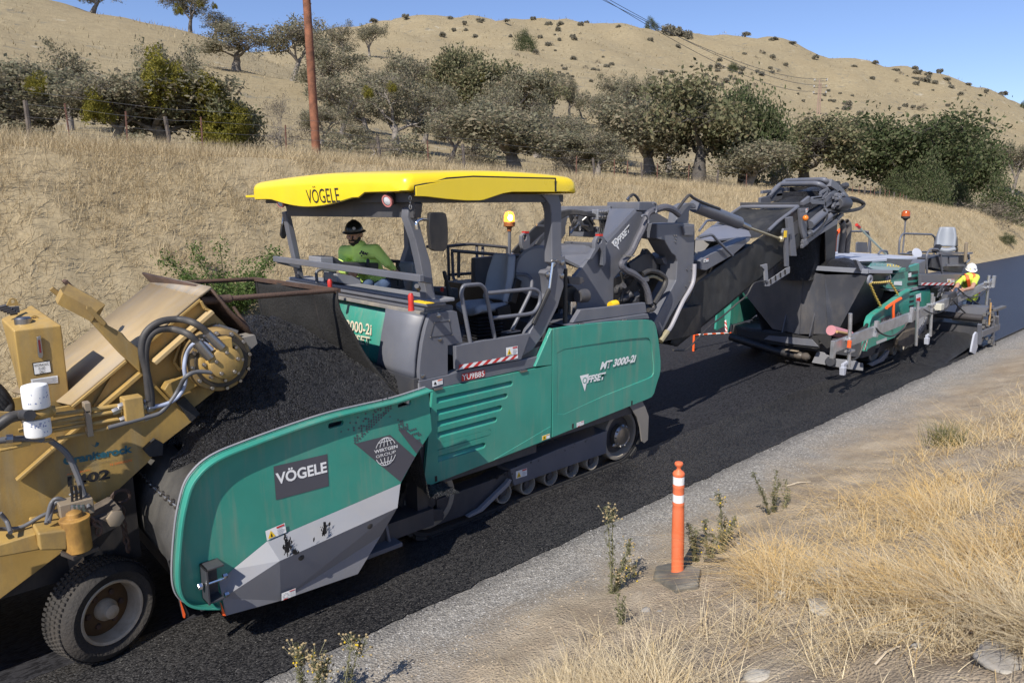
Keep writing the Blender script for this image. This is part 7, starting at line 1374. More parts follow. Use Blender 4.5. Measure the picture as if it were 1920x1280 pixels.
# engine hood: silver top, sloping green flank with lettering, vented green end
YH2 = 5.95
ht = [PY(*Q4(a, b), y) for a, b, y in ((150, 400, 6.3), (190, 432, YH2), (640, 440, YH2-.25), (668, 408, 6.0))]
zt = PY(*Q4(400, 415), 6.1).z
A0, A1 = PY(*Q4(185, 432), 6.0), PY(*Q4(640, 442), 5.62); zt = (A0.z+A1.z)/2
hoodtop = [V((A0.x-.3, A0.y, zt)), V((A1.x, A1.y, zt-.02)), V((A1.x+.25, 8.0, zt)), V((A0.x-.3, 8.2, zt))]
SILV = mat_cache('silver_paint', (.42, .44, .5), .35); pv('hood_top', MB().plate(hoodtop, (0, 0, .07)), SILV, bevel=.02)
A = [PY(*Q4(a, b), y) for a, b, y in ((195, 434, 6.0), (640, 446, 5.62), (655, 458, 5.58), (552, 492, 5.42), (500, 512, 5.45), (245, 495, 5.85), (205, 470, 5.98))]; hf = pv('hood_flank', MB().add(A, [tuple(range(7))]), GREEN, smooth=0); s = hf.modifiers.new('t', 'SOLIDIFY'); s.thickness = .04
for k in range(4): pv('hood_vent', MB().bar(PY(*Q4(203+k*9, 444+k*13), 5.95-k*.01), PY(*Q4(298-k*9, 444+k*13), 5.88-k*.01), .02, .022), BLACK)
gp_ = [A[1].lerp(A[3], .2)]
def fl_pt(a, b):                                            # sight line onto the sloping flank
    n_ = (A[1]-A[0]).cross(A[3]-A[0]).normalized(); r_ = ray(*Q4(a, b)); t_ = (A[0]-EYE).dot(n_)/r_.dot(n_); return EYE+r_*t_*.9995
mb = MB(); mb.add([fl_pt(a, b) for a, b in ((300, 450), (548, 456), (500, 508), (250, 495))], [(0, 1, 2, 3)]); build(mb, 'flank_print', mat_cache('silver_print', (.2, .27, .26)), hf, fix=False); lettering('ERGO', *[fl_pt(a, b)-ray(*Q4(a, b))*.03 for a, b in ((285, 474), (408, 476), (290, 454))], GREEN, PV); lettering('PLUS', *[fl_pt(a, b)-ray(*Q4(a, b))*.03 for a, b in ((412, 478), (505, 482), (414, 460))], YELLOWPRINT, PV)
en = [PY(*Q4(a, b), 5.4) for a, b in ((655, 456), (650, 628), (520, 652), (400, 640), (380, 625), (440, 580), (500, 510), (555, 490))]; eb = pv('hood_end', MB().plate(en, (0, .08, 0)), GREEN, bevel=.008)
for k, (a, b) in enumerate(((598, 525), (594, 568), (590, 608))): pv('end_vent', MB().plate([PY(*Q4(a+dx, b+dy), 5.395) for dx, dy in ((-25, 0), (-20, -8), (48, -15), (50, 0), (44, 6), (-20, 16))], (0, .01, 0)), BLACK)
quad([(465, 590), (525, 588), (525, 620), (463, 616)], 5.39, WHITE, 'sticker', eb); quad([(572, 530), (595, 524), (595, 555), (573, 560)], 5.39, WHITE, 'sticker', eb)
mb = MB(); mb.plate([PY(*Q4(a, b), 5.42) for a, b in ((655, 450), (705, 425), (698, 620), (652, 630))], (0, 1.5, 0)); pv('hood_bulkhead', mb, GREY, bevel=.02)
pv('hood_ledge', MB().plate([PY(*Q4(a, b), 5.36) for a, b in ((390, 645), (520, 655), (690, 622), (700, 635), (570, 668), (440, 665))], (0, .1, 0)), LIGHTGREY, bevel=.006)
# platform side, rails, seat, console, exhausts, beacon
st = pv('step_panel', MB().plate([PY(*Q4(a, b), 5.3) for a, b in ((664, 536), (985, 534), (960, 560), (918, 622), (664, 622))], (0, .05, 0)), GREY, bevel=.008); hazard(st, *[PY(*Q4(a, b), 5.3) for a, b in ((668, 618), (914, 618), (916, 601), (668, 600))], n=12); sticker(PV, *[PY(*Q4(a, b), 5.297) for a, b in ((862, 598), (917, 597), (862, 572))], 'warning')
mb = MB(); mb.box((17.4, 5.36, 1.3), (19.9, 8.1, 1.45)); pv('platform_floor', mb, DARKGREY)
for pts, y in (([(500, 385), (508, 270), (530, 232), (750, 238), (776, 265), (762, 400)], 6.2), ([(712, 530), (706, 390), (738, 346), (795, 350), (812, 380), (826, 530)], 5.5), ([(38, 370), (48, 230), (62, 214), (262, 216), (288, 275), (288, 378)], 7.5), ([(505, 383), (700, 392), (765, 398)], 6.2), ([(348, 384), (362, 360), (410, 362), (416, 386)], 6.3), ([(560, 385), (575, 370), (760, 370)], 6.4), ([(268, 216), (282, 265), (270, 375)], 7.3)):
    pipe(PV, 'hand_rail', [PY(*Q4(a, b), y) for a, b in pts], .024, GREY, rad=.12)
pv('rail_panel', MB().plate([PY(*Q4(a, b), 7.4) for a, b in ((188, 302), (200, 294), (265, 297), (268, 375), (186, 370))], (0, .04, 0)), GREY, bevel=.006)
_F = F; F = PV; sc = PY(*Q4(868, 362), 5.9); seat((sc.x, 5.95, sc.z+.05), .35, k=.8); F = _F
for nm, pts, y, m in (('control_console', [(748, 415), (800, 395), (990, 392), (1000, 410), (990, 480), (975, 525), (880, 520), (750, 490)], 5.55, DARKGREY), ('console_box', [(800, 400), (870, 405), (870, 480), (820, 485)], 5.5, GREY), ('console_box', [(880, 405), (950, 405), (950, 465), (885, 470)], 5.5, GREY)): pv(nm, MB().plate([PY(*Q4(a, b), y) for a, b in pts], (0, .35, 0)), m, bevel=.015)
pv('console_bar', MB().bar(PY(*Q4(790, 378), 5.5), PY(*Q4(1048, 378), 5.5), .05, .05), GREY); pv('console_bar', MB().bar(PY(*Q4(870, 468), 5.48), PY(*Q4(1005, 468), 5.48), .05, .05), GREY); pipe(PV, 'console_handle', [PY(*Q4(a, b), 5.45) for a, b in ((1020, 380), (1030, 430), (1000, 455))], .03, GREY); pv('sensor_mast', MB().tube([PY(*Q4(1008, 300), 5.45), PY(*Q4(998, 440), 5.45)], .04, 10), mat_cache('dirty_clamp', (.25, .2, .14)))
pv('seat_pad', MB().plate([PY(*Q4(a, b), 5.9) for a, b in ((780, 365), (815, 312), (832, 320), (800, 380))], (0, .12, 0)), BLACK, bevel=.02)
for x0_, x1_ in ((0, 0), (76, 10)):
    mb = MB(); mb.tube(rounded([PY(*H7(a, b), 6.4) for a, b in ((1032+x0_, 640), (1062+x0_, 690), (1062+x0_, 780), (1035+x0_-4, 1090))], .15, 6), .062, 14, cap=False); e_ = pv('exhaust_pipe', mb, mat_cache('exhaust_steel', (.11, .1, .095), .5)); s = e_.modifiers.new('t', 'SOLIDIFY'); s.thickness = .01
pv('mast', MB().tube([PY(*Q4(a, b), 6.2) for a, b in ((551, 125), (540, 270), (528, 380))], .018, 8), GREY); p = PY(*Q4(554, 92), 6.2); mb = MB(); mb.lathe(p, (0, 0, 1), [(.03, -.13), (.05, -.1), (.1, -.07), (.1, -.03)], 14); pv('beacon_base', mb, BLACK); mb = MB(); mb.lathe(p, (0, 0, 1), [(.095, -.03), (.09, .06), (.06, .1), (.01, .11)], 16); pv('beacon_lens', mb, mat_cache('amber_glass', (.4, .08, .01), .15))
mb = MB(); mb.lathe(PY(*Q4(638, 380), 5.9), (-.5, -.8, .35), [(.09, -.06), (.13, 0), (.12, .015), (.01, .02)], 18); pv('work_light', mb, SILV)
# averaging beam with its poles
bm_ = [PY(*Q4(a, b), 4.95) for a, b in ((2, 1085), (330, 960), (600, 850), (868, 745))]; mb = MB(); mb.bar(bm_[0], bm_[-1], .05, .2); beam = pv('levelling_beam', mb, ALU, bevel=.006); b2_ = [PY(*Q4(a, b), 4.97) for a, b in ((905, 735), (960, 700), (1216, 592))]; mb = MB(); mb.bar(b2_[0], b2_[2], .05, .19); pv('levelling_beam', mb, ALU, bevel=.006); pv('beam_joint', MB().plate([PY(*Q4(a, b), 4.93) for a, b in ((870, 690), (935, 660), (950, 760), (900, 770), (860, 740))], (0, .12, 0)), DARKGREY, bevel=.01)
for (a, b), (c, d), r_ in (((138, 830), (125, 1235), .032), ((752, 680), (736, 1000), .032), ((645, 740), (630, 1070), .03), ((1178, 545), (1156, 780), .03), ((765, 705), (760, 780), .025)): pv('sensor_pole', MB().tube([PY(*Q4(a, b), 4.88), PY(*Q4(c, d), 4.88)], r_, 12), ALU)
mb = MB()
for (a, b) in ((130, 1020), (130, 1110), (744, 762), (650, 790), (1168, 595), (1164, 635)): p = PY(*Q4(a, b), 4.9); mb.box(p-V((.1, .06, .02)), p+V((.1, .06, .02)))
pv('pole_clamp', mb, ALU, bevel=.004); mb = MB()
for (a, b) in ((332, 945), (8, 1100), (597, 840), (1212, 592)): p = PY(*Q4(a, b), 4.9); mb.box(p-V((.05, .03, .15)), p+V((.05, .03, .15)))
pv('beam_bracket', mb, ALU, bevel=.006)
for (a, b) in ((100, 1260), (728, 1035)): p = PY(*Q4(a, b), 4.85); mb = MB(); mb.plate([p+V((-.07, 0, .06)), p+V((.05, 0, .06)), p+V((.03, 0, -.08)), p+V((-.04, 0, -.08))], (0, .08, 0)); mb.bar(p+V((0, .06, .08)), p+V((.25, .06, .12)), .05, .06); pv('sensor_foot', mb, SILV, bevel=.008)
p = PY(*Q4(130, 1055), 4.84); pv('orange_mark', MB().lathe(p, (.02, 0, 1), [(.034, -.07), (.034, .05)], 12), ORANGE_SPRAY)
p = PY(*Q4(800, 780), 4.85); pv('control_box', MB().box(p-V((.1, .08, .07)), p+V((.1, .08, .07))), mat_cache('cream_box', (.5, .48, .4)), bevel=.015)
for pts in ([(330, 940), (370, 980), (450, 1000), (530, 950), (560, 900)], [(690, 800), (760, 830), (850, 800), (900, 740), (960, 690)], [(900, 720), (960, 790), (1030, 850), (1100, 890)], [(940, 640), (1010, 700), (1100, 760), (1150, 775)], [(150, 1180), (200, 1150), (235, 1060), (250, 1040)], [(1170, 640), (1120, 690), (1050, 710), (980, 690)]): hose(PV, Q4, [(a, b, 4.86) for a, b in pts], .016)
# tow arm and the track on the near side
pv('screed_arm', MB().plate([PY(*Q4(a, b), 5.15) for a, b in ((640, 970), (660, 940), (700, 840), (720, 825), (720, 870), (690, 950), (655, 1000))], (0, .1, 0)), GREY, bevel=.01); lettering('SUPER', *[PY(*Q4(a, b), 5.145) for a, b in ((660, 960), (716, 860), (650, 942))], WHITE, PV); pv('arm_dirt', MB().plate([PY(*Q4(a, b), 5.2) for a, b in ((495, 1020), (540, 970), (640, 940), (640, 1040), (560, 1080), (500, 1070))], (0, .1, 0)), DY, bevel=.01)
pt0, pt1 = V((15.2, 0, .36)), V((18.0, 0, .36)); track(PV, 5.5, .3, pt0, .29, pt1, .29, None, 0, 'joined'); track(PV, 7.9, .3, pt0, .29, pt1, .29, None, 0, 'joined')
for x in (15.2, 15.9, 16.35, 16.8, 17.25, 18.0): wheel_disc(PV, V((x, 5.52, .34 if x in (15.2, 18.0) else .17)), .27 if x in (15.2, 18.0) else .12, .2, 'track_roller', .8)
pv('track_frame', MB().plate([(15.3, 5.5, .25), (15.6, 5.5, .5), (17.8, 5.5, .6), (17.8, 5.5, .36), (16.0, 5.5, .28)], (0, .2, 0)), DARKGREY, bevel=.01); pv('mud_deflector', MB().plate([PY(*Q4(a, b), 5.42) for a, b in ((275, 1210), (360, 1170), (425, 1105), (432, 1115), (390, 1185), (300, 1225))], (0, .04, 0)), LIGHTGREY)
# screed
XS = 18.65
def s4(a, b, x=XS): return PX(*Q4(a, b), x)
mb = MB(); a_, b_, c_, d_ = s4(940, 775), s4(1170, 788), s4(1128, 885), s4(915, 845); 
sc_ = pv('screed_box', MB().add([a_+V((.5, 0, 0)), b_+V((.5, 0, 0)), b_, a_, d_, s4(1122, 880)], [(0, 1, 2, 3), (3, 2, 5, 4)]), GREY, smooth=0); s = sc_.modifiers.new('t', 'SOLIDIFY'); s.thickness = .04
pv('screed_tube', MB().tube([V((XS-.06, 6.3, s4(890, 840).z)), s4(1130, 868, XS-.08)], .085, 16), mat_cache('screed_tube_steel', (.06, .055, .055), .3)); pv('screed_plate', MB().add([s4(895, 862), s4(1130, 895), s4(1128, 912), s4(900, 880)], [(0, 1, 2, 3)]), STEEL); pv('screed_body', MB().box((XS+.02, 4.6, .1), (XS+.7, 8.3, .55)), DARKGREY)
gpt = [PY(*Q4(a, b), 4.43) for a, b in ((1045, 1120), (1050, 1085), (1070, 990), (1085, 968), (1095, 975), (1095, 1080), (1075, 1140))]; pv('end_gate', MB().plate(gpt, (0, .04, 0)), SILV, bevel=.01); pv('end_gate', MB().plate([PY(*Q4(a, b), 4.42) for a, b in ((1080, 1140), (1225, 1068), (1228, 1082), (1085, 1152), (1050, 1150))], (0, .08, 0)), DARKGREY, bevel=.006)
mb = MB(); mb.bar(PY(*Q4(1118, 985), 4.4), PY(*Q4(1250, 930), 4.4), .06, .14); mb.bar(PY(*Q4(1108, 910), 4.4), PY(*Q4(1105, 1060), 4.4), .08, .06, (1, 0, 0)); mb.bar(PY(*Q4(1210, 880), 4.4), PY(*Q4(1205, 1060), 4.4), .06, .05, (1, 0, 0)); mb.bar(PY(*Q4(1238, 850), 4.4), PY(*Q4(1240, 950), 4.4), .07, .06, (1, 0, 0)); mb.bar(PY(*Q4(1165, 900), 4.45), PY(*Q4(1170, 960), 4.45), .06, .06, (1, 0, 0)); pv('gate_frame', mb, GREY, bevel=.006)
mb = MB(); r = random.Random(3)
for i in range(40): p = PY(*Q4(1110+r.uniform(0, 120), 830+r.uniform(0, 240)), 4.42); mb.box(p-V((.03, .03, .02)), p+V((r.uniform(.01, .06), .03, r.uniform(.01, .06))))
for a, b, c, d in ((1185, 720, 1175, 960), (1215, 830, 1200, 900), (1240, 800, 1245, 860), (1195, 810, 1190, 930)): mb.tube([PY(*Q4(a, b), 4.45), PY(*Q4(c, d), 4.45)], .02, 6)
mb.box(PY(*Q4(1228, 800), 4.4), PY(*Q4(1270, 785), 4.5)); pv('gate_fitting', mb, mat_cache('dirty_gate_steel', (.12, .115, .11), .5), bevel=.004); pv('wooden_handle', MB().tube([PY(*Q4(1192, 750), 4.4), PY(*Q4(1178, 915), 4.4)], .018, 8), mat_cache('raw_wood', (.45, .28, .12)))
mb = MB(); mb.plate([PY(*Q4(a, b), 5.2) for a, b in ((790, 640), (830, 620), (900, 640), (905, 760), (800, 780))], (0, .6, 0)); pv('walkway_box', mb, BLACK); mb = MB(); r = random.Random(11)
for i in range(26): p = PY(*Q4(800+r.uniform(0, 110), 620+r.uniform(0, 120)), 5.15); mb.tube([p, p+V((r.uniform(-.2, .2), 0, r.uniform(-.2, .2)))], .02, 6)
pv('hydraulic_lines', mb, DARKGREY); mb = MB(); p = PY(*Q4(925, 665), 5.0); mb.lathe(p, (1, .2, .15), [(.05, -.2), (.06, 0), (.05, .2)], 10); pv('adjuster', mb, STEEL)
# asphalt spread in front of the screed
mb = MB(); mb.grid([[(15.9+2.75*i/34, 4.55+1.1*j/16, .02+.34*min(1, max(0, (i-4)/24))**1.3*(1-.75*max(0, 1-(j+1)/5)**1.5)+.02*mn.noise(V((i*.5, j*.6, 3)))+.01*mn.noise(V((i*1.4, j*1.5, 9)))-(.03 if i == 0 or j == 0 else 0)) for i in range(35)] for j in range(17)]); tag(build(mb, 'asphalt_heap', ASPH, fix=False, org=V((17.6, 5.0, 0))), 'low bank of loose asphalt spread on the road in front of the screed', 'asphalt')
# things lying on the paver
mb = MB(); mb.tube([PY(*Q4(190, 172), 6.5), PY(*Q4(405, 385), 6.3)], .022, 8); rk = build(mb, 'rake', mat_cache('pale_green_handle', (.3, .36, .3)), org=PY(*Q4(405, 385), 6.3)); tag(rk, 'long-handled tool with a red grip leaning on the paver hood', 'tool'); mb = MB(); mb.tube([PY(*Q4(184, 166), 6.5), PY(*Q4(205, 187), 6.49)], .036, 10); build(mb, 'red_grip', RED, rk)
mb = MB(); ro = [PY(*Q4(a, b), 5.12) for a, b in ((408, 788), (440, 765), (470, 745), (515, 718))]; mb.tube(ro, .03, 8); mb.tube([PY(*Q4(a, b), 5.1) for a, b in ((462, 755), (460, 820), (462, 875))], .026, 8); tag(build(mb, 'strap', ORANGE_SPRAY, org=ro[1]), 'bright orange strap knotted over the green wing of the paver', 'strap')
mb = MB(); ro = [PY(*H7(a, b), 6.6) for a, b in ((880, 1062), (935, 1058), (945, 880), (960, 820), (1035, 745))]; mb.tube(ro, .04, 8); tag(build(mb, 'strap', ORANGE_SPRAY, org=ro[1]), 'orange strap standing up left of the twin exhaust pipes', 'strap')
mb = MB(); t0, t1 = PY(*Q3(905, 818), 5.25), PY(*Q3(1060, 862), 5.2); mb.tube([t0, t1], .09, 16); tb_ = build(mb, 'tube', mat_cache('faded_pink_tube', (.5, .22, .24)), org=t0); tag(tb_, 'faded pink plastic tube with a yellow handle lying on the hopper edge of the paver', 'tube'); mb = MB(); mb.tube([PY(*Q3(955, 830), 5.14), PY(*Q3(1060, 850), 5.1)], .025, 8); build(mb, 'yellow_handle', mat_cache('raw_wood', (.45, .28, .12)), tb_)
# red and white marker rods on the road beneath the conveyor
a_ = PZ(1300, 658, 0); t_ = PY(1302, 628, a_.y); mb = MB(); mb.tube([a_, V((a_.x, a_.y, t_.z))], .025, 8); e_ = PY(1372, 624, a_.y); mb.tube([V((a_.x, a_.y, t_.z)), e_], .02, 8); mk = build(mb, 'marker_rod', ORANGE_SPRAY, org=a_); tag(mk, 'thin red and white marker rod standing on the road under the conveyor', 'marker'); mb = MB()
for k in range(4): u0, u1 = (k*2+1)/9, (k*2+2)/9; s_ = V((a_.x, a_.y, t_.z)); mb.tube([s_.lerp(e_, u0), s_.lerp(e_, u1)], .024, 8)
build(mb, 'white_band', WHITE, mk)
# ---------------------------------------------------------------- people
TS = bpy.data.scenes.new('tmp')
def seg_d(P, a, b):
    a, b = np.array(a), np.array(b); ab = b-a; t = np.clip(((P-a)@ab)/max(1e-9, ab@ab), 0, 1); return np.linalg.norm(P-a-t[:, None]*ab, axis=1), t
def body(name, prims, mats, parent, vox=.007):
    mb = MB()
    for k, p, q, r1, r2, mi in prims:
        p, q = V(p), V(q)
        if k == 'c':
            d = (q-p); L = d.length; d = d.normalized() if L > 1e-6 else V((0, 0, 1)); n = 14
            pr = [(r1*math.sin(a), -r1*math.cos(a)) for a in np.linspace(.12, math.pi/2, 5)]+[(r2*math.cos(a), L+r2*math.sin(a)) for a in np.linspace(0, math.pi/2-.12, 5)]
            mb.lathe(p, d, pr, n)
        else: mb.ball(p, q, 16)
    me = bpy.data.meshes.new(name); me.from_pydata(mb.v, [], mb.f); bm = bmesh.new(); bm.from_mesh(me); bmesh.ops.recalc_face_normals(bm, faces=bm.faces); bm.to_mesh(me); bm.free()
    o = bpy.data.objects.new(name, me); TS.collection.objects.link(o)
    r = o.modifiers.new('r', 'REMESH'); r.mode = 'VOXEL'; r.voxel_size = vox; s = o.modifiers.new('s', 'SMOOTH'); s.factor = .5; s.iterations = 3
    vl = TS.view_layers[0]; vl.update(); me2 = bpy.data.meshes.new_from_object(o.evaluated_get(vl.depsgraph)); bpy.data.objects.remove(o)
    n = len(me2.polygons); C = np.empty(n*3); me2.polygons.foreach_get('center', C); C = C.reshape(-1, 3); best = np.full(n, 9.); idx = np.zeros(n, int)
    for k, p, q, r1, r2, mi in prims:
        if k == 'c': d, t = seg_d(C, p, q); d = d-(r1+(r2-r1)*t)
        else: e = (C-np.array(p))/np.array(q); l = np.linalg.norm(e, axis=1); d = (l-1)*min(q)
        m = d < best; best[m] = d[m]; idx[m] = mi
    nv = len(me2.vertices); co = np.empty(nv*3); me2.vertices.foreach_get('co', co); co = co.reshape(-1, 3)-np.array(ORG[parent.name]); me2.vertices.foreach_set('co', co.ravel())
    me2.materials.clear()
    for q in mats: me2.materials.append(q)
    me2.polygons.foreach_set('material_index', idx.astype(np.int32)); me2.shade_smooth(); me2.update(); me2.name = name
    return link_mesh(name, me2, None, parent)
def head(c, fwd, right, up, skin, hair, beard=True):          # c: middle of the head
    c, f, r, u = V(c), V(fwd), V(right), V(up); P = []
    def e(a, b, d, rad, mi): P.append(('e', c+f*a+r*b+u*d, rad, 0, 0, mi))
    def k(p, q, r1, r2, mi): P.append(('c', c+f*p[0]+r*p[1]+u*p[2], c+f*q[0]+r*q[1]+u*q[2], r1, r2, mi))
    e(-.012, 0, .03, (.085, .08, .095), skin); k((.03, 0, -.02), (.045, 0, -.075), .058, .042, hair if beard else skin); k((.0, -.045, -.03), (.035, -.03, -.075), .03, .03, hair if beard else skin); k((.0, .045, -.03), (.035, .03, -.075), .03, .03, hair if beard else skin)
    k((.088, 0, .015), (.112, 0, -.022), .011, .015, skin); k((.07, -.045, .03), (.072, .045, .03), .018, .018, skin); k((.085, -.022, -.058), (.085, .022, -.058), .008, .008, skin); k((.088, -.028, -.042), (.088, .028, -.042), .008, .008, hair if beard else skin)
    k((.06, -.042, -.012), (.062, -.03, -.02), .028, .022, skin); k((.06, .042, -.012), (.062, .03, -.02), .028, .022, skin)
    for s in (-1, 1): k((-.01, .08*s, .02), (-.012, .083*s, -.02), .016, .012, skin); k((-.03, .065*s, .0), (-.04, .06*s, .05), .03, .03, hair)
    k((-.06, 0, .03), (-.07, 0, -.04), .06, .05, hair); k((-.02, 0, -.07), (-.04, 0, -.15), .056, .06, skin)
    return P
def hand(w, d, side, curl, mi, s=1.):                        # w wrist, d direction of the hand, side: thumb side
    w, d, side = V(w), V(d).normalized(), V(side).normalized(); n = d.cross(side); P = [('c', w, w+d*.05*s, .026*s, .03*s, mi), ('c', w+d*.04*s-side*.028*s, w+d*.08*s-side*.028*s, .018*s, .017*s, mi), ('c', w+d*.04*s+side*.026*s, w+d*.085*s+side*.026*s, .018*s, .017*s, mi)]
    for i, L in enumerate((.075, .082, .076, .06)):
        b = w+d*.088*s+side*(.03-.02*i)*s; d1 = (d*math.cos(curl*.6)+n*math.sin(curl*.6)); d2 = (d*math.cos(curl*1.6)+n*math.sin(curl*1.6)); m = b+d1*L*.5*s; P += [('c', b, m, .0095*s, .0088*s, mi), ('c', m, m+d2*L*.5*s, .0088*s, .007*s, mi)]
    b = w+d*.03*s+side*.03*s; m = b+(d*.6+side*.7+n*.3).normalized()*.04*s; P += [('c', b, m, .013*s, .011*s, mi), ('c', m, m+(d*.85+n*.5).normalized()*.032*s, .0105*s, .008*s, mi)]
    return P
def helmet(c, fwd, right, up, m, parent, full=True, k=1.):
    c, f, r, u = V(c), V(fwd), V(right), V(up); rows = []
    for i in range(12):
        a = i/11*math.pi/2; rows.append([c+f*(.125*k*math.cos(a)*math.cos(b)-.01)+r*(.108*k*math.cos(a)*math.sin(b))+u*(.125*k*math.sin(a)+.012*max(0, math.cos(b*2))*math.sin(a*2)*.2) for b in np.linspace(0, 2*math.pi, 33)[:-1]])
    brim = []
    for t, dz in ((1.0, -.004), (.5, 0)): brim.append([c+f*((.125+(.034 if full else .05*max(0, math.cos(b))+.012)*t)*k*math.cos(b)-.01)+r*((.108+(.032 if full else .012)*t)*k*math.sin(b))+u*(-.012*t) for b in np.linspace(0, 2*math.pi, 33)[:-1]])
    mb = MB(); mb.loft(brim+rows, cap=False); o = build(mb, 'hard_hat', m, parent, smooth=50); s = o.modifiers.new('t', 'SOLIDIFY'); s.thickness = .005
    mb = MB()
    for sx in (-.012, .012): mb.tube([c+f*(.127*k*math.cos(a)-.01)+r*sx+u*(.127*k*math.sin(a)) for a in np.linspace(.15, math.pi-.15, 16)], .006, 6)
    build(mb, 'hat_ridge', m, o); return o
# the operator on the feeder
S = lambda px, py, y: PY(px, py, y)
HC = S(664, 441, 7.28); fw = V((-.8, -.58, -.16)).normalized(); rt = fw.cross(V((0, 0, 1))).normalized(); up = rt.cross(fw)
op_ = thing('person', (4.6, 7.4, FLOOR), 'seated machine operator in a lime long-sleeved shirt, jeans and black hard hat', 'person')
neck = HC-up*.12-fw*.03; shN, shF = S(704, 468, 7.05), S(645, 470, 7.5); mid = (shN+shF)/2; hip = S(700, 540, 7.4); chest = mid*.65+hip*.35
elN, wrN = S(727, 494, 6.95), S(737, 503, 6.95); elF, wrF = S(643, 505, 7.4), S(668, 512, 7.2); hpN, hpF = hip+V((0, -.1, -.02)), hip+V((0, .1, -.02)); knN, knF = S(722, 533, 6.85), S(690, 534, 7.12); ftN, ftF = V((knN.x-.05, knN.y, FLOOR+.08)), V((knF.x-.05, knF.y, FLOOR+.08))
pr = head(HC, fw, rt, up, 0, 1)+[('c', neck, mid+V((0, 0, .05)), .055, .065, 0), ('c', shN+V((.0, .03, -.02)), shF+V((0, -.03, -.02)), .085, .085, 2), ('c', mid+V((0, 0, .02)), chest, .1, .14, 2), ('c', chest+(shN-shF)*.22, hip+(shN-shF)*.16, .115, .125, 2), ('c', chest-(shN-shF)*.22, hip-(shN-shF)*.16, .115, .125, 2), ('c', shN, elN, .068, .055, 2), ('c', elN, wrN, .053, .036, 2), ('c', shF, elF, .066, .055, 2), ('c', elF, wrF, .052, .036, 2),
 ('c', hpN, knN, .105, .07, 3), ('c', hpF, knF, .105, .07, 3), ('c', knN, ftN, .066, .048, 3), ('c', knF, ftF, .066, .048, 3), ('c', ftN, ftN+V((-.17, 0, -.03)), .045, .035, 4), ('c', ftF, ftF+V((-.17, 0, -.03)), .045, .035, 4), ('c', hpN, hpF, .12, .12, 3)]
pr += hand(wrN+(wrN-elN).normalized()*.03, (wrN-elN)+V((.0, -.02, -.05)), V((-.6, 0, .8)), .9, 0)+hand(wrF, V((-.6, -.5, -.1)), V((0, 0, 1)), .7, 0)
body('body', pr, [SKIN, HAIR, LIME, JEANS, BLACK], op_); hh = helmet(HC+up*.052, fw, rt, up, HELMETBLACK, op_, True, .95)
q = HC+up*.105+fw*.1+rt*-.045; n_ = (fw-rt*.5+up*.35).normalized(); build(MB().lathe(HC+up*.1+(fw*.112-rt*.058), n_, [(.018, -.006), (.018, .004)], 14), 'helmet_sticker', mat_cache('print_grey', (.45, .45, .45)), hh)
rY = chest+V((-.13, -.07, .09)); mb = MB(); r = random.Random(1); cpt = S(692, 471, 7.0)
for i in range(14): c = PY(692+r.gauss(0, 4), 470+r.gauss(0, 1.6), 6.99); 
lc = (mid*.75+chest*.25)+(shN-shF)*.25; nn = V((-.85, -.5, .1)).normalized(); uu = V((.5, -.85, 0)).normalized()
for i in range(16):
    c = lc+nn*.122+uu*r.gauss(0, .028)+V((0, 0, r.gauss(0, .012))); k = r.uniform(.006, .014); mb.add([c+uu*k*math.cos(a)+V((0, 0, k*math.sin(a)))+nn*.004 for a in np.linspace(0, 5.2, 6)], [tuple(range(6))])
build(mb, 'chest_print', BLACKPRINT, op_, fix=False, smooth=0)['kind'] = 'stuff'
mb = MB(); mb.lathe(wrN+(wrN-elN).normalized()*.1+V((0, 0, -.14)), (0, 0, 1), [(.03, 0), (.022, .1), (.022, .2), (.015, .22)], 8); build(mb, 'joystick', BLACK, F)
# the worker beside the screed
yw = 5.25; G = lambda a, b, y=yw: PY(*Q4(a, b), y)
HC = G(1043, 510); fw = V((-.85, -.42, -.3)).normalized(); rt = fw.cross(V((0, 0, 1))).normalized(); up = rt.cross(fw); zf = .06
wk = thing('person', (HC.x+.1, yw, zf), 'worker in a yellow shirt, orange striped vest and white hard hat at the screed', 'person')
shN, shF = G(1085, 560, yw-.16), G(965, 575, yw+.1); mid = (shN+shF)/2+V((0, 0, .02)); hip = V((HC.x+.25, yw, .95)); neck = HC-up*.11; chest = mid*.6+hip*.4; wv = (shN-shF)
elF, wrF = G(930, 640, yw-.1), G(905, 672, yw-.25); elN, wrN = G(1050, 640, yw-.3), G(985, 655, yw-.35); hpN, hpF = hip+wv.normalized()*.1, hip-wv.normalized()*.1; knN, knF = V((hpN.x-.06, hpN.y, .52)), V((hpF.x-.1, hpF.y, .52)); ftN, ftF = V((hpN.x+.02, hpN.y, zf+.07)), V((hpF.x, hpF.y, zf+.07))
pr = head(HC, fw, rt, up, 0, 1)+[('c', neck, mid+V((0, 0, .03)), .055, .065, 0), ('c', shN-wv*.06, shF+wv*.06, .085, .085, 2), ('c', mid, chest, .12, .14, 2), ('c', chest+wv*.2, hip+wv*.14, .12, .12, 2), ('c', chest-wv*.2, hip-wv*.14, .12, .12, 2), ('c', shF, shF.lerp(elF, .55), .068, .06, 2), ('c', shF.lerp(elF, .55), elF, .05, .044, 0), ('c', elF, wrF, .044, .032, 0), ('c', shN, shN.lerp(elN, .6), .068, .06, 2), ('c', shN.lerp(elN, .6), elN, .05, .044, 0), ('c', elN, wrN, .044, .032, 0),
 ('c', hpN, knN, .1, .068, 3), ('c', hpF, knF, .1, .068, 3), ('c', knN, ftN, .066, .048, 3), ('c', knF, ftF, .066, .048, 3), ('c', ftN, ftN+V((-.17, -.05, -.03)), .046, .036, 4), ('c', ftF, ftF+V((-.17, -.05, -.03)), .046, .036, 4), ('c', hpN, hpF, .12, .12, 3)]
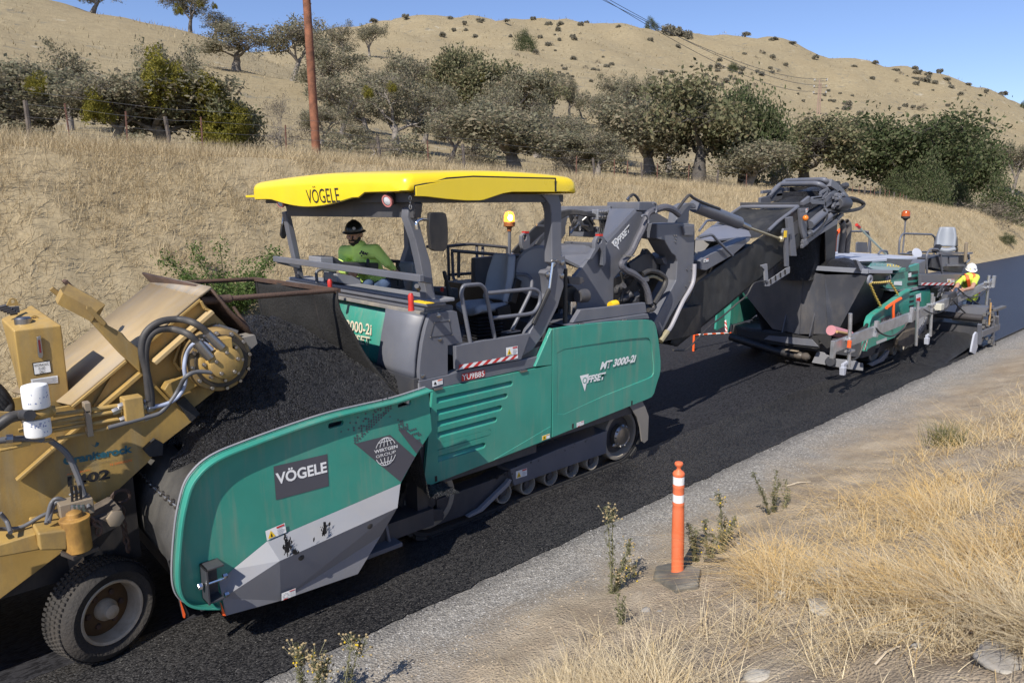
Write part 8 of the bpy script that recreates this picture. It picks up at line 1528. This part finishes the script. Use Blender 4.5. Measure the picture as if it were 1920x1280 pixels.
pr += hand(wrF, wrF-elF, V((0, 0, 1)), .8, 0)+hand(wrN, wrN-elN, V((0, 0, 1)), .8, 0)
body('body', pr, [SKIN2, HAIR, HIVIS, JEANS, BLACK], wk); hh = helmet(HC+up*.05, fw, rt, up, HELMETWHITE, wk, False, 1.08)
for a, b, m in ((-.03, .1, BP), (.045, .09, YELLOWPRINT), (-.06, .08, BLACKPRINT)): build(MB().lathe(HC+up*b+fw*.118*math.cos(a*9)+rt*a, fw, [(.013, -.03), (.013, .012)], 8), 'helmet_sticker', m, hh)
for s in (1, -1):                                           # vest stripes laid on chest and shoulder
    mb = MB(); t0 = mid+wv*.2*s+V((.02, 0, .1)); P_ = [mid+wv*.22*s+V((.06, .02, .09)), mid+wv*.21*s-V((.06, .04, -.085)), mid+wv*.2*s-V((.12, .09, .02)), chest+wv*.2*s-V((.13, .1, 0)), hip+wv*.17*s-V((.12, .09, -.12))]
    for a, b in zip(P_, P_[1:]): mb.bar(a, b, .075, .012, (-.8, -.45, .2))
    build(mb, 'vest_stripe', ORANGE_SPRAY, wk, bevel=.003)
mb = MB(); mb.bar(hip+wv*.3+V((-.13, -.12, .16)), hip-wv*.3+V((-.13, -.05, .16)), .012, .06); build(mb, 'vest_stripe', ORANGE_SPRAY, wk, bevel=.003)
bpy.data.scenes.remove(TS)
_zt = {}
def near_pt(px, py):                                        # sight line meets the near ground
    r = ray(px, py); t = (.5-CAM_H)/r.z
    for _ in range(6):
        p = EYE+r*t; z = near_ground(p.x, p.y, False); t = t+.8*((z-CAM_H)/r.z-t)
    p = EYE+r*t; return (p.x, p.y, near_ground(p.x, p.y, False)-.01)
# ---------------------------------------------------------------- marker post
NPT = lambda px, py: V(near_pt(px, py))
dc = NPT(1270, 1080)+V((0, 0, .04)); dl = thing('delineator_post', dc-V((0, 0, .03)), 'orange plastic marker post with two white bands on a black rubber base', 'marker post')
D_ = zm(1100, 840, 3.2); tp = PY(1273, 866, dc.y+.0); axv = (V((tp.x, dc.y, tp.z))-dc); hh_ = axv.length; axv = axv.normalized(); k = hh_/712.
mb = MB(); mb.lathe(dc-V((0, 0, .0)), axv, [(r_*.00148, y*k) for r_, y in ((36, 0), (38, 8), (36, 18), (34.5, 22), (35, 120), (35.5, 250), (33, 420), (31.5, 445), (33, 450), (33, 462), (31.5, 468), (31, 520), (31, 555), (32.5, 560), (32.5, 572), (31, 578), (31, 620), (31, 628), (33, 632), (33, 645), (26, 655), (16, 662), (11, 672), (11, 680), (22, 695), (24, 703), (21, 710), (10, 714))], 24); build(mb, 'post', ORANGE, dl)
RW = mat('reflective_white', (.8, .8, .79), .4, var=.05, dust=.15, dscale=9)
for y0, y1 in ((470, 518), (580, 628)): mb = MB(); mb.lathe(dc, axv, [(.0468, y0*k), (.0468, y1*k)], 24, cap=False); build(mb, 'reflective_band', RW, dl)
hx = [NPT(*D_(a, b))+V((0, 0, .035)) for a, b in ((400, 785), (415, 722), (560, 700), (688, 750), (672, 842), (535, 868))]; hx2 = [V((dc.x+(p.x-dc.x)*.93, dc.y+(p.y-dc.y)*.93, p.z+.022)) for p in hx]; lo = [p-V((0, 0, .06)) for p in hx]; mb = MB(); mb.loft([lo, hx, hx2]); build(mb, 'rubber_base', mat('dusty_black_rubber', (.15, .14, .12), .9, var=.3, dust=1., dcol=(.3, .26, .2), dscale=4, bump=.3), dl, bevel=.006)
# ---------------------------------------------------------------- grass
def grassmat(name, cols): return leafmat(name, cols, .8, .25)
GM1 = grassmat('pale_straw', [(.4, .31, .19), (.58, .47, .29), (.7, .58, .37), (.76, .65, .44), (.46, .38, .26), (.64, .49, .25)])
GM2 = grassmat('golden_straw', [(.55, .36, .13), (.7, .48, .19), (.78, .57, .27), (.62, .44, .2)])
GM3 = grassmat('bank_straw', [(.38, .3, .175), (.5, .405, .25), (.6, .49, .31), (.47, .37, .22)])
def blades(name, root, h, lean, w, m, segs=3, droop=.5, label=None):
    n = len(root); a = rng.uniform(0, 2*np.pi, n); d = np.c_[np.cos(a), np.sin(a), np.zeros(n)]; side = np.c_[-np.sin(a), np.cos(a), np.zeros(n)]; tw = rng.uniform(-1, 1, (n, 1)); side = side*np.cos(tw)+d*np.sin(tw)*.5
    pts = []
    for i in range(segs+1):
        t = i/segs; pts.append(root+d*(lean*h*(t+droop*t*t))[:, None]+np.c_[np.zeros(n), np.zeros(n), h*(t-.32*lean*droop*t*t)])
    vs = []
    for i in range(segs): ww = (w*(1-.75*i/segs))[:, None]; vs += [pts[i]-side*ww*.5, pts[i]+side*ww*.5]
    vs.append(pts[segs]); k = len(vs); v = np.stack(vs, 1).reshape(-1, 3); base = np.arange(n)*k
    q = []
    for i in range(segs-1): q.append(np.c_[base+2*i, base+2*i+1, base+2*i+3, base+2*i+2])
    tri = np.c_[base+2*(segs-1), base+2*(segs-1)+1, base+2*segs]
    me = bpy.data.meshes.new(name); nq = n*(segs-1); loops = np.concatenate([np.concatenate(q).ravel(), tri.ravel()]) if q else tri.ravel()
    me.vertices.add(len(v)); me.loops.add(len(loops)); me.polygons.add(nq+n); me.vertices.foreach_set('co', v.astype(np.float32).ravel()); me.loops.foreach_set('vertex_index', loops.astype(np.int32))
    me.polygons.foreach_set('loop_start', np.concatenate([np.arange(nq)*4, nq*4+np.arange(n)*3]).astype(np.int32)); me.polygons.foreach_set('loop_total', np.concatenate([np.full(nq, 4), np.full(n, 3)]).astype(np.int32)); me.update(calc_edges=True)
    o = link_mesh(name, me, m); o['kind'] = 'stuff'
    if label: o['label'] = label
    return o
_Rm = np.array([[*_r], [*_d], [*_f]])
def to_px(P): c = (P-np.array(EYE))@_Rm.T; return 960+FPX*c[:, 0]/c[:, 2], 640+FPX*c[:, 1]/c[:, 2], c[:, 2]
def nz2(x, y, s, sd): return np.array([mn.noise(V((a*s, b*s, sd))) for a, b in zip(x, y)])
def near_roots(n, mode):
    out = []; tot = 0
    while tot < n:
        m = 40000; px, py = rng.uniform(420, 2450, m), rng.uniform(560, 1650, m)
        line = np.interp(px, [400, 700, 850, 1000, 1250, 1340, 1420, 1500, 1700, 1800, 1920, 2000, 2450], [1560, 1380, 1292, 1218, 1140, 1088, 1000, 945, 835, 755, 690, 655, 560]); keep = py > line-14+rng.normal(0, 14, m); px, py = px[keep], py[keep]; line = line[keep]
        P = np.array([[*near_pt(a, b)] for a, b in zip(px[:9000], py[:9000])]); px, py, line = px[:9000], py[:9000], line[:9000]
        nzv = nz2(P[:, 0], P[:, 1], 1.1, 3.3)+.6*nz2(P[:, 0], P[:, 1], 3.1, 8.8); edge = np.clip((py-line)/150, 0, 1)
        bare = np.exp(-((px-1345)/150)**2-((py-1235)/48)**2)+.9*np.exp(-((px-1590)/120)**2-((py-1050)/34)**2)+.8*np.exp(-((px-1760)/90)**2-((py-1190)/40)**2)+.7*np.exp(-((px-1480)/170)**2-((py-905)/40)**2)+1.2*np.exp(-((px-1275)/85)**2-((py-1095)/38)**2)
        if mode == 'gold': dens = np.clip(nzv*1.5, 0, 1)*edge*(px > 1380)*np.clip(1.4-1.2*bare, 0, 1)*(py < 1150)
        else: dens = np.clip(.16+nzv*1.7, .006, 1)*edge*np.clip(1-1.15*bare, .03, 1)
        k = rng.random(len(px)) < dens; out.append(P[k]); tot += k.sum()
    return np.concatenate(out)[:n]
R1 = near_roots(40000, 'pale'); n = len(R1); hsc = .55+.9*np.clip(nz2(R1[:, 0], R1[:, 1], .8, 1.2)+.5, 0, 1)
blades('dry_grass', R1, rng.uniform(.05, .22, n)*hsc, rng.uniform(.2, 1.8, n), rng.uniform(.003, .0065, n), GM1, 3, .6, 'short pale dry grass covering the near bank')
R2 = near_roots(10500, 'gold'); n = len(R2); blades('golden_grass', R2, rng.uniform(.08, .33, n), rng.uniform(.4, 2.4, n), rng.uniform(.003, .0055, n), GM2, 5, .9, 'long golden wisps of dry grass leaning over the near bank')
R3 = near_roots(11000, 'pale'); n = len(R3); R3[:, 2] += .015; blades('straw_litter', R3, rng.uniform(.006, .016, n), rng.uniform(4, 12, n), rng.uniform(.003, .006, n), GM1, 3, .1, 'flattened straw littering the near bank')
# far bank and the field above it
def bank_roots(n, x0, x1, y0, y1, pw):
    u = rng.random(n); x = x0+(x1-x0)*u**pw; y = rng.uniform(y0, y1, n); k = nz2(x, y, .8, 4.4)+.5*nz2(x, y, 2.6, 1.1); keep = rng.random(n) < np.clip(.8+k, .08, 1); x, y = x[keep], y[keep]
    return np.c_[x, y, [land(a, b)-.02 for a, b in zip(x, y)]]
B1 = bank_roots(280000, -5, 75, 11.9, 18.5, 1.9); n = len(B1); hb = .75+.5*np.clip((B1[:, 1]-12.5)/5, 0, 1)
blades('bank_grass', B1, rng.uniform(.1, .42, n)*hb, rng.uniform(.1, 1., n), rng.uniform(.006, .013, n), GM3, 2, .5, 'tall tan dry grass covering the cut bank behind the machines')
yy = np.full(1, 0)
B2 = bank_roots(28000, -5, 60, 18.2, 24, 1.7); n = len(B2); blades('field_grass', B2, rng.uniform(.2, .6, n), rng.uniform(.1, .8, n), rng.uniform(.01, .018, n), GM3, 2, .4, 'tan dry grass along the top of the bank by the wire fence')
u_ = rng.uniform(0, 1, 60000); az_ = np.radians(rng.uniform(8, 88, 60000)); d_ = 24*np.exp(u_*math.log(420/24)); hx_, hy_ = d_*np.cos(az_), d_*np.sin(az_); kk = (hy_ > 19); hx_, hy_, d_ = hx_[kk], hy_[kk], d_[kk]
kz = nz2(hx_, hy_, .05, 2.)+.7*nz2(hx_, hy_, .3, 5.); kk = rng.random(len(hx_)) < np.clip(.5+kz, .03, 1); hx_, hy_, d_ = hx_[kk], hy_[kk], d_[kk]
HG = np.c_[hx_, hy_, [land(a, b)-.03 for a, b in zip(hx_, hy_)]]; n = len(HG)
blades('hill_grass', HG, rng.uniform(.2, .55, n)*(1+d_/400), rng.uniform(.1, .9, n), np.clip(d_*.0011, .03, .32)*rng.uniform(.5, 1.2, n), leafmat('hill_straw', [(.25, .205, .125), (.36, .3, .185), (.42, .35, .22), (.3, .235, .14)], .9, .15), 1, .3, 'tufts of dry grass scattered over the hillside')
# ---------------------------------------------------------------- weeds, bush, stones
STEM = mat_cache('weed_stem', (.2, .19, .1), .8); WL = leafmat('weed_leaves', [(.1, .11, .055), (.17, .175, .09), (.24, .225, .13)]); WF = leafmat('dry_flower_heads', [(.5, .4, .22), (.6, .48, .28), (.42, .34, .2)]); WY = mat_cache('yellow_flowers', (.7, .5, .03))
def weed(px, py, tips, label, flower=True, leafy=1., yel=0):
    b = V(near_pt(px, py)); e = thing('roadside_weed', b, label, 'weed', 'weeds on the near bank'); mb = MB(); lv = []; fl = MB(); r = random.Random(int(px)); yl = MB()
    for tx, ty in tips:
        t = PY(tx, ty, b.y+r.uniform(-.06, .06)); q = catmull([b, b.lerp(t, .4)+V((r.uniform(-.02, .02), 0, .02)), t], 8); mb.tube(q, [.006-.003*i/(len(q)-1) for i in range(len(q))], 5)
        L = (t-b).length
        for i in range(int(L*150*leafy)): s = r.random()**.8; c = q[min(len(q)-1, int(s*len(q)))]; lv.append(c+V((r.gauss(0, .013), r.gauss(0, .013), r.gauss(0, .012))))
        if flower:
            for i in range(r.randint(10, 20)):
                d = V((r.gauss(0, .035), r.gauss(0, .035), r.uniform(-.09, .035))); c = t+d; mb.tube([t-V((0, 0, .1)), c], .0015, 3); fl.ball(c, (.009, .009, .007), 5)
        for i in range(yel): c = t+V((r.gauss(0, .03), r.gauss(0, .03), r.uniform(-.12, 0))); yl.ball(c, .007, 5)
    build(mb, 'stems', STEM, e)
    if lv:
        me = leaves('leaves', [p-b for p in lv], len(lv)*3, .023, WL, .007, int(px), aspect=.35); o = link_mesh('leaves', me, None, e); o['kind'] = 'stuff'
    if fl.v: build(fl, 'flower_heads', WF, e)
    if yl.v: build(yl, 'flower_heads', WY, e)
weed(1146, 1112, [(1138, 950), (1148, 958)], 'tall weed with a dry flower head left of the orange marker post')
weed(1152, 1108, [(1180, 1018), (1172, 1050), (1190, 1062), (1160, 1070)], 'bushy lower weed leaning right at the foot of the tall one', True, 1.6, 2)
weed(1165, 1170, [(1158, 1115), (1168, 1125)], 'small dark weed on the bank below the tall one', False, 1.5)
weed(1305, 1052, [(1292, 985), (1306, 995), (1298, 1010)], 'dark spiky weed right beside the marker post', False, 2.2, 2)
weed(1330, 1048, [(1322, 976), (1340, 1000), (1318, 1010), (1350, 1005)], 'clump of green weed second to the right of the marker post', False, 2., 3)
weed(1352, 1035, [(1349, 928), (1360, 975), (1372, 985), (1378, 970)], 'weed with a lone yellow-tipped stalk rising behind the marker post clump', True, 1.8, 3)
weed(1450, 960, [(1456, 882), (1462, 905), (1448, 925)], 'thin weed standing on the dirt edge right of the marker post', False, 1.6)
weed(1442, 962, [(1412, 888), (1425, 915)], 'slanting weed stalk beside the thin weed on the dirt edge', False, .8)
weed(1470, 955, [(1474, 900), (1482, 920)], 'short weed stalk at the right of the thin weed on the dirt edge', False, 1.2)
for k, (bx, by, t, lab) in enumerate([(568, 1330, [(556, 1210), (562, 1222)], 'leftmost yellow-flowered weed at the bottom edge'), (592, 1335, [(588, 1222), (598, 1240)], 'middle yellow-flowered weed at the bottom edge'), (612, 1335, [(612, 1235), (604, 1245)], 'dry-headed weed right of the middle one at the bottom edge'), (640, 1330, [(662, 1192), (676, 1200)], 'tallest weed at the bottom edge, leaning right')]): weed(bx, by, t, lab, True, 1.3, 3)
rs_ = random.Random(8); b = V(near_pt(1775, 835)); e = thing('green_tuft', b, 'tuft of green needle-leaved weed among the golden grass', 'weed'); tp_ = []
root = np.array([[b.x+rs_.gauss(0, .1), b.y+rs_.gauss(0, .1), b.z] for _ in range(420)]); o = blades('leaves', root, rng.uniform(.12, .38, 420), rng.uniform(.1, .9, 420), rng.uniform(.005, .009, 420), leafmat('needle_leaves', [(.1, .12, .04), (.17, .18, .07), (.25, .23, .1)]), 3, .3); o.parent = e; o.location = -b
# light green bush at the foot of the bank
b = V((PY(425, 560, 13.2).x, 13.2, land(PY(425, 560, 13.2).x, 13.2))); e = thing('green_bush', b, 'light green leafy bush at the foot of the bank behind the yellow machine', 'bush'); mb = MB(); lv = []; r = random.Random(4)
for i in range(46):
    a, l = r.uniform(0, 6.28), r.uniform(.8, 1.75); t = b+V((math.cos(a)*l*.62, math.sin(a)*l*.5, l*r.uniform(.45, .95))); q = catmull([b, b.lerp(t, .5)+V((0, 0, .12)), t], 8); mb.tube(q, .008, 4); lv += [p-b for p in q[4:]]
build(mb, 'stems', STEM, e); o = link_mesh('foliage', leaves('foliage', lv, 11000, .055, LEAF_BUSH, .08, 6), None, e)
b = V((PY(1885, 470, 12.6).x, 12.6, land(PY(1885, 470, 12.6).x, 12.6))); o = link_mesh('small_bush', SH['green'], None); o.location = b; o.scale = (.5, .5, .55); tag(o, 'tiny green bush where the bank meets the far road at right', 'bush')
# stones
STONE = mat('grey_stone', (.3, .28, .25), .85, var=.2, vscale=5, dust=.4, dcol=(.36, .3, .22), bump=.4); STONEW = mat('pale_stone', (.45, .42, .36), .85, var=.15, dust=.4, dcol=(.36, .3, .22), bump=.4)
def rock_mesh(seed, fl=.5):
    bm = bmesh.new(); bmesh.ops.create_icosphere(bm, subdivisions=3, radius=1)
    for v in bm.verts: p = v.co.copy(); k = 1+.35*mn.noise(p*1.1+V((seed, 0, 0)))+.12*mn.noise(p*2.8+V((0, seed, 0))); v.co = V((p.x*k, p.y*k*.8, p.z*k*fl))
    me = bpy.data.meshes.new('stone'); bm.to_mesh(me); bm.free(); me.shade_smooth(); return me
RK = [rock_mesh(s) for s in (1.3, 4.7, 9.1, 14.2)]
for k, (px, py, w, pale, fl, lab) in enumerate([(1895, 1240, 135, 0, .25, 'large flat grey slab of rock in the bottom right corner'), (1560, 1090, 62, 1, .8, 'whitish broken rock in the dry grass right of the marker post'), (1590, 1072, 36, 1, .8, 'smaller whitish rock just behind the broken one'), (1470, 1120, 40, 1, .5, 'pale rock half hidden by straw below the whitish rocks'), (1545, 1140, 70, 1, .3, 'flat pale rock in front of the whitish broken rock'), (1735, 1175, 30, 1, .5, 'rounded pale stone above the pair of small stones at lower right'), (1720, 1212, 24, 1, .5, 'small egg-shaped stone at lower right'), (1790, 1165, 52, 0, .4, 'flat stone under the curled brown leaves'), (1818, 1132, 30, 0, .7, 'pinkish stone above the curled brown leaves'), (1422, 1272, 60, 1, .4, 'pale stone cut by the bottom edge of the picture'), (1212, 1143, 22, 0, .5, 'small grey stone below left of the marker post'), (1238, 1146, 18, 0, .5, 'smallest stone below the marker post, right of the grey one'), (1890, 1262, 26, 1, .6, 'brownish cobble at the bottom edge in front of the slab'), (1655, 1180, 34, 1, .4, 'pale stone among straw left of the egg-shaped stone'), (1385, 1020, 14, 0, .6, 'dark pebble beside the weeds right of the marker post')]):
    p = near_pt(px, py); o = link_mesh('stone', RK[k % 4], None); dep = (V(p)-EYE).dot(_f); s = w*dep/FPX/2; o.location = (p[0], p[1], p[2]+s*fl*.25); o.scale = (s, s, s*fl/.5*.9); o.rotation_euler = (.1*k % .4, .15, k*1.7)
    o.data = o.data.copy(); o.data.materials.append(STONEW if pale else STONE); tag(o, lab, 'stone', 'stones on the near bank')
mb = MB(); r = random.Random(13)                             # curled dry leaves
p0 = V(near_pt(1850, 1155))
for i in range(46):
    c = p0+V((r.gauss(0, .1), r.gauss(0, .07), r.uniform(.01, .09))); u = V((r.gauss(0, 1), r.gauss(0, 1), r.gauss(0, .6))).normalized()*r.uniform(.015, .035); w = u.orthogonal().normalized()*r.uniform(.01, .02); n_ = u.cross(w).normalized()*.012
    mb.add([c-u, c-u*.3+w+n_, c+u*.5+w*.7+n_*.5, c+u, c+u*.4-w+n_, c-u*.4-w*.8], [(0, 1, 2, 3, 4, 5)])
tag(build(mb, 'dry_leaves', leafmat('curled_brown_leaves', [(.28, .15, .05), (.4, .24, .09), (.5, .32, .13)]), fix=False, smooth=0), 'clump of curled orange-brown dry leaves by the rock slab', 'leaves', kind='stuff')
# loose gravel and clods
def pebbles(name, n, region, smin, smax, m, label, sd):
    r = np.random.default_rng(sd); x, y = region(r, n); s = r.uniform(smin, smax, n)*r.uniform(.5, 1, n); z = np.array([near_ground(a, b) for a, b in zip(x, y)]); a = r.uniform(0, 6.28, n)
    base = np.array([[1, 0, 0], [-.2, .9, .1], [-.8, -.1, 0], [.1, -.8, .1], [.1, .1, .7], [0, 0, -.6]]); fc = [(0, 1, 4), (1, 2, 4), (2, 3, 4), (3, 0, 4)]
    v = np.empty((n, 6, 3)); j = r.uniform(.7, 1.3, (n, 6, 1)); b = base[None]*j; v[:, :, 0] = (b[:, :, 0]*np.cos(a)[:, None]-b[:, :, 1]*np.sin(a)[:, None])*s[:, None]+x[:, None]; v[:, :, 1] = (b[:, :, 0]*np.sin(a)[:, None]+b[:, :, 1]*np.cos(a)[:, None])*s[:, None]+y[:, None]; v[:, :, 2] = b[:, :, 2]*s[:, None]+z[:, None]
    idx = (np.arange(n)[:, None, None]*6+np.array(fc)[None]).reshape(-1, 3); me = bpy.data.meshes.new(name); me.vertices.add(n*6); me.loops.add(len(idx)*3); me.polygons.add(len(idx)); me.vertices.foreach_set('co', v.astype(np.float32).ravel()); me.loops.foreach_set('vertex_index', idx.astype(np.int32).ravel()); me.polygons.foreach_set('loop_start', np.arange(0, len(idx)*3, 3, dtype=np.int32)); me.polygons.foreach_set('loop_total', np.full(len(idx), 3, dtype=np.int32)); me.update(calc_edges=True)
    o = link_mesh(name, me, m); o['kind'] = 'stuff'; o['label'] = label; return o
PB = leafmat('gravel_stones', [(.12, .12, .12), (.25, .25, .245), (.36, .355, .34), (.5, .48, .45), (.2, .2, .2)], .9, 0)
pebbles('loose_gravel', 9000, lambda r, n: (1.2+20*r.random(n)**2, np.clip(r.normal(4.15, .28, n), 3.4, 4.62)), .004, .011, PB, 'loose grey gravel along the edge of the road', 3)
pebbles('dirt_crumbs', 5000, lambda r, n: (1.5+12*r.random(n)**1.6, r.uniform(1, 3.9, n)), .004, .016, leafmat('dirt_clods', [(.26, .2, .14), (.36, .29, .2), (.45, .38, .28)], .95, 0), 'crumbs of dirt and small stones on the near bank', 5)
def tackz(n, r): return None
v = np.random.default_rng(2); n = 7000; xx = 1.2+16*v.random(n)**1.7; yy_ = np.where(v.random(n) < .75, v.uniform(4.52, 5.5, n), v.normal(4.5, .06, n))
_ng = near_ground; near_ground = lambda a, b, c=True: .004
pebbles('asphalt_chips', 9000, lambda r, n: (1.0+17*r.random(n)**1.7, np.clip(np.where(r.random(n) < .8, r.uniform(4.5, 5.55, n), r.normal(4.47, .05, n)), 4.3, 6)), .003, .009, leafmat('tarred_chips', [(.01, .01, .011), (.02, .02, .022), (.05, .05, .05), (.14, .135, .125)], .5, 0), 'tarred stone chips scattered on the black strip beside the feeder', 7); near_ground = _ng
# sticks and litter
for k, (a, b, lab) in enumerate([((1475, 912), (1520, 905), 'bleached stick lying on the dirt edge'), ((1640, 1250), (1690, 1215), 'forked bleached twig near the bottom edge'), ((1390, 1042), (1420, 1032), 'pale stalk lying right of the marker post')]):
    p, q = V(near_pt(*a)), V(near_pt(*b)); mb = MB(); mb.tube([p+V((0, 0, .025)), p.lerp(q, .5)+V((0, .01, .04)), q+V((0, 0, .025))], [.006, .005, .003], 6); tag(build(mb, 'stick', mat_cache('bleached_wood', (.5, .43, .33)), org=p), lab, 'stick', 'sticks on the bank')
mb = MB(); q = [V(near_pt(*D_(a, b)))+V((0, 0, .02)) for a, b in ((700, 685), (740, 690), (790, 690), (825, 680))]; mb.grid([q, [p+V((.02, -.03, .04)) for p in q], [p+V((.05, -.06, .03)) for p in q]]); tag(build(mb, 'rubber_scrap', RUBBER, org=q[0]), 'curved scrap of dusty black rubber behind the marker post base', 'scrap')
# a roadside oak standing outside the picture to the right; its shadow reaches the shoulder
e = thing('oak_tree', (18.6, 1.6, near_ground(18.6, 1.6)), 'roadside oak outside the right edge whose shadow falls on the shoulder', 'tree'); link_mesh('trunk', PT['sparse']['trunk'], None, e); link_mesh('crown', PT['sparse']['crown'], None, e); e.scale = (.28, .28, .62)
